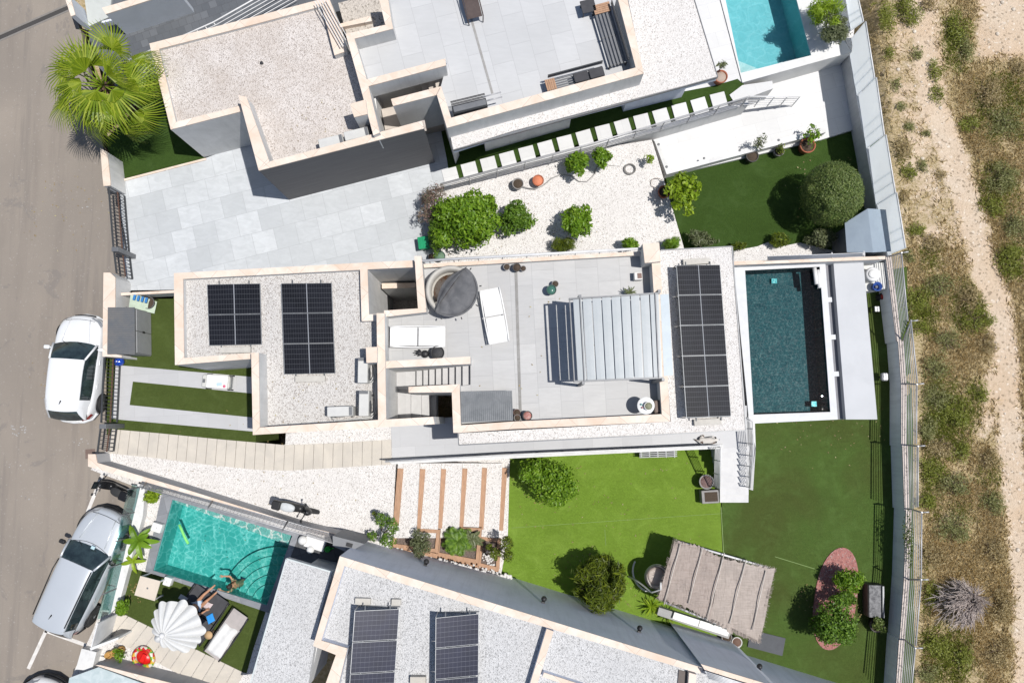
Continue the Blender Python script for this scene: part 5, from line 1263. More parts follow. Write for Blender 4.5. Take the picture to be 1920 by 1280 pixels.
plant('upper leafy shrub in the red gravel bed', 1592, 1085, 36, LAWN, 1.4, LF_C, 'shrub', 1800, .15, .05, ry=25, lumps=10)
plant('small middle shrub in the red gravel bed', 1584, 1121, 26, LAWN, 1.1, LF_G, 'shrub', 900, .14, .05, ry=18)
plant('loose green bush in the left timber planter', 790, 1020, 24, -.6, 1.4, LF_S, 'shrub', 1500, .13, .03, ry=26, seed=5)
plant('dark plant in the pot beside the storage bench', 1648, 1172, 14, LAWN + .3, .5, LF_D, 'plant', 500, .1, .05, name='potted_plant')
plant('yellow green potted bush in the turquoise pool corner', 284, 931, 19, .3, .9, LF_Y, 'bush', 800, .12, .06, ry=13)
plant('lime green pot bush on the low white wall by the glass fence', 229, 1136, 17, .4, .7, LF_C, 'bush', 800, .13, .04, ry=13)
plant('small green plant in the wicker baskets corner', 224, 1227, 12, .3, .5, LF_C, 'plant', 250, .13, .04, name='potted_plant')
plant('climbing dark plant on the top of the worn garden wall', 1702, 1010, 10, -.6, .5, LF_D, 'climber', 500, .08, .04, name='climbing_plant', ry=60, cat='climber')
# topiary pompon trees
def pompon(label, balls, z0, base):
    b0 = P(*base, z0); th = thing('topiary_tree', label, 'topiary tree', tuple(b0), world=False, group='pompon topiary trees by the planters')
    for (px, py, r, h, dark) in balls:
        c = P(px, py, z0 + h); c = c - b0; rr = r / 52
        tr_ = MB().tube([(0, 0, 0), (c.x * .3, c.y * .3, h * .45), (c.x, c.y, h - rr * .3)], [.035, .028, .02], 6).build('branch', BARK, th)
        crown((c.x, c.y, h), rr, rr, rr, int(700 * (rr / .35) ** 2), .075, .04, 6, .9, 1.0, seed=int(px), lumpr=.3).build('foliage_ball', LF_O if dark else LF_G, th)
pompon('topiary tree of four leafy balls left of the timber planters', [(715, 974, 15, 1.3, 0), (736, 985, 15, 1.5, 0), (697, 1005, 12, 1.0, 0), (726, 1011, 17, 1.4, 0), (702, 963, 7, .8, 1)], -.5, (718, 1000))
pompon('topiary tree of dark leafy balls at the right end of the planters', [(950, 1018, 17, 1.5, 1), (928, 1037, 14, 1.2, 1), (952, 1041, 15, 1.1, 1), (917, 1025, 9, .9, 1)], LAWN + .3, (936, 1030))
# rosettes
def rosette(label, px, py, z0, n, L_, w_, lm, name='cycad', cat=None, zt=.35, leaflets=True, el=(5, 60), seed=1, droop=.5, stem=.08):
    random.seed(seed); c = P(px, py, z0 + zt); th = thing(name, label, cat or name.replace('_', ' '), (c.x, c.y, z0), world=False)
    MB().tube([(0, 0, 0), (0, 0, zt)], [stem * 1.2, stem], 8).build('stem', BARK, th); q = MB()
    for k in range(n):
        a = 2.4 * k + random.uniform(-.2, .2); e = R(el[0] + (el[1] - el[0]) * (k / n) + random.uniform(-6, 6)); l = L_ * random.uniform(.8, 1.1)
        H_ = Vector((math.cos(a), math.sin(a), 0)); S_ = Vector((-H_.y, H_.x, 0)); pts = []
        for j in range(9):
            t_ = j / 8; pts.append(H_ * (l * t_ * math.cos(e)) + Vector((0, 0, zt + l * (t_ * math.sin(e) - droop * t_ * t_))))
        if leaflets:
            q.tube(pts, [.012 * (1 - .7 * j / 8) for j in range(9)], 4, False)
            for j in range(1, 17):
                t_ = j / 17; i = min(7, int(t_ * 8)); p = pts[i].lerp(pts[i + 1], t_ * 8 - i); ww = w_ * math.sin(math.pi * (t_ * .8 + .15))
                for s_ in (-1, 1):
                    d = (S_ * s_ + H_ * .5 + Vector((0, 0, .15))).normalized() * ww; u = H_ * .018
                    q.face([p - u, p + d * .5 - u * .7 + Vector((0, 0, .02)), p + d, p + d * .5 + u * .9 + Vector((0, 0, .02)), p + u])
        else:
            rows = []
            for j in range(9):
                t_ = j / 8; ww = w_ * (math.sin(math.pi * (t_ * .85 + .1)) ** .7) * (1 - t_ * .25) * .5
                if j == 8: ww = .004
                rows.append([pts[j] - S_ * ww + Vector((0, 0, ww * .4)), pts[j], pts[j] + S_ * ww + Vector((0, 0, ww * .4))])
            q.grid(rows, smooth=False)
    q.build('fronds', lm, th); return th
rosette('spiky cycad in the middle timber planter', 859, 1014, -.7, 22, .72, .22, LF_G, zt=.4)
rosette('sparse young palm beside the cycad in the middle planter', 884, 1010, -.6, 12, .5, .12, LF_S, name='young_palm', zt=.3)
rosette('broad leaved banana plant by the glass fence', 259, 1013, .2, 9, .75, .24, LF_C, name='banana_plant', leaflets=False, zt=.7, el=(10, 55), seed=4)
rosette('yellowing lower banana plant near the white pool side', 249, 1052, .2, 5, .5, .15, LF_Y, name='banana_plant', leaflets=False, zt=.4, el=(5, 40), seed=9)
rosette('spiky agave left of the white pavilion bench', 1221, 1136, LAWN, 26, .5, .06, LF_Y, name='agave', leaflets=False, zt=.15, droop=.2, seed=3)
rosette('smaller spiky agave under the pavilion bench', 1252, 1152, LAWN, 20, .4, .05, LF_O, name='agave', leaflets=False, zt=.12, droop=.2, seed=6)
rosette('small palm plant by the pergola on the roof terrace', 1181, 548, 3.05, 14, .3, .05, LF_S, name='potted_palm', cat='plant', leaflets=False, zt=.3, droop=.4, seed=8)
# thorny fan: climbing shoots of the fence
# ---- fan palm
def fan_leaf(q, qs, base, H_, S_, U_, petiole, rad, spread=R(250), nseg=26, droop=.25):
    """palmate leaf at the end of a petiole; H outward, S sideways, U up"""
    tip = base + H_ * petiole; pts = [base, base + H_ * petiole * .5 + U_ * .05 * petiole, tip]; qs.tube(pts, [.03, .022, .015], 5)
    for k in range(nseg):
        a0 = -spread / 2 + spread * k / nseg; a1 = a0 + spread / nseg; am = (a0 + a1) / 2
        def pt(a, r, dz): return tip + (H_ * math.cos(a) + S_ * math.sin(a)) * r + U_ * dz
        l = rad * (.78 + .22 * math.cos(am * .6)) * random.uniform(.93, 1.05); rm = l * .42
        fold = .035 * rad; dr = -droop * l * (.5 + .5 * abs(math.sin(am)))
        q.face([tip, pt(a0, rm, -dr * -.25), pt(am, rm, fold - dr * -.25)]); q.face([tip, pt(am, rm, fold - dr * -.25), pt(a1, rm, -dr * -.25)])
        w1 = .35; am2 = am + random.uniform(-.02, .02)
        q.face([pt(a0 + (a1 - a0) * .0, rm, dr * .25), pt(a0 * .45 + am * .55, l * .80, dr * .7), pt(am2, l * 1.12, dr * 1.5), pt(a1 * .45 + am * .55, l * .80, dr * .7), pt(a1, rm, dr * .25)])
def fan_palm(label, px, py, zc, base_px, z0):
    random.seed(21); top = P(px, py, zc); b0 = P(*base_px, z0); th = thing('fan_palm', label, 'palm tree', tuple(b0), world=False); t0 = top - b0
    q = MB(); n = 18; rows = []
    q.tube([Vector((0, 0, 0)).lerp(t0, (k / n)) + Vector((.06 * math.sin(k * .6) * (k / n) * (1 - k / n), 0, 0)) for k in range(n + 1)], [.2 - .04 * (k / n) + (.025 if k % 2 else 0) for k in range(n + 1)], 12)
    for k in range(70):
        u = random.uniform(.25, 1); a = random.uniform(0, 6.28); p = Vector((0, 0, 0)).lerp(t0, u) + Vector((math.cos(a) * .17, math.sin(a) * .17, 0)); q.tube([p, p + Vector((math.cos(a) * .1, math.sin(a) * .1, .16))], [.035, .012], 4)
    q.build('trunk', PBARK, th)
    N = 25
    for k in range(N):
        a = 2.39996 * k; lev = k / N; el = R(58 - 78 * lev + random.uniform(-8, 8))
        Hh = Vector((math.cos(a), math.sin(a), 0)); H_ = (Hh * math.cos(el) + Vector((0, 0, math.sin(el)))).normalized(); S_ = Vector((-Hh.y, Hh.x, 0)); U_ = H_.cross(S_) * 1.0
        if U_.z < 0: U_ = -U_
        pet = random.uniform(.8, 1.5) * (.7 + .45 * lev); q = MB(); qs = MB()
        # blade bends down from the petiole end
        el2 = el - R(25); H2 = (Hh * math.cos(el2) + Vector((0, 0, math.sin(el2)))).normalized(); 
        roll = random.uniform(-1.0, 1.0); U2 = H2.cross(S_); U2 = U2 if U2.z > 0 else -U2; S2 = (S_ * math.cos(roll) + U2 * math.sin(roll)).normalized(); U3 = H2.cross(S2); U3 = U3 if U3.z > 0 else -U3
        base = t0 + Vector((0, 0, -.05 - .25 * lev)); tip = base + H_ * pet
        qs.tube([base, base.lerp(tip, .5) + Vector((0, 0, .06)), tip], [.03, .024, .016], 5); 
        fan_leaf(q, MB(), tip - H2 * .001, H2, S2, U3, .001, random.uniform(.86, 1.08), R(random.uniform(150, 215)), 24, random.uniform(.25, .75))
        fr = q.build('frond', LF_P, th); qs.build('petiole', LF_Y, fr)
    q = MB()
    for k in range(16):
        a = random.uniform(0, 6.28); e = t0 + Vector((math.cos(a) * .6, math.sin(a) * .6, -random.uniform(.3, .8))); q.tube([t0 - Vector((0, 0, .2)), e], [.025, .01], 4)
        for j in range(10): leaf(q, e + rnd_dir() * .15, rnd_dir(), .35, .03)
    q.build('dry_fronds', mat('dry_frond', (.22, .16, .08), (.13, .09, .05), 5, .9), th)
    return th
fan_palm('tall fan palm with a leaning brown trunk at the street corner of the angled house', 192, 160, 3.6, (282, 236), 0)
# ================================================================ SCRUB
STRAW = NT('dry_straw_grass'); g = STRAW.n('ShaderNodeNewGeometry'); STRAW = STRAW.done(STRAW.ramp(g.outputs['Random Per Island'], [(0, (.52, .40, .19)), (.5, (.64, .52, .30)), (.85, (.40, .31, .15)), (1, (.72, .62, .40))]), .9)
SCRUB = leafm('scrub_green_leaf', (.16, .185, .028), (.25, .28, .05), (.36, .38, .10), .35)
SCRUB2 = leafm('grey_green_scrub_leaf', (.19, .20, .07), (.28, .29, .12), (.40, .39, .19), .35)
SCRUBB = leafm('brown_scrub_leaf', (.30, .235, .11), (.42, .34, .18), (.55, .46, .27), .35)
random.seed(5); q = MB(); q2 = MB()
def blade(mb, p, L_, w_, lean_):
    a = random.uniform(0, 6.28); d = Vector((math.cos(a) * lean_, math.sin(a) * lean_, 1)).normalized() * L_; s_ = Vector((-math.sin(a), math.cos(a), 0)) * w_
    mb.face([p - s_, p + s_, p + d * .6 + s_ * .5 - Vector((0, 0, L_ * .04)), p + d - Vector((0, 0, L_ * lean_ * .25))])
def green_at(px, py):
    v = 0
    for (x, y, rx, ry, s_) in GREENS: v = max(v, s_ * max(0, 1 - ((px - x) / rx) ** 2 - ((py - y) / ry) ** 2))
    return v
GREENS = [(1700, 20, 40, 40, 1), (1790, 80, 35, 75, 1), (1752, 140, 20, 55, 1), (1880, 200, 70, 80, .7), (1705, 300, 30, 40, .8), (1870, 350, 50, 60, .6), (1900, 490, 40, 45, 1), (1725, 590, 45, 60, 1), (1820, 575, 50, 60, .9),
          (1765, 780, 75, 90, 1), (1735, 890, 40, 70, .9), (1830, 740, 35, 40, .8), (1770, 1215, 60, 60, .9), (1860, 880, 40, 40, .5), (1650, 30, 30, 50, .4), (1790, 1260, 60, 50, .8), (1730, 1100, 25, 80, .5), (1790, 960, 60, 30, .4), (1745, 480, 30, 40, .6)]
cnt = 0
while cnt < 27000:
    px, py = random.uniform(1640, 1990), random.uniform(-50, 1340)
    edge = 1625 + (py + 20) * .16 if py < 480 else (1700 if py < 600 else 1728)
    if px < edge + 6: continue
    s_ = sand_at(px, py); nn = mn.noise(Vector((px * .02, py * .02, 1))) + .6 * mn.noise(Vector((px * .06, py * .06, 4)))
    dens = (1 - s_) ** 1.5 * (.75 + .9 * nn) - .1
    if px < 1800 and py < 440: dens *= .35
    if random.random() > dens: continue
    p = P(px, py, -1.5); p.z = ter_z(p.x, p.y) - .02; cnt += 1
    gr = green_at(px, py) > random.random() * 1.1; mb = q2 if gr else q
    L0 = random.uniform(.12, .38)
    for k in range(6): blade(mb, p + Vector((random.gauss(0, .07), random.gauss(0, .07), 0)), L0 * random.uniform(.6, 1.2), .009 if not gr else .014, random.uniform(.5, 2.2))
struct(q.build('dry_grass', STRAW), 'stuff'); struct(q2.build('green_undergrowth', SCRUB), 'stuff')
shr = [(1668, 100, 12, 16, 1), (1680, 158, 12, 14, 2), (1663, 200, 10, 18, 3), (1705, 240, 14, 14, 3), (1730, 310, 12, 16, 2), (1694, 370, 12, 16, 3), (1735, 250, 10, 12, 3), (1765, 330, 12, 14, 3), (1720, 100, 12, 20, 2), (1661, 30, 22, 40, 2), (1700, 22, 30, 34, 1), (1738, 12, 22, 16, 3), (1795, 55, 24, 36, 1), (1808, 95, 18, 30, 2), (1752, 135, 14, 28, 1), (1757, 175, 16, 22, 1), (1850, 175, 34, 36, 3), (1885, 225, 34, 34, 2), (1822, 232, 24, 20, 1),
       (1696, 278, 20, 30, 3), (1702, 322, 17, 20, 1), (1645, 130, 12, 16, 3), (1880, 330, 36, 34, 2), (1860, 385, 28, 26, 1), (1903, 420, 28, 36, 3), (1898, 492, 32, 36, 1), (1720, 560, 28, 34, 1), (1716, 612, 22, 24, 1), (1766, 540, 30, 26, 2),
       (1820, 560, 30, 30, 3), (1828, 598, 32, 26, 1), (1775, 640, 30, 22, 2), (1850, 645, 22, 20, 3), (1752, 690, 30, 24, 3), (1838, 738, 20, 18, 1), (1752, 745, 30, 26, 2), (1790, 770, 36, 32, 1), (1740, 800, 20, 30, 2), (1760, 835, 32, 22, 3),
       (1800, 848, 26, 22, 2), (1745, 880, 26, 28, 1), (1850, 860, 24, 20, 3), (1790, 905, 34, 24, 3), (1735, 940, 20, 26, 1), (1860, 940, 26, 26, 2), (1790, 985, 36, 30, 3), (1745, 1040, 24, 30, 3), (1860, 1030, 28, 30, 3), (1745, 1110, 18, 30, 2),
       (1880, 1130, 28, 34, 3), (1760, 1205, 30, 26, 1), (1800, 1235, 30, 24, 1), (1740, 1260, 24, 22, 2), (1870, 1220, 30, 30, 3), (1720, 430, 18, 18, 2), (1700, 480, 16, 14, 2), (1910, 130, 20, 24, 3), (1690, 200, 12, 12, 3), (1745, 455, 20, 24, 3)]
WORDS = {1: ('leafy green', LF_G), 2: ('grey green', SCRUB2), 3: ('brown twiggy', SCRUBB)}
import itertools
seen = {}
def where(px, py):
    v = 'at the top edge' if py < 60 else 'high up' if py < 250 else 'upper half' if py < 500 else 'midway down' if py < 800 else 'lower half' if py < 1050 else 'near the bottom'
    d = min((seg_dist((px, py), PATH[i], PATH[i + 1]), i) for i in range(len(PATH) - 1))[0]
    pi = min(range(len(PATH)), key=lambda i: abs(PATH[i][1] - py)); side = 'right of' if px > PATH[pi][0] else 'left of'
    edge = 1625 + (py + 20) * .16 if py < 480 else 1715
    s_ = 'hugging the wall' if px < edge + 35 else (f'close {side} the sandy track' if d < 60 else f'well {side} the sandy track')
    return f'{s_}, {v}'
for k, (px, py, rx, ry, kind) in enumerate(shr):
    wd, lm = WORDS[kind]; lb = f'{wd} scrub bush {where(px, py)}'; size = 'large ' if rx * ry > 900 else 'small ' if rx * ry < 450 else ''
    lb = size + lb
    m = seen.get(lb, 0); seen[lb] = m + 1
    if m: lb += (', lower one' if m == 1 else ', lowest one')
    p = P(px, py, -1.4); z0 = ter_z(p.x, p.y); hh = (rx + ry) / 2 / 52 * .8
    nl = int(900 * (rx * ry / 700)); plant(lb, px, py, rx * 1.05, z0, hh, {1: SCRUB, 2: SCRUB2, 3: SCRUBB}[kind] if k % 3 else {1: SCRUB, 2: SCRUB, 3: SCRUB2}[kind], 'bush', nl, .11, .03, trunk=0, ry=ry * 1.05, name='scrub_bush', shell=.1, lumps=14, lumpr=.5, group='scrub bushes on the wild ground', zc=hh * .35, out=.4)
# dead tumble bush
c = P(1795, 1132, -1.2); z0 = ter_z(c.x, c.y); random.seed(3)
th = thing('dead_bush', 'round leafless grey brown dead bush in the dry grass', 'bush', (c.x, c.y, z0), world=False); q = MB()
root = Vector((.62, .33, .25))
for k in range(130):
    a = random.uniform(0, 6.28); rr = random.uniform(.75, 1.0); e = Vector((math.cos(a) * .92 * rr, math.sin(a) * .85 * rr, random.uniform(.1, .5))); e.z += .35 * (1 - rr)
    if random.random() < .5: e = e * random.uniform(.4, .9); e.z = .75 + .1 * random.random()
    m1 = root.lerp(e, .5) + Vector((random.gauss(0, .06), random.gauss(0, .06), .28)); q.tube([root, m1, e], [.028, .018, .008], 4, False)
    for j in range(9):
        u = random.uniform(.3, 1); b = (root.lerp(m1, u * 2) if u < .5 else m1.lerp(e, u * 2 - 1)); d = (e - root).normalized() * random.uniform(.15, .35) + rnd_dir(.1) * .16; q.tube([b, b + d * .5 + Vector((0, 0, .03)), b + d], [.013, .010, .006], 3, False)
q.build('twigs', mat('dead_twigs', (.40, .34, .31), (.46, .40, .37), 8, .9), th)
q = MB(); q.tube([(root.x, root.y, 0), tuple(root)], [.07, .04], 8); q.build('trunk', BARK, th)
# stones on the track
q = MB(); random.seed(12)
for k in range(420):
    px, py = random.uniform(1640, 1925), random.uniform(-20, 1290)
    if sand_at(px, py) < .5: continue
    p = P(px, py, -1.5); p.z = ter_z(p.x, p.y) + .005; q.ball(p, random.choice([.02, .03, .03, .05, .09 if random.random() < .2 else .03]), 4, .6)
struct(q.build('track_stones', mat('pale_stone', (.6, .54, .46), (.4, .34, .27), 6, .9)), 'stuff')

# fallen leaves and twigs below the plants and along the walls
random.seed(44); q = MB()
for (px, py, r_, z, n_) in ((872, 430, 85, 0.03, 70), (970, 410, 45, -.2, 30), (1079, 420, 48, -.35, 34), (1240, 380, 45, -.78, 60), (1025, 900, 75, LAWN + .01, 60), (1120, 1090, 85, LAWN + .01, 80), (1567, 1130, 70, LAWN + .05, 90), (1560, 360, 90, NLAW + .01, 60), (800, 1000, 60, -.1, 0), (1560, 800, 110, LAWN + .01, 60), (1150, 950, 180, LAWN + .01, 70), (500, 900, 200, .03, 50), (260, 1110, 25, .26, 60), (600, 230, 60, 2.88, 20), (560, 740, 80, 3.06, 24), (1000, 650, 150, 3.07, 26), (150, 700, 100, .01, 60), (120, 400, 90, .01, 50)):
    for k in range(n_):
        a = random.uniform(0, 6.28); d = r_ * random.random() ** .7; p = P(px + d * math.cos(a), py + d * math.sin(a) * .8, z + .012); leaf(q, p, Vector((random.gauss(0, .15), random.gauss(0, .15), 1)).normalized(), random.uniform(.04, .09), random.uniform(.02, .045))
struct(q.build('fallen_leaves', leafm('fallen_leaf', (.30, .22, .08), (.18, .12, .05), (.42, .38, .2), .1)), 'stuff')
# ================================================================ VEHICLES
def ring(x, w_, z0, z1, lip=.9):
    """closed cross-section of the body at station x: half width w_, sill z0, shoulder z1"""
    h = z1 - z0
    half = [(w_ * .80, z0), (w_ * .96, z0 + h * .10), (w_ * 1.0, z0 + h * .38), (w_ * .985, z0 + h * .68), (w_ * .95, z0 + h * .86), (w_ * .86, z0 + h * .97), (w_ * .55, z0 + h * 1.03), (0, z0 + h * 1.05)]
    cv = (-.26 if x > 0 else .20) * max(0, abs(x) / 2.2 - .45) / .55; hw_ = .95
    return [(x + cv * (y / hw_) ** 2, y, z) for y, z in half] + [(x + cv * (y / hw_) ** 2, -y, z) for y, z in half[:-1][::-1]]
def bend(x, y): return (-.26 if x > 0 else .20) * max(0, abs(x) / 2.2 - .45) / .55 * (y / .95) ** 2
def subsurf(o, n=2):
    m_ = o.modifiers.new('sub', 'SUBSURF'); m_.levels = n; m_.render_levels = n; return o
TYRE = mat('tyre_rubber', (.02, .02, .02), (.03, .03, .03), 5, .85, .2, world=False); RIM = mat('alloy_rim', (.32, .33, .34), None, 5, .35, .02, metal=.8, world=False)
TRIM = mat('black_trim', (.015, .015, .016), None, 3, .5, .02, world=False); LAMPG = mat('headlamp_glass', (.35, .37, .40), (.2, .22, .25), 12, .1, 0, spec=.8, world=False); TAILR = mat('red_tail_lamp', (.28, .012, .012), (.18, .01, .01), 9, .2, 0, spec=.7, world=False)
CARGL = NT('car_glass'); cn_ = CARGL.noise(CARGL.pos(False), 3.0, 3); CARGL = CARGL.done(CARGL.mix(CARGL.ramp(cn_, [(.35, 0), (.7, 1)]), (.010, .016, .018), (.028, .045, .048)), .05, 0, .9)
def paint(name, c, metal, rough):
    t = NT(name); t.b.inputs['Coat Weight'].default_value = .6; t.b.inputs['Coat Roughness'].default_value = .05
    n_ = t.noise(t.pos(False), 1.2, 5); return t.done(t.mix(t.ramp(n_, [(.4, 0), (.8, .25)]), c, tuple(x * .85 for x in c)), rough, metal, .5)
def car(label, loc, rz, L, W, H, m_, suv=False, mirror=None, roofrail=False):
    th = thing('parked_car', label, 'car', loc, rz, 'cars parked along the kerb', world=False); hw = W / 2; s_ = L / 2; zb = .30 if suv else .22
    k = 1.12 if suv else 1.0; bl = (1.03 if suv else .92)      # belt height
    st = [(.995, .48, .52 * k), (.975, .70, .66 * k), (.92, .84, .74 * k), (.80, .93, .82 * k), (.62, .985, .88 * k), (.45, .99, bl), (.25, .995, bl + .01), (-.1, 1, bl + .02), (-.45, 1, bl + .03), (-.70, .975, bl + .05), (-.86, .90, bl + .04), (-.95, .80, bl - .03), (-.99, .62, bl - .22)]
    if not suv: pass
    body_ = MB(); body_.grid([ring(x * s_, w_ * hw, zb, z) for x, w_, z in st], close=True, smooth=True, caps=True)
    bo = subsurf(body_.build('body', m_, th))
    for kk in ((-1, 1) if True else ()):     # hood creases
        q = MB(); q.tube([(x * s_, kk * w_ * hw, z + .035) for x, w_, z in ((.90, .40, .745 * k), (.75, .46, .84 * k), (.60, .52, .905 * k), (.47, .56, bl + .015))], .014, 6); q.build('hood_crease', m_, bo)
    q = MB(); q.tube([((.47 - .06 * (y ** 2) * 2) * s_, y * hw, bl + .028 - .05 * y * y) for y in (-.78, -.5, -.25, 0, .25, .5, .78)], .008, 4); q.build('hood_gap', TRIM, bo); q = MB(); q.tube([(.90 * s_ - .16 * y * y, y * hw, .80 * k - .06 * y * y) for y in (-.6, -.3, 0, .3, .6)], .007, 4); q.build('hood_edge', TRIM, bo)
    MB().tube([(-.62 * s_, 0, H + .0), (-.68 * s_, 0, H + .10)], [.03, .006], 6).build('antenna', TRIM, th)
    # greenhouse
    fx, rx, f2, r2 = (.42, -.955, .18, -.80) if suv else (.46, -.95, .14, -.74)
    gh = [(fx, .80, .0), (f2 + (fx - f2) * .5, .79, .52), (f2, .77, .92), (f2 - .2, .775, 1.0), (-.25, .775, 1.0), (r2 + .15, .76, .97), (r2, .73 if suv else .69, .90), (r2 + (rx - r2) * .55, .70 if suv else .66, .46), (rx, .74 if suv else .66, .0)]
    rows = []; rows_top = []
    hg = H - bl
    for x, w_, f in gh:
        zt = bl + hg * f; wb = w_ * hw * 1.16 * (1 if f > 0 else .98); wt = w_ * hw * (1.16 - .30 * f * .9)
        half = [(wb, bl - .06), (wb * .99, bl + .02 * f), (wb + (wt - wb) * .5, bl + (zt - bl) * .52), (wt, bl + (zt - bl) * .93), (wt * .88, zt), (wt * .5, zt + .018 * f), (0, zt + .024 * f)]
        cq = (-.20 if x > 0 else .16) * min(1, max(0, (abs(x) - (.1 if x > 0 else .5)) / .3)); cf = lambda y: x * s_ + cq * (y / hw) ** 2 - cq * .35
        rows.append([(cf(y), y, z) for y, z in half] + [(cf(y), -y, z) for y, z in half[:-1][::-1]])
        top = [(wt * 1.02, bl + (zt - bl) * .88), (wt * 1.01, bl + (zt - bl) * .95), (wt * .89, zt + .012), (wt * .5, zt + .032), (0, zt + .04)]
        rows_top.append([(cf(y), y, z) for y, z in top] + [(cf(y), -y, z) for y, z in top[:-1][::-1]])
    g_ = MB(); g_.grid(rows, close=False, smooth=True); subsurf(g_.build('windows', CARGL, th), 1)
    sp = [rows_top[2]] + rows_top[3:6] + [rows_top[6]] + ([[(x - .10, y, z - .03) for x, y, z in rows_top[6]]] if True else [])
    q = MB(); q.grid(sp, smooth=True); q.grid([[Vector(p) - Vector((0, 0, .03)) for p in r_] for r_ in sp][::-1], smooth=True); rf = subsurf(q.build('roof', m_, th), 1)
    for sg in (-1, 1):
        A = Vector(rows_top[2][0]); B = Vector(rows[0][1]); A.y *= sg; B.y *= sg
        MB().tube([A, A.lerp(B, .5) + Vector((0, 0, .035)), B + Vector((.03, 0, .03))], [.035, .04, .045], 8).build('pillar', m_, th)
        A = Vector(rows_top[6][1]); B = Vector(rows[8][1]); A.y *= sg; B.y *= sg
        q = MB(); side_ = []
        for ii in ((6, 7, 8) if suv else (5, 6, 7, 8)): side_.append([Vector((x, sg * (y + .014), z + .004)) for x, y, z in rows[ii][1:5]])
        q.grid(side_); q.grid([[p - Vector((0, sg * .008, .004)) for p in r_] for r_ in side_][::-1]); q.build('rear_pillar', m_, th)
        if roofrail: MB().tube([(f2 * s_ - .05, sg * .70 * hw, H - .01), (0, sg * .72 * hw, H + .055), (r2 * s_ * .9, sg * .68 * hw, H + .01)], .022, 8).build('roof_rail', TRIM, th)
        mcx = fx * s_ - .22; mp = MB(); mp.box((mcx, sg * (hw + .10), bl + .07), (.15, .22, .13), 0, .05); mp.tube([(mcx, sg * (hw - .07), bl + .03), (mcx, sg * (hw + .05), bl + .06)], .03, 6); mp.build('mirror', mirror or m_, th)
        q = MB(); q.grid([[(s_ * .965, sg * hw * .42, .62 * k), (s_ * .935, sg * hw * .42, .745 * k)], [(s_ * .94, sg * hw * .70, .63 * k), (s_ * .89, sg * hw * .71, .775 * k)], [(s_ * .87, sg * hw * .865, .65 * k), (s_ * .80, sg * hw * .87, .785 * k)]]); 
        for i_, v_ in enumerate(q.v): q.v[i_] = (v_[0] + .015 + bend(v_[0], v_[1]), v_[1] * 1.02, v_[2] + .025)
        q.build('headlight', LAMPG, th)
        q = MB(); q.grid([[(-s_ * .98, sg * hw * .50, bl - .20), (-s_ * .96, sg * hw * .54, bl - .04)], [(-s_ * .955, sg * hw * .74, bl - .22), (-s_ * .93, sg * hw * .75, bl - .03)], [(-s_ * .88, sg * hw * .90, bl - .20), (-s_ * .86, sg * hw * .885, bl - .06)]])
        for i_, v_ in enumerate(q.v): q.v[i_] = (v_[0] - .015 + bend(v_[0], v_[1]), v_[1] * 1.02, v_[2] + .01)
        q.build('tail_light', TAILR, th)
        for xx in (.12, -.32): MB().box((xx * s_, sg * (hw + .005), bl - .10), (.20, .03, .03), 0, .01).build('door_handle', CHROME if suv else m_, th)
        for e in (.63, -.62):
            r_ = .36 if suv else .31
            a_ = MB(); a_.lathe((0, 0, 0), [(r_ + .05, -.06), (r_ + .05, .015), (r_ + .035, .02), (r_ * .2, .02)], 28); ar = a_.build('wheel_arch', TRIM, th); ar.rotation_euler = (R(90 * -sg), 0, 0); ar.location = (e * s_, sg * (hw - .012), r_ + .03)
            wl = MB(); wl.lathe((0, 0, 0), [(r_ * .7, -.11), (r_ * .95, -.11), (r_, -.07), (r_, .03), (r_ * .95, .055), (r_ * .68, .06)], 28); t_ = wl.build('wheel', TYRE, th); t_.rotation_euler = (R(90 * -sg), 0, 0); t_.location = (e * s_, sg * (hw - .02), r_)
            ri = MB(); ri.lathe((0, 0, .04), [(.06, 0), (.07, .02), (.02, .03)], 12)
            for j in range(6):
                a = j * math.pi / 3; c1, s1 = math.cos(a), math.sin(a); ri.face([(.04 * c1 - .025 * s1, .04 * s1 + .025 * c1, .055), (.04 * c1 + .025 * s1, .04 * s1 - .025 * c1, .055), (r_ * .68 * c1 + .04 * s1, r_ * .68 * s1 - .04 * c1, .05), (r_ * .68 * c1 - .04 * s1, r_ * .68 * s1 + .04 * c1, .05)])
            ri.build('rim', RIM, t_)
    MB().tube([(s_ * .985 + bend(s_, y * hw), y * hw, .46 * k) for y in (-.42, -.2, 0, .2, .42)], .05, 8).build('grille', TRIM, th)
    MB().box((-s_ * 1.0, 0, .55 * k), (.02, .5, .11), 0, .004).build('number_plate', WMET, th)
    q = MB(); q.tube([(fx * s_ + .03, .5 * hw, bl + .055), (fx * s_ - .22, -.05 * hw, bl + .19)], .010, 4); q.tube([(fx * s_ + .03, -.1 * hw, bl + .055), (fx * s_ - .2, -.6 * hw, bl + .17)], .010, 4); q.build('wipers', TRIM, th)
    q = MB(); q.tube([(x * s_ + bend(s_, y * hw), y * hw, .34 * k) for x, y in ((.84, -.93), (.945, -.76), (.985, -.45), (.995, 0), (.985, .45), (.945, .76), (.84, .93))], .075, 8); q.build('front_bumper_trim', TRIM if suv else m_, th)
    q = MB(); q.tube([(-x * s_ + bend(-s_, y * hw), y * hw, .44 * k) for x, y in ((.86, -.90), (.95, -.72), (.985, -.42), (.99, 0), (.985, .42), (.95, .72), (.86, .90))], .08, 8); q.build('rear_bumper_trim', TRIM if suv else m_, th)
    return th
p = P(139, 689, .85); w1 = car('white hatchback parked at the kerb, nose towards the top of the photo', (p.x, p.y, 0), R(90 - 3.5), 3.98, 1.80, 1.47, paint('white_car_paint', (.62, .63, .64), 0, .3))
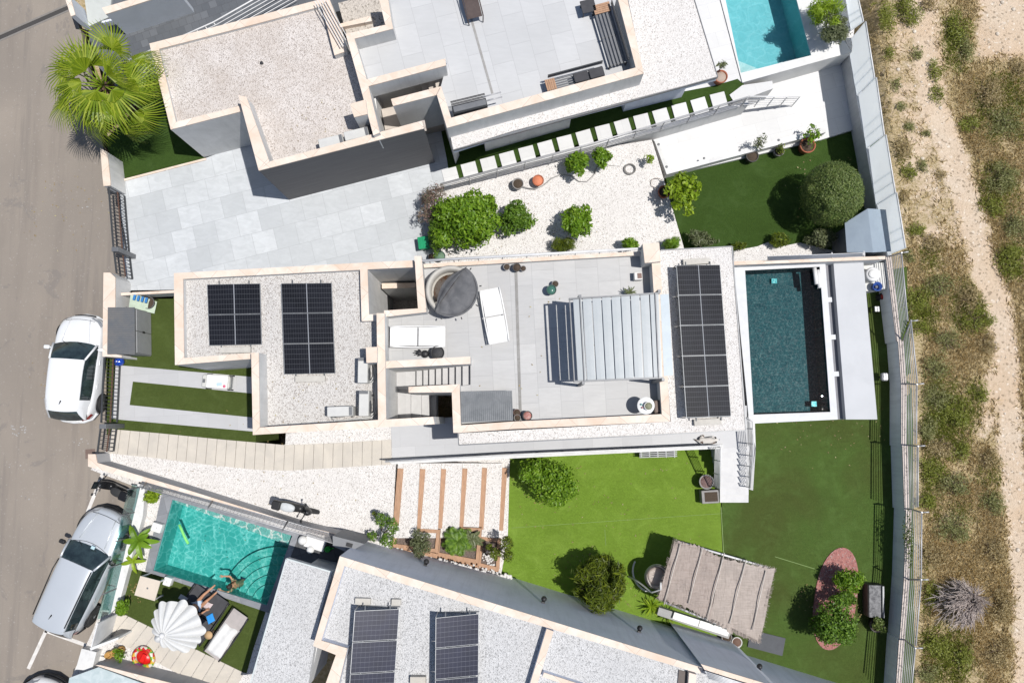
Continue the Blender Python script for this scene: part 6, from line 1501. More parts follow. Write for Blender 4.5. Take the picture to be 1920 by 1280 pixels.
p = P(149, 1072, 1.0); w2 = car('silver grey estate car with roof rails parked beside the glass fence', (p.x, p.y, 0), R(90 - 23), 4.68, 1.78, 1.6, paint('silver_car_paint', (.50, .53, .56), .3, .3), True, TRIM, True)
MB().box((1.02, -.15, 1.19), (.11, .14, .01), 0, .003).build('windscreen_sticker', mat('pale_sticker', (.4, .55, .6), None, 5), w2)
p = P(36, 1400, 1.0); car('white car with black front at the bottom left corner', (p.x, p.y, 0), R(90 - 22), 4.7, 1.9, 1.66, paint('pearl_white_paint', (.58, .58, .58), 0, .3), True, TRIM, False)
def bike(label, a, b, m_, seatm, cover=False, cat='motorcycle'):
    A, B = P(*a, .6), P(*b, .6); c = (A + B) / 2; L_ = (B - A).length; th = thing('parked_scooter', label, cat, (c.x, c.y, 0), math.atan2((A - B).y, (A - B).x), world=False); s_ = L_ / 2
    for e in (.72, -.70):
        w_ = MB().lathe((0, 0, -.06), [(.17, 0), (.26, .01), (.28, .06), (.26, .11), (.17, .12)], 20).build('wheel', TYRE, th); w_.rotation_euler = (R(90), 0, 0); w_.location = (e * s_, 0, .28)
    rows = []
    for x, w_, z0, z1 in ((-.95, .07, .55, .72), (-.8, .16, .45, .85), (-.5, .19, .32, .88), (-.1, .17, .25, .80), (.12, .15, .22, .55), (.35, .16, .22, .50), (.55, .17, .30, .95), (.72, .13, .5, 1.0), (.86, .05, .6, .85)):
        rows.append([(x * s_, w_ * math.cos(t_) * (1 if abs(math.cos(t_)) < .9 else .95), (z0 + z1) / 2 + (z1 - z0) / 2 * math.sin(t_)) for t_ in [2 * math.pi * j / 12 for j in range(12)]])
    subsurf(MB().grid(rows, close=True, caps=True).build('body', m_, th), 1)
    rows = [[(x * s_, w_ * math.cos(t_), z + .06 * math.sin(t_)) for t_ in [2 * math.pi * j / 12 for j in range(12)]] for x, w_, z in ((-.78, .07, .90), (-.62, .15, .92), (-.3, .17, .90), (-.05, .13, .86), (.02, .05, .84))]
    subsurf(MB().grid(rows, close=True, caps=True).build('seat', seatm, th), 1)
    MB().tube([(.50 * s_, -.34, 1.08), (.60 * s_, -.12, 1.06), (.62 * s_, 0, 1.02), (.60 * s_, .12, 1.06), (.50 * s_, .34, 1.08)], .02, 6).build('handlebar', TRIM, th)
    MB().tube([(.62 * s_, 0, 1.0), (.72 * s_, 0, .3)], .035, 6).build('fork', MIDM, th)
    for sg in (-1, 1): MB().tube([(.55 * s_, sg * .24, 1.08), (.60 * s_, sg * .30, 1.22)], .008, 4).tube([(.60 * s_, sg * .27, 1.22), (.60 * s_, sg * .35, 1.22)], .035, 8).build('mirror', TRIM, th)
    q = MB(); q.grid([[(.66 * s_ + .05 * z_, y, 1.0 + .3 * z_) for y in (-.14, 0, .14)] for z_ in (0, .5, 1)]); q.build('screen', GLASSD, th)
    MB().box((-.86 * s_, 0, .98), (.32, .34, .22), 0, .07).build('top_case', m_, th); return th
bike('all black scooter parked between the cream wall and the silver car', (184, 903), (246, 930), mat('gloss_black', (.012, .012, .013), None, 4, .25, .02, world=False), mat('black_seat_vinyl', (.03, .03, .03), None, 6, .6, world=False))
b2_ = bike('black scooter with a silver seat on the white gravel', (592, 962), (519, 943), mat('black_fairing', (.02, .02, .021), None, 4, .4, .02, world=False), mat('silver_seat_cover', (.46, .48, .49), (.38, .4, .41), 5, .5, world=False))
# ================================================================ PEOPLE AND DOG
SKIN = mat('tanned_skin', (.42, .22, .13), (.36, .18, .10), 4, .55, .02, world=False); HAIR = mat('dark_hair', (.02, .014, .01), (.035, .025, .018), 12, .6, .3, world=False)
def skinned(name, verts, edges, rad, m_, par, root=0, sub=2):
    me = bpy.data.meshes.new(name); me.from_pydata([tuple(v) for v in verts], edges, []); o = bpy.data.objects.new(name, me); COL.objects.link(o); me.materials.append(m_)
    s_ = o.modifiers.new('skin', 'SKIN'); s_.use_smooth_shade = True; sv = me.skin_vertices[0].data if me.skin_vertices else None
    if sv is None:
        bpy.context.view_layer.objects.active = o; me.attributes
    for i, r_ in enumerate(rad):
        sv[i].radius = (r_ if isinstance(r_, tuple) else (r_, r_)); sv[i].use_root = (i == root)
    subsurf(o, sub); o.parent = par; return o
def human(label, loc, rz, J, clothes=None):
    """J: joint name -> local position"""
    th = thing('person', label, 'person', loc, rz, world=False)
    names = ['pelvis', 'waist', 'chest', 'neck', 'head', 'crown_', 'shl', 'ell', 'wrl', 'shr', 'elr', 'wrr', 'hil', 'knl', 'anl', 'tol', 'hir', 'knr', 'anr', 'tor']
    E = [('pelvis', 'waist'), ('waist', 'chest'), ('chest', 'neck'), ('neck', 'head'), ('head', 'crown_'), ('chest', 'shl'), ('shl', 'ell'), ('ell', 'wrl'), ('chest', 'shr'), ('shr', 'elr'), ('elr', 'wrr'), ('pelvis', 'hil'), ('hil', 'knl'), ('knl', 'anl'), ('anl', 'tol'), ('pelvis', 'hir'), ('hir', 'knr'), ('knr', 'anr'), ('anr', 'tor')]
    rad = dict(pelvis=(.15, .11), waist=(.13, .10), chest=(.16, .11), neck=.055, head=.085, crown_=.075, shl=.058, ell=.042, wrl=.028, shr=.058, elr=.042, wrr=.028, hil=.085, knl=.055, anl=.037, tol=.03, hir=.085, knr=.055, anr=.037, tor=.03)
    V = [Vector(J[n_]) for n_ in names]; Ei = [(names.index(a), names.index(b)) for a, b in E]; Rd = [rad[n_] for n_ in names]
    for sd in ('l', 'r'):                                     # five fingers to a hand
        w_ = Vector(J['wr' + sd]); e_ = Vector(J['el' + sd]); d = (w_ - e_).normalized(); side = d.cross(Vector((0, 0, 1))).normalized()
        pi = len(V); V.append(w_ + d * .055); Rd.append((.034, .018)); Ei.append((names.index('wr' + sd), pi))
        for f in range(4):
            b_ = V[pi] + side * (.027 * (f - 1.5)) + d * .03; l_ = (.062, .075, .07, .055)[f]; i0 = len(V)
            V += [b_, b_ + d * l_ * .55 - Vector((0, 0, .004)), b_ + d * l_ - Vector((0, 0, .014))]; Rd += [.0095, .0085, .007]; Ei += [(pi, i0), (i0, i0 + 1), (i0 + 1, i0 + 2)]
        i0 = len(V); sg = 1 if sd == 'l' else -1; V += [w_ + d * .03 + side * .04 * sg, w_ + d * .065 + side * .065 * sg]; Rd += [.012, .009]; Ei += [(pi, i0), (i0, i0 + 1)]
    skinned('body', V, Ei, Rd, SKIN, th)
    hd = Vector(J['head']); cr = Vector(J['crown_']); up = (cr - hd).normalized(); f_ = Vector(J['face']).normalized(); f_ = (f_ - up * f_.dot(up)).normalized(); sd_ = up.cross(f_)
    c_ = hd.lerp(cr, .45); q = MB(); rows = []
    for i in range(9):
        ph = math.pi * i / 8 * .62
        rows.append([c_ - f_ * .012 + (up * math.cos(ph) + (f_ * math.cos(t_) * .92 + sd_ * math.sin(t_) * .86) * math.sin(ph)) * (.117 if math.cos(t_) < .5 or ph < .9 else .085) for t_ in [2 * math.pi * j / 16 for j in range(16)]])
    q.grid(rows, close=True); q.build('hair', HAIR, th)
    fc = MB(); fc.ball(c_ + f_ * .098 - up * .03, .014, 5); fc.build('nose', SKIN, th)
    for s2_ in (-1, 1): MB().ball(c_ + f_ * .088 + sd_ * .032 * s2_, .011, 5).build('eye', BLACK, th); MB().ball(c_ + sd_ * .088 * s2_ - up * .02, .022, 5, sx=.7).build('ear', SKIN, th)
    MB().tube([c_ + f_ * .092 - up * .062 - sd_ * .022, c_ + f_ * .097 - up * .064, c_ + f_ * .092 - up * .062 + sd_ * .022], .005, 4).build('mouth', mat('lips', (.35, .10, .08), None, 4), th)
    for nm, keys, rr, mm in (clothes or []):
        vs = [Vector(J[k_]) for k_ in keys]; es = [(0, i) if nm == 'shorts' and i > 0 else (i - 1, i) for i in range(1, len(vs))]
        skinned(nm, vs, es, rr, mm, th)
    return th
p = P(433, 1099, .3)
J = dict(pelvis=(.16, 0, -.72), waist=(.10, 0, -.48), chest=(.02, 0, -.22), neck=(-.03, 0, -.05), head=(-.06, 0, .06), crown_=(-.07, 0, .17), face=(-1, 0, 0), shl=(-.02, -.18, -.13), ell=(-.17, -.28, -.07), wrl=(-.36, -.22, -.03), shr=(-.02, .18, -.13), elr=(-.14, .32, -.07), wrr=(-.36, .30, -.03),
         hil=(.18, -.09, -.78), knl=(.26, -.1, -1.12), anl=(.40, -.1, -1.3), tol=(.44, -.1, -1.38), hir=(.18, .09, -.78), knr=(.22, .1, -1.12), anr=(.32, .1, -1.36), tor=(.28, .1, -1.40))
human('dark haired swimmer with both arms stretched towards the turquoise pool edge', (p.x, p.y, .22), R(-8), J, [('shorts', ['pelvis', 'hil', 'hir'], [(.165, .125), .1, .1], mat('navy_shorts', (.03, .04, .09), None, 5, world=False))])
p = P(373, 1133, .6)
J = dict(pelvis=(0, 0, .50), waist=(-.08, 0, .60), chest=(-.2, 0, .78), neck=(-.27, 0, .90), head=(-.30, 0, .98), crown_=(-.33, 0, 1.09), face=(1, 0, .1), shl=(-.2, .19, .84), ell=(-.32, .26, .62), wrl=(-.28, .34, .44), shr=(-.2, -.19, .84), elr=(-.08, -.3, .64), wrr=(.1, -.34, .52),
         hil=(.06, .1, .48), knl=(.45, .12, .62), anl=(.82, .12, .44), tol=(.93, .12, .46), hir=(.06, -.1, .48), knr=(.42, -.12, .66), anr=(.66, -.10, .38), tor=(.78, -.1, .36))
human('dark haired sunbather in pale blue shorts sitting on a lounger', (p.x, p.y, .24), pang((373, 1133), (398, 1110)), J, [('shorts', ['pelvis', 'hil', 'hir'], [(.17, .13), .105, .105], mat('pale_blue_shorts', (.30, .42, .58), (.5, .55, .6), 9, world=False))])
# dog
p = P(1325, 826, .25); th = thing('dog', 'white dog with brown patches lying at the railing of the tiled walkway', 'dog', (p.x, p.y, .03), R(6), world=False)
tf = NT('patched_fur'); n_ = tf.noise(tf.pos(False), 5, 3, .5); FUR = tf.done(tf.mix(tf.ramp(n_, [(.52, 0), (.56, 1)]), (.55, .52, .48), (.09, .055, .04)), .9)
V = [(-.16, 0, .16), (0, 0, .18), (.16, 0, .20), (.25, 0, .27), (.33, .0, .31), (.41, 0, .28), (-.24, 0, .14), (-.34, .05, .08), (-.42, .10, .05), (.18, .09, .12), (.26, .11, .04), (.36, .11, .03), (.18, -.09, .12), (.26, -.11, .04), (.36, -.11, .03), (-.18, .11, .12), (-.05, .16, .05), (-.16, .19, .03), (-.02, .2, .03), (-.18, -.11, .12), (-.05, -.16, .05), (-.16, -.19, .03), (-.02, -.2, .03)]
E = [(0, 1), (1, 2), (2, 3), (3, 4), (4, 5), (0, 6), (6, 7), (7, 8), (2, 9), (9, 10), (10, 11), (2, 12), (12, 13), (13, 14), (0, 15), (15, 16), (16, 17), (17, 18), (0, 19), (19, 20), (20, 21), (21, 22)]
Rd = [.11, .105, .11, .07, .075, .04, .06, .028, .015, .05, .035, .028, .05, .035, .028, .07, .05, .03, .025, .07, .05, .03, .025]
skinned('body', V, E, Rd, FUR, th)
for s_ in (-1, 1): MB().grid([[(.29, s_ * .05, .36), (.34, s_ * .05, .36)], [(.28, s_ * .11, .31), (.34, s_ * .11, .31)], [(.29, s_ * .12, .24), (.33, s_ * .12, .24)]]).build('ear', HAIR, th)
MB().ball((.455, 0, .285), .018, 5).build('nose', BLACK, th)
# ================================================================ POOL GARDEN FURNITURE
DCUSH = mat('charcoal_cushion', (.045, .045, .05), (.06, .06, .065), 4, .9, world=False); LCUSH = mat('taupe_cushion', (.36, .33, .32), (.30, .28, .27), 4, .9, world=False)
lg2 = lounger(BLACK, DCUSH, .0, 1.8, .62); u2 = [False]
for (c_, lb) in (((354, 1143), 'charcoal lounger nearest the shell shaped parasol'), ((388, 1160), 'middle charcoal lounger with the blue towel on it')):
    p = P(*c_, .55); put(lg2, u2, (p.x, p.y, .24), pang((397, 1226), (449, 1150)), lb, 'loungers by the turquoise pool')
p = P(424, 1189, .55); l3 = lounger(BLACK, LCUSH, .0, 1.8, .62); retag(l3, (p.x, p.y, .24), pang((397, 1226), (449, 1150)), 'taupe lounger half covered by a white towel', 'loungers by the turquoise pool')
def cloth(name, label, px4, z, m_, nu=14, nv=10, amp=.02, drop=.12, seed=0, cat='towel'):
    Q = [P(x, y, z) for x, y in px4]; c = sum(Q, Vector()) / 4; mb = MB(); rows = []
    for i in range(nu + 1):
        r_ = []
        for j in range(nv + 1):
            u, v_ = i / nu, j / nv; p = Q[0].lerp(Q[1], v_).lerp(Q[3].lerp(Q[2], v_), u)
            e_ = max(abs(u - .5), abs(v_ - .5)); p = p + Vector((.02 * mn.noise(p * 3), .02 * mn.noise(p * 3 + Vector((5, 5, 5))), amp * mn.noise(p * 7 + Vector((seed, 0, 0))) + amp * 1.2 * math.sin(v_ * 11 + 2 * u) * .6 - (drop if e_ > .46 else 0)))
            r_.append(p)
        rows.append(r_)
    mb.grid(rows); mb.grid([[p - Vector((0, 0, .012)) for p in r_] for r_ in rows][::-1]); return tag(mb.build(name, m_), label, cat)
cloth('towel', 'crumpled white towel draped over the taupe lounger', [(419, 1167), (447, 1183), (411, 1236), (383, 1219)], .66, mat('white_towel', (.62, .62, .61), None, 3, .95, .3, 60), amp=.03)
cloth('towel', 'bright blue folded towel on the middle charcoal lounger', [(386, 1155), (398, 1149), (403, 1163), (391, 1170)], .68, mat('blue_towel', (.02, .20, .55), (.03, .26, .6), 5, .95), 6, 6, .01, .02)
cloth('towel', 'grey towel on the head end of the charcoal lounger by the pool', [(339, 1113), (352, 1121), (346, 1129), (334, 1121)], .63, mat('grey_towel', (.36, .36, .36), None, 5, .95), 6, 6, .01, .02)
cloth('towel', 'pale pink towel beside the sunbather', [(386, 1127), (399, 1132), (391, 1143), (380, 1137)], .65, mat('pale_pink_towel', (.5, .42, .42), None, 5, .95), 6, 6, .012, .02)
# shell-shaped parasol
hub = P(304, 1191, 2.35); th = thing('parasol', 'white scalloped parasol like a shell beside the turquoise pool', 'parasol', (hub.x + .1, hub.y + .05, .24))
tips = [(291, 1157, 2.1), (297, 1141, 2.05), (312, 1129, 2.0), (334, 1128, 1.95), (353, 1134, 1.9), (370, 1150, 1.9), (378, 1171, 1.9), (376, 1192, 1.9), (370, 1206, 1.9), (357, 1214, 1.95), (334, 1218, 2.0), (316, 1212, 2.1), (300, 1204, 2.2), (291, 1190, 2.2), (289, 1174, 2.15)]
FABW = mat('white_parasol_fabric', (.56, .56, .55), (.5, .51, .51), 3, .9, .1, 60); T_ = [P(*t_) for t_ in tips]; nT = len(T_)
q = MB(); rb = MB()
for i in range(nT):
    a, b = T_[i], T_[(i + 1) % nT]; rows = []
    for r_ in range(8):
        u = r_ / 7; row = []
        for j in range(9):
            v_ = j / 8; edge = a.lerp(b, v_); bulge = 1 + (.13 + .06 * math.sin(i * 2.3)) * math.sin(math.pi * v_) * u
            p = hub + (edge - hub) * u * bulge; p.z += .17 * math.sin(math.pi * v_) * u + .20 * math.sin(math.pi * u) * .5
            row.append(p)
        rows.append(row)
    q.grid(rows); MB().tube([hub + Vector((0, 0, -.02)), hub.lerp(a, .5) + Vector((0, 0, .07)), a], .012, 5).build('rib', WMET, th)
q.build('canopy', FABW, th); MB().lathe(hub, [(.09, -.05), (.10, .05), (.06, .1), (.01, .12)], 16).build('hub', WMET, th)
MB().tube([hub, (hub.x + .1, hub.y + .05, .24)], .03, 8).build('pole', WMET, th); MB().lathe((hub.x + .1, hub.y + .05, .24), [(.28, 0), (.28, .06), (.05, .09)], 20).build('base', MIDM, th)
# square table, cubes, boat etc
q4 = [(263, 1079), (301, 1089), (290, 1126), (252, 1115)]; T_ = [P(x, y, .95) for x, y in q4]; c = sum(T_, Vector()) / 4
th = thing('square_table', 'square beige table with a round hole at the pool garden corner', 'table', (c.x, c.y, .24)); MB().prism3(T_, depth=.04).build('tabletop', mat('beige_table_top', (.55, .48, .40), (.5, .44, .37), 2, .6), th)
MB().lathe((c.x, c.y, .952), [(.035, 0), (.03, .004), (.005, .005)], 14).build('centre_hole', MIDM, th)
for p in T_: d = (c - p) * .1; MB().box((p.x + d.x, p.y + d.y, .575), (.05, .05, .67)).build('leg', WMET, th)
boxthing('side_cube', 'white cube stool on the marble at the left end of the pool', 'stool', 293, 989, .28, (.36, .32, .3), R(-17), WPL, .03, parts=[('button', (0, 0, .305), (.03, .03, .01), MIDM)])
boxthing('side_cube', 'white cube stool between the square table and the pool', 'stool', 313, 1090, .24, (.28, .3, .3), R(-17), WPL, .03, parts=[('button', (0, 0, .305), (.03, .03, .01), MIDM)])
c = P(391, 1190, .6); th = thing('side_table', 'small round wooden side table between two loungers', 'table', (c.x, c.y, .24), world=False); MB().lathe((0, 0, .35), [(.14, 0), (.145, .02), (.01, .025)], 24).build('tabletop', mat('pale_wood', (.45, .30, .16), None, 5), th); MB().lathe((0, 0, 0), [(.12, 0), (.05, .03), (.04, .35)], 12).build('stem', BARK, th)
c = P(268, 1233, .4); th = thing('inflatable_boat', 'red and patterned inflatable child boat on the gravel', 'inflatable', (c.x, c.y, .23), R(-35), world=False)
q = MB(); rows = []
for i in range(28):
    a = 2 * math.pi * i / 28; rx_, ry_ = .36, .30; cc_ = Vector((rx_ * math.cos(a), ry_ * math.sin(a) * (1 - .15 * math.cos(a)), .1)); o_ = Vector((math.cos(a), math.sin(a), 0)); rows.append([cc_ + o_ * .085 * math.cos(b) + Vector((0, 0, .1 * math.sin(b))) for b in [2 * math.pi * j / 10 for j in range(10)]])
rows.append(rows[0]); q.grid(rows, close=True); tv = NT('patterned_vinyl'); vv = tv.vor(tv.pos(False), 9); sp_ = tv.n('ShaderNodeSeparateColor'); tv.l(vv.outputs['Color'], sp_.inputs[0])
q.build('tube', tv.done(tv.ramp(sp_.outputs[0], [(0, (.10, .30, .03)), (.25, (.42, .02, .02)), (.5, (.5, .48, .42)), (.7, (.12, .03, .10)), (.85, (.5, .3, .03))], 'CONSTANT'), .35), th)
MB().lathe((0, 0, .04), [(.3, 0), (.28, .06), (.01, .07)], 24, sy=.8).build('floor', mat('red_vinyl', (.55, .01, .008), (.45, .01, .008), 4, .35, .05, world=False), th); MB().box((.0, 0, .15), (.16, .3, .1), R(10), .04).build('seat', mat('red_vinyl_seat', (.6, .012, .01), None, 4, .35, world=False), th)
for k in range(3):
    c = P(201 + 11 * k, 1229 - 4.5 * k, .5); th = thing('wicker_basket', ('left', 'middle', 'right')[k] + ' golden wicker basket of the row by the corner wall', 'basket', (c.x, c.y, .22), world=False, group='wicker baskets by the corner wall')
    MB().lathe((0, 0, 0), [(.11, 0), (.14, .14), (.12, .27), (.10, .27), (.09, .06), (.01, .05)], 18).build('basket', mat('golden_wicker', (.42, .25, .08), (.25, .14, .04), 14, .8, .4), th)
q = MB(); q.tube([P(x, y, .19) for x, y in ((336, 983), (341, 994), (346, 1006), (353, 1019))], .05, 8); tag(q.build('pool_noodle', mat('lime_foam', (.20, .62, .16), None, 4)), 'lime green pool noodle floating in the turquoise pool', 'pool noodle')
for (px, py, r_, lb) in ((568, 1012, .17, 'upper white globe lamp on the dark decking'), (582, 1030, .14, 'lower translucent globe lamp on the dark decking')):
    c = P(px, py, .45); th = thing('globe_lamp', lb, 'lamp', (c.x, c.y, .26), world=False); MB().ball((0, 0, r_ + .04), r_, 12).build('globe', WPL, th); MB().lathe((0, 0, 0), [(.08, 0), (.07, .05), (.01, .06)], 14).build('base', MIDM, th)
c = P(615, 1029, .4); th = thing('watering_can', 'bright green watering can on the dark decking', 'watering can', (c.x, c.y, .26), world=False); GRN = mat('bright_green_plastic', (.01, .36, .03), (.01, .28, .03), 4, .35, world=False)
MB().lathe((0, 0, 0), [(.10, 0), (.11, .2), (.08, .24), (.06, .2), (.01, .19)], 18).build('can', GRN, th); MB().tube([(.08, 0, .05), (.22, .05, .24)], [.03, .015], 8).build('spout', GRN, th); MB().tube([(-.1, 0, .05), (-.18, 0, .18), (-.06, 0, .26)], .012, 6).build('handle', GRN, th)
c = P(590, 1018, .5); MB_ = MB().box((c.x, c.y, .36), (.75, .45, .2), R(-17), .02); tag(MB_.build('low_bench', WPL), 'low white bench plate between the globe lamps', 'bench')
# ================================================================ THATCHED PAVILION
def thatch(name, c1, c2, rot):
    t = NT(name); a = t.noise(t.pos(True, rot, (1.2, 26, 1)), 1.6, 7, .7); b = t.noise(t.pos(True, rot, (14, 2, 1)), 1.5, 4, .6); c = t.noise(t.pos(), 1.5, 5)
    col = t.mix(t.ramp(a, [(.3, 0), (.7, 1)]), c1, c2); col = t.mix(t.ramp(b, [(.5, 0), (.75, .5)]), col, tuple(x * .55 for x in c2)); col = t.mix(t.ramp(c, [(.5, 0), (.75, .5)]), col, tuple(x * .6 for x in c1))
    t.bump(a, 1, .05); return t.done(col, .95)
zp = LAWN + 1.62; c = P(1345, 1105, LAWN); pv = thing('thatched_pavilion', 'reed thatched pavilion with pale battens at the grey side wall', 'pavilion', (c.x, c.y, LAWN))
for k, (Q, mm) in enumerate((([(1265, 1013), (1312, 1024), (1352, 1046), (1331, 1163), (1290, 1140), (1234, 1121)], thatch('brown_reed_mat', (.42, .36, .325), (.30, .245, .215), R(-16))), ([(1352, 1046), (1360, 1047), (1453, 1066), (1425, 1206), (1370, 1185), (1331, 1163)], thatch('pale_reed_mat', (.47, .41, .37), (.34, .29, .255), R(-14))))):
    q = MB(); Tq = [P(x, y, zp + .01 * k) for x, y in Q]; a_, b_, c_, d_ = Tq[0], Tq[2], Tq[3], Tq[5]; rows = []
    for i in range(41):
        u = i / 40; row = []
        l1 = Tq[0].lerp(Tq[1], u * 2) if u < .5 else Tq[1].lerp(Tq[2], u * 2 - 1); l2 = Tq[5].lerp(Tq[4], u * 2) if u < .5 else Tq[4].lerp(Tq[3], u * 2 - 1)
        j1, j2 = random.uniform(-.05, .05), random.uniform(-.06, .06)
        for j in range(13):
            v_ = j / 12; p = (l1 + Vector((0, j1, 0))).lerp(l2 + Vector((0, j2, 0)), v_); p.z += .03 * math.sin(v_ * 18.8 * .5 + k) + .025 * mn.noise(p * 3); row.append(p)
        rows.append(row)
    q.grid(rows, smooth=False); q.grid([[p - Vector((0, 0, .05)) for p in r_] for r_ in rows][::-1], smooth=False); q.build('reed_mat', mm, pv)
    q = MB()
    for i in range(260):
        u = random.random(); e_ = random.random(); A_, B_ = (Tq[0], Tq[5]) if k == 0 else (Tq[2], Tq[3])
        A_, B_ = random.choice([(Tq[0], Tq[5]), (Tq[0], Tq[2]), (Tq[5], Tq[3])] if k == 0 else [(Tq[2], Tq[3]), (Tq[0], Tq[2]), (Tq[5], Tq[3])])
        p = A_.lerp(B_, u); cc_ = sum(Tq, Vector()) / 6; d = (p - cc_).normalized(); q.tube([p - d * .1 + Vector((0, 0, .01)), p + d * random.uniform(.02, .11) + Vector((0, 0, -random.uniform(0, .05)))], .006, 3, False)
    q.build('reed_ends', mm, pv)
PALEW = mat('weathered_batten', (.52, .48, .44), (.42, .38, .34), 6, .9)
for a, b in (((1276, 1019), (1245, 1133)), ((1318, 1025), (1291, 1131)), ((1358, 1036), (1325, 1163)), ((1399, 1049), (1368, 1169)), ((1436, 1069), (1411, 1181))):
    q = MB(); q.tube([P(*a, zp + .10), P(*b, zp + .10)], .02, 5); q.build('batten', PALEW, pv)
for a, b in (((1246, 1128), (1411, 1196)), ((1276, 1016), (1440, 1064))):
    q = MB(); q.tube([P(*a, zp - .08), P(*b, zp - .08)], .04, 6); q.build('beam', WMET, pv)
for a in ((1250, 1130), (1408, 1194), (1278, 1020), (1436, 1068)):
    p = P(*a, zp - .1); q = MB(); q.tube([p, Vector((p.x, p.y, LAWN))], .045, 8); q.build('post', WMET, pv)
q4 = [(1237, 1132), (1371, 1177), (1368, 1188), (1330, 1180), (1262, 1152), (1234, 1140)]
bn = thing('garden_bench', 'long white cushioned bench along the lower edge of the thatched pavilion', 'bench', tuple(P(1300, 1160, LAWN)))
MB().pp([(1236, 1138), (1372, 1181), (1366, 1197), (1232, 1152)], LAWN + .42, LAWN + .02).build('frame', mat('bench_frame_grey', (.3, .3, .3), None, 3), bn)
for u0, u1 in ((.19, .55), (.56, .98)):
    A_, B_, C_, D_ = (1240, 1139), (1371, 1181), (1367, 1193), (1236, 1151); L2 = lambda a, b, t_: (a[0] + (b[0] - a[0]) * t_, a[1] + (b[1] - a[1]) * t_)
    MB().pp([L2(A_, B_, u0), L2(A_, B_, u1), L2(D_, C_, u1), L2(D_, C_, u0)], LAWN + .55, LAWN + .42).build('cushion', WPL, bn)
# hanging chair
c = P(1232, 1081, LAWN + 1.15); th = thing('hanging_chair', 'round pale wicker hanging chair at the left side of the thatched pavilion', 'chair', (c.x, c.y, LAWN), world=False)
WICK = mat('pale_grey_wicker', (.55, .53, .50), (.42, .40, .37), 14, .9, .5, world=False)
q = MB(); rows = []
for i in range(9):
    ph = math.pi * (.08 + .50 * i / 8); rows.append([(.47 * math.sin(ph) * math.cos(t_) , .47 * math.sin(ph) * math.sin(t_), 1.17 - .46 * math.cos(ph)) for t_ in [2 * math.pi * j / 28 for j in range(28)]])
q.grid(rows, close=True); q.grid([[Vector((x * .9, y * .9, z + .03)) for x, y, z in r_] for r_ in rows][::-1], close=True); q.build('basket', WICK, th)
MB().lathe((.02, -.02, .87), [(.3, 0), (.34, .05), (.28, .13), (.01, .15)], 24).build('cushion', mat('faded_cushion', (.40, .34, .31), (.5, .46, .43), 6, .9, world=False), th)
for (a0, a1) in ((150, 250), (180, 320)): MB().tube([(.75 * math.cos(R(a)) , .75 * math.sin(R(a)) , .05 + .02 * k_) for k_, a in enumerate([a0 + (a1 - a0) * j / 10 for j in range(11)])], .035, 8).build('stand_leg', WMET, th)
MB().tube([(-.9, -.2, .05), (-.6, -.3, .5), (-.2, -.55, 1.2), (0, -.3, 1.85), (.0, -.05, 1.9)], .035, 8).build('stand_arch', WMET, th)
# lamps on the long grey wall
def Pwall(px, py, a=(960, 1141), b=(1320, 1252), z=3.6):
    A, B = P(*a, z), P(*b, z); n_ = Vector(((B - A).y, -(B - A).x, 0)).normalized(); o_ = Vector((0, 0, CAMH)); d = P(px, py, 0) - o_; t_ = (A - o_).dot(n_) / d.dot(n_); return o_ + d * t_, (n_ if n_.y > 0 else -n_)
for (px, py, lb) in ((1018, 1130, 'left of the black lamps on the long grey side wall'), (1198, 1185, 'middle black lamp on the long grey side wall'), (1423, 1257, 'right black lamp on the long grey side wall, near the rail'), (797, 1060, 'lamp on the grey side wall above the planters')):
    p, n_ = Pwall(px, py); th = thing('wall_lamp', lb, 'lamp', tuple(p), math.atan2(n_.y, n_.x), world=False, group='black lamps on the long grey side wall')
    MB().box((.03, 0, 0), (.06, .12, .12), 0, .01).build('bracket', BLACK, th); MB().lathe((.14, 0, -.02), [(.02, .08), (.06, .05), (.10, -.03), (.07, -.05), (.01, -.04)], 16).build('shade', BLACK, th); MB().ball((.14, 0, -.07), .04, 6).build('bulb', WPL, th)
# ================================================================ NORTH TERRACE AND GARDEN ODDS
def sofa(label, a, b, w_, woodend, cushions=True):
    A, B = P(*a, 3.45), P(*b, 3.45); c = (A + B) / 2; L_ = (B - A).length; th = thing('slatted_sofa', label, 'sofa', (c.x, c.y, 3.11), math.atan2((B - A).y, (B - A).x), world=False); h = L_ / 2
    for k in range(5): MB().box((0, -w_ / 2 + w_ * (k + .5) / 5, .30), (L_, w_ / 5 * .62, .03), 0, .006).build('seat_slat', MIDM, th)
    for e in (-1, 0, 1): MB().box((e * h * .96, 0, .26), (.04, w_, .05)).build('cross_bar', DARKM, th)
    for e in (-1, 1):
        for s_ in (-1, 1): MB().box((e * h * .96, s_ * w_ * .47, .13), (.05, .05, .26)).build('leg', DARKM, th)
    MB().box((0, w_ / 2 + .02, .48), (L_, .04, .05)).build('back_rail', DARKM, th); MB().box((0, w_ / 2 + .02, .62), (L_, .04, .05)).build('back_rail', DARKM, th)
    if woodend:
        for k in range(5): MB().box((-h - .02 - .105 * 0 + 0, 0, .36), (.001, .001, .001)) ; MB().box((-h + .03 + .07 * k - .12, 0, .37), (.062, w_ * .96, .03), 0, .004).build('wood_slat', TIMB, th)
    return th
sofa('long slatted grey sofa with an orange wood end along the east parapet', (1128, 14), (1160, 120), .62, True)
s2_ = sofa('slatted grey sofa with an orange wood end along the south parapet', (1030, 160), (1132, 133), .42, True)
for k in range(2): MB().box((.15 + .55 * k, -.03, .40), (.52, .34, .10), 0, .04).build('seat_cushion', DCUSH, s2_)
c = P(1103, 11, 3.5); th = thing('low_table', 'square charcoal tray table at the top of the angled roof terrace', 'table', (c.x, c.y, 3.11), R(14), world=False)
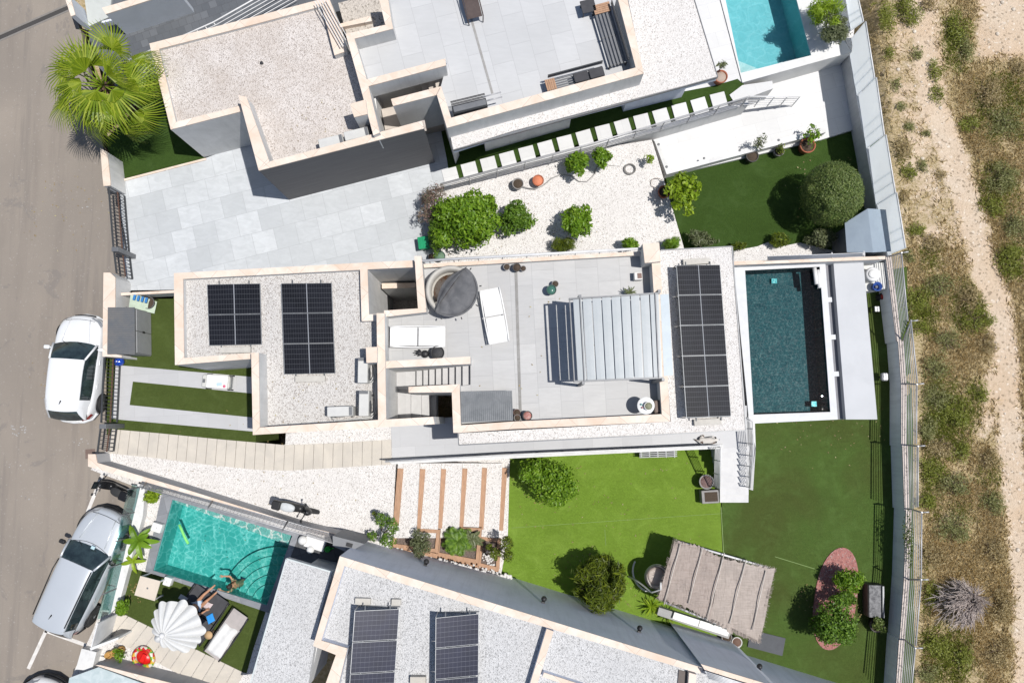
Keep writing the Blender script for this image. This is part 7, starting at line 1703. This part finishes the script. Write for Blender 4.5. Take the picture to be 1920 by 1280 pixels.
MB().box((0, 0, .36), (.5, .46, .05), 0, .02).build('tray', DCUSH, th)
for s_ in ((1, 1), (1, -1), (-1, 1), (-1, -1)): MB().box((s_[0] * .2, s_[1] * .18, .17), (.03, .03, .34)).build('leg', BLACK, th)
c = P(884, 5, 3.5); th = thing('sling_chair', 'brown sling chair at the top edge of the angled roof terrace', 'chair', (c.x, c.y, 3.11), R(-76), world=False)
BRN = mat('brown_sling', (.055, .038, .035), (.075, .055, .05), 5, .7, world=False)
MB().grid([[(-.9 + 1.45 * k / 8, s_ * .25, .4 + .25 * max(0, (3 - k) / 3) - .05 * math.sin(k)) for s_ in (-1, 0, 1)] for k in range(9)]).build('sling', BRN, th)
for s_ in (-1, 1): MB().tube([(-.9, s_ * .28, .66), (-.3, s_ * .29, .42), (.56, s_ * .28, .40), (.6, s_ * .25, .02)], .02, 6).build('frame', BRN, th)
c = P(880, 198, 3.6); th = thing('barbecue', 'long closed dark barbecue cart against the terrace parapet', 'barbecue', (c.x, c.y, 3.11), R(14), world=False)
MB().box((0, -.06, .35), (1.2, .30, .5), 0, .03).build('cabinet', DARKM, th); MB().box((0, -.08, .64), (1.15, .22, .09), 0, .04).build('hood', MIDM, th)
for k in range(5): MB().box((0, .06 + .045 * k, .60 + .02 * (k % 2)), (1.2, .022, .02)).build('grate_bar', BLACK, th)
for y_ in (-.05, .12): MB().tube([(.5, y_, .63), (1.15, y_ + .02, .62)], .022, 6).build('handle_rod', CHROME, th)
# green bin
c = P(794, 455, .45); th = thing('garden_bin', 'emerald green plastic bin on the pale tiled drive', 'bin', (c.x, c.y, .02), R(8), world=False); EM = mat('emerald_plastic', (.004, .25, .105), (.004, .20, .085), 3, .35, .03, world=False)
MB().box((0, 0, .2), (.38, .42, .4), 0, .08).build('body', EM, th); MB().box((0, 0, .43), (.42, .47, .07), 0, .03).build('lid', EM, th)
for k in (-1, 0, 1): MB().box((.11 * k, 0, .47), (.03, .36, .015), 0, .005).build('lid_ridge', EM, th)
pot('small dark green pot at the foot of the north parapet wall', 809, 482, .02, 7, BLACK, .25); pot('green glazed trough pot below the big glossy bush', 825, 480, .02, 10, GPOT, .3, mat('sage_filling', (.12, .2, .13), None, 8))
q = MB(); q.tube([P(x, y, -.10 - (x - 980) * .0024) for x, y in ((980, 350), (992, 353), (1005, 354), (1020, 347), (1035, 334), (1052, 327), (1072, 330), (1085, 340), (1100, 341), (1112, 330), (1120, 312), (1130, 306), (1145, 311), (1162, 312), (1170, 296), (1166, 283))], .018, 6)
tag(q.build('garden_hose', mat('grey_hose', (.30, .29, .28), None, 4, .6)), 'grey garden hose winding across the white gravel', 'hose')
q = MB()
for k in range(3): q.tube([P(1181 + (9 + k) * math.cos(R(a)), 317 + (8 + k) * math.sin(R(a)), -.50 + .02 * k) for a in range(0, 370, 20)], .015, 5)
tag(q.build('coiled_wire', mat('thin_grey_wire', (.2, .19, .18), None, 4)), 'coil of thin grey wire on the gravel left of the patio corner', 'wire')
q = MB()
for k in range(6): a_ = 60 * k; q.tube([P(1231 + 11 * math.cos(R(a_ + t_)), 343 + 9 * math.sin(R(a_ + t_)), -.60 + .05 * math.sin(t_)) for t_ in (0, 20, 40, 60)], .014, 5)
tag(q.build('wreath_ring', mat('pale_ring', (.42, .36, .33), None, 8)), 'pale twiggy ring lying on the gravel above the terracotta pot', 'ring')
# slatted vent under the walkway edge, lawn side
q = MB(); c = P(1234, 851, LAWN + .45)
for k in range(4): q.box((c.x, c.y + .07 * k - .1, LAWN + .45), (1.45, .035, .03), R(2))
for k in range(5): q.box((c.x - .65 + .32 * k, c.y, LAWN + .22), (.04, .26, .44), R(2))
tag(q.build('slatted_bench', MIDM), 'narrow grey slatted bench below the white edge of the walkway', 'bench')
# small table things near the east wall: stool, hose reel
c = P(1642, 580, LAWN + .3); th = thing('folding_stool', 'small white topped stool on the narrow lawn strip by the deck', 'stool', (c.x, c.y, LAWN), world=False); MB().box((0, 0, .42), (.2, .2, .03), 0, .01).build('seat', WPL, th)
for s_ in ((1, 1), (1, -1), (-1, 1), (-1, -1)): MB().tube([(s_[0] * .08, s_[1] * .08, .41), (s_[0] * .14, s_[1] * .12, 0)], .01, 5).build('leg', BLACK, th)
c = P(1652, 556, LAWN + .2); th = thing('hose_reel', 'black and red hose reel by the garden wall', 'hose reel', (c.x, c.y, LAWN), world=False); MB().lathe((0, 0, 0), [(.14, 0), (.12, .05), (.08, .1), (.08, .22), (.13, .26), (.02, .27)], 18).build('drum', BLACK, th); MB().box((0, -.02, .3), (.1, .16, .04), 0, .01).build('handle', mat('red_handle', (.35, .03, .02), None, 4), th)
for o in list(bpy.data.objects):
    for k in ('_wx', '_wy', '_wz'):
        if k in o: del o[k]
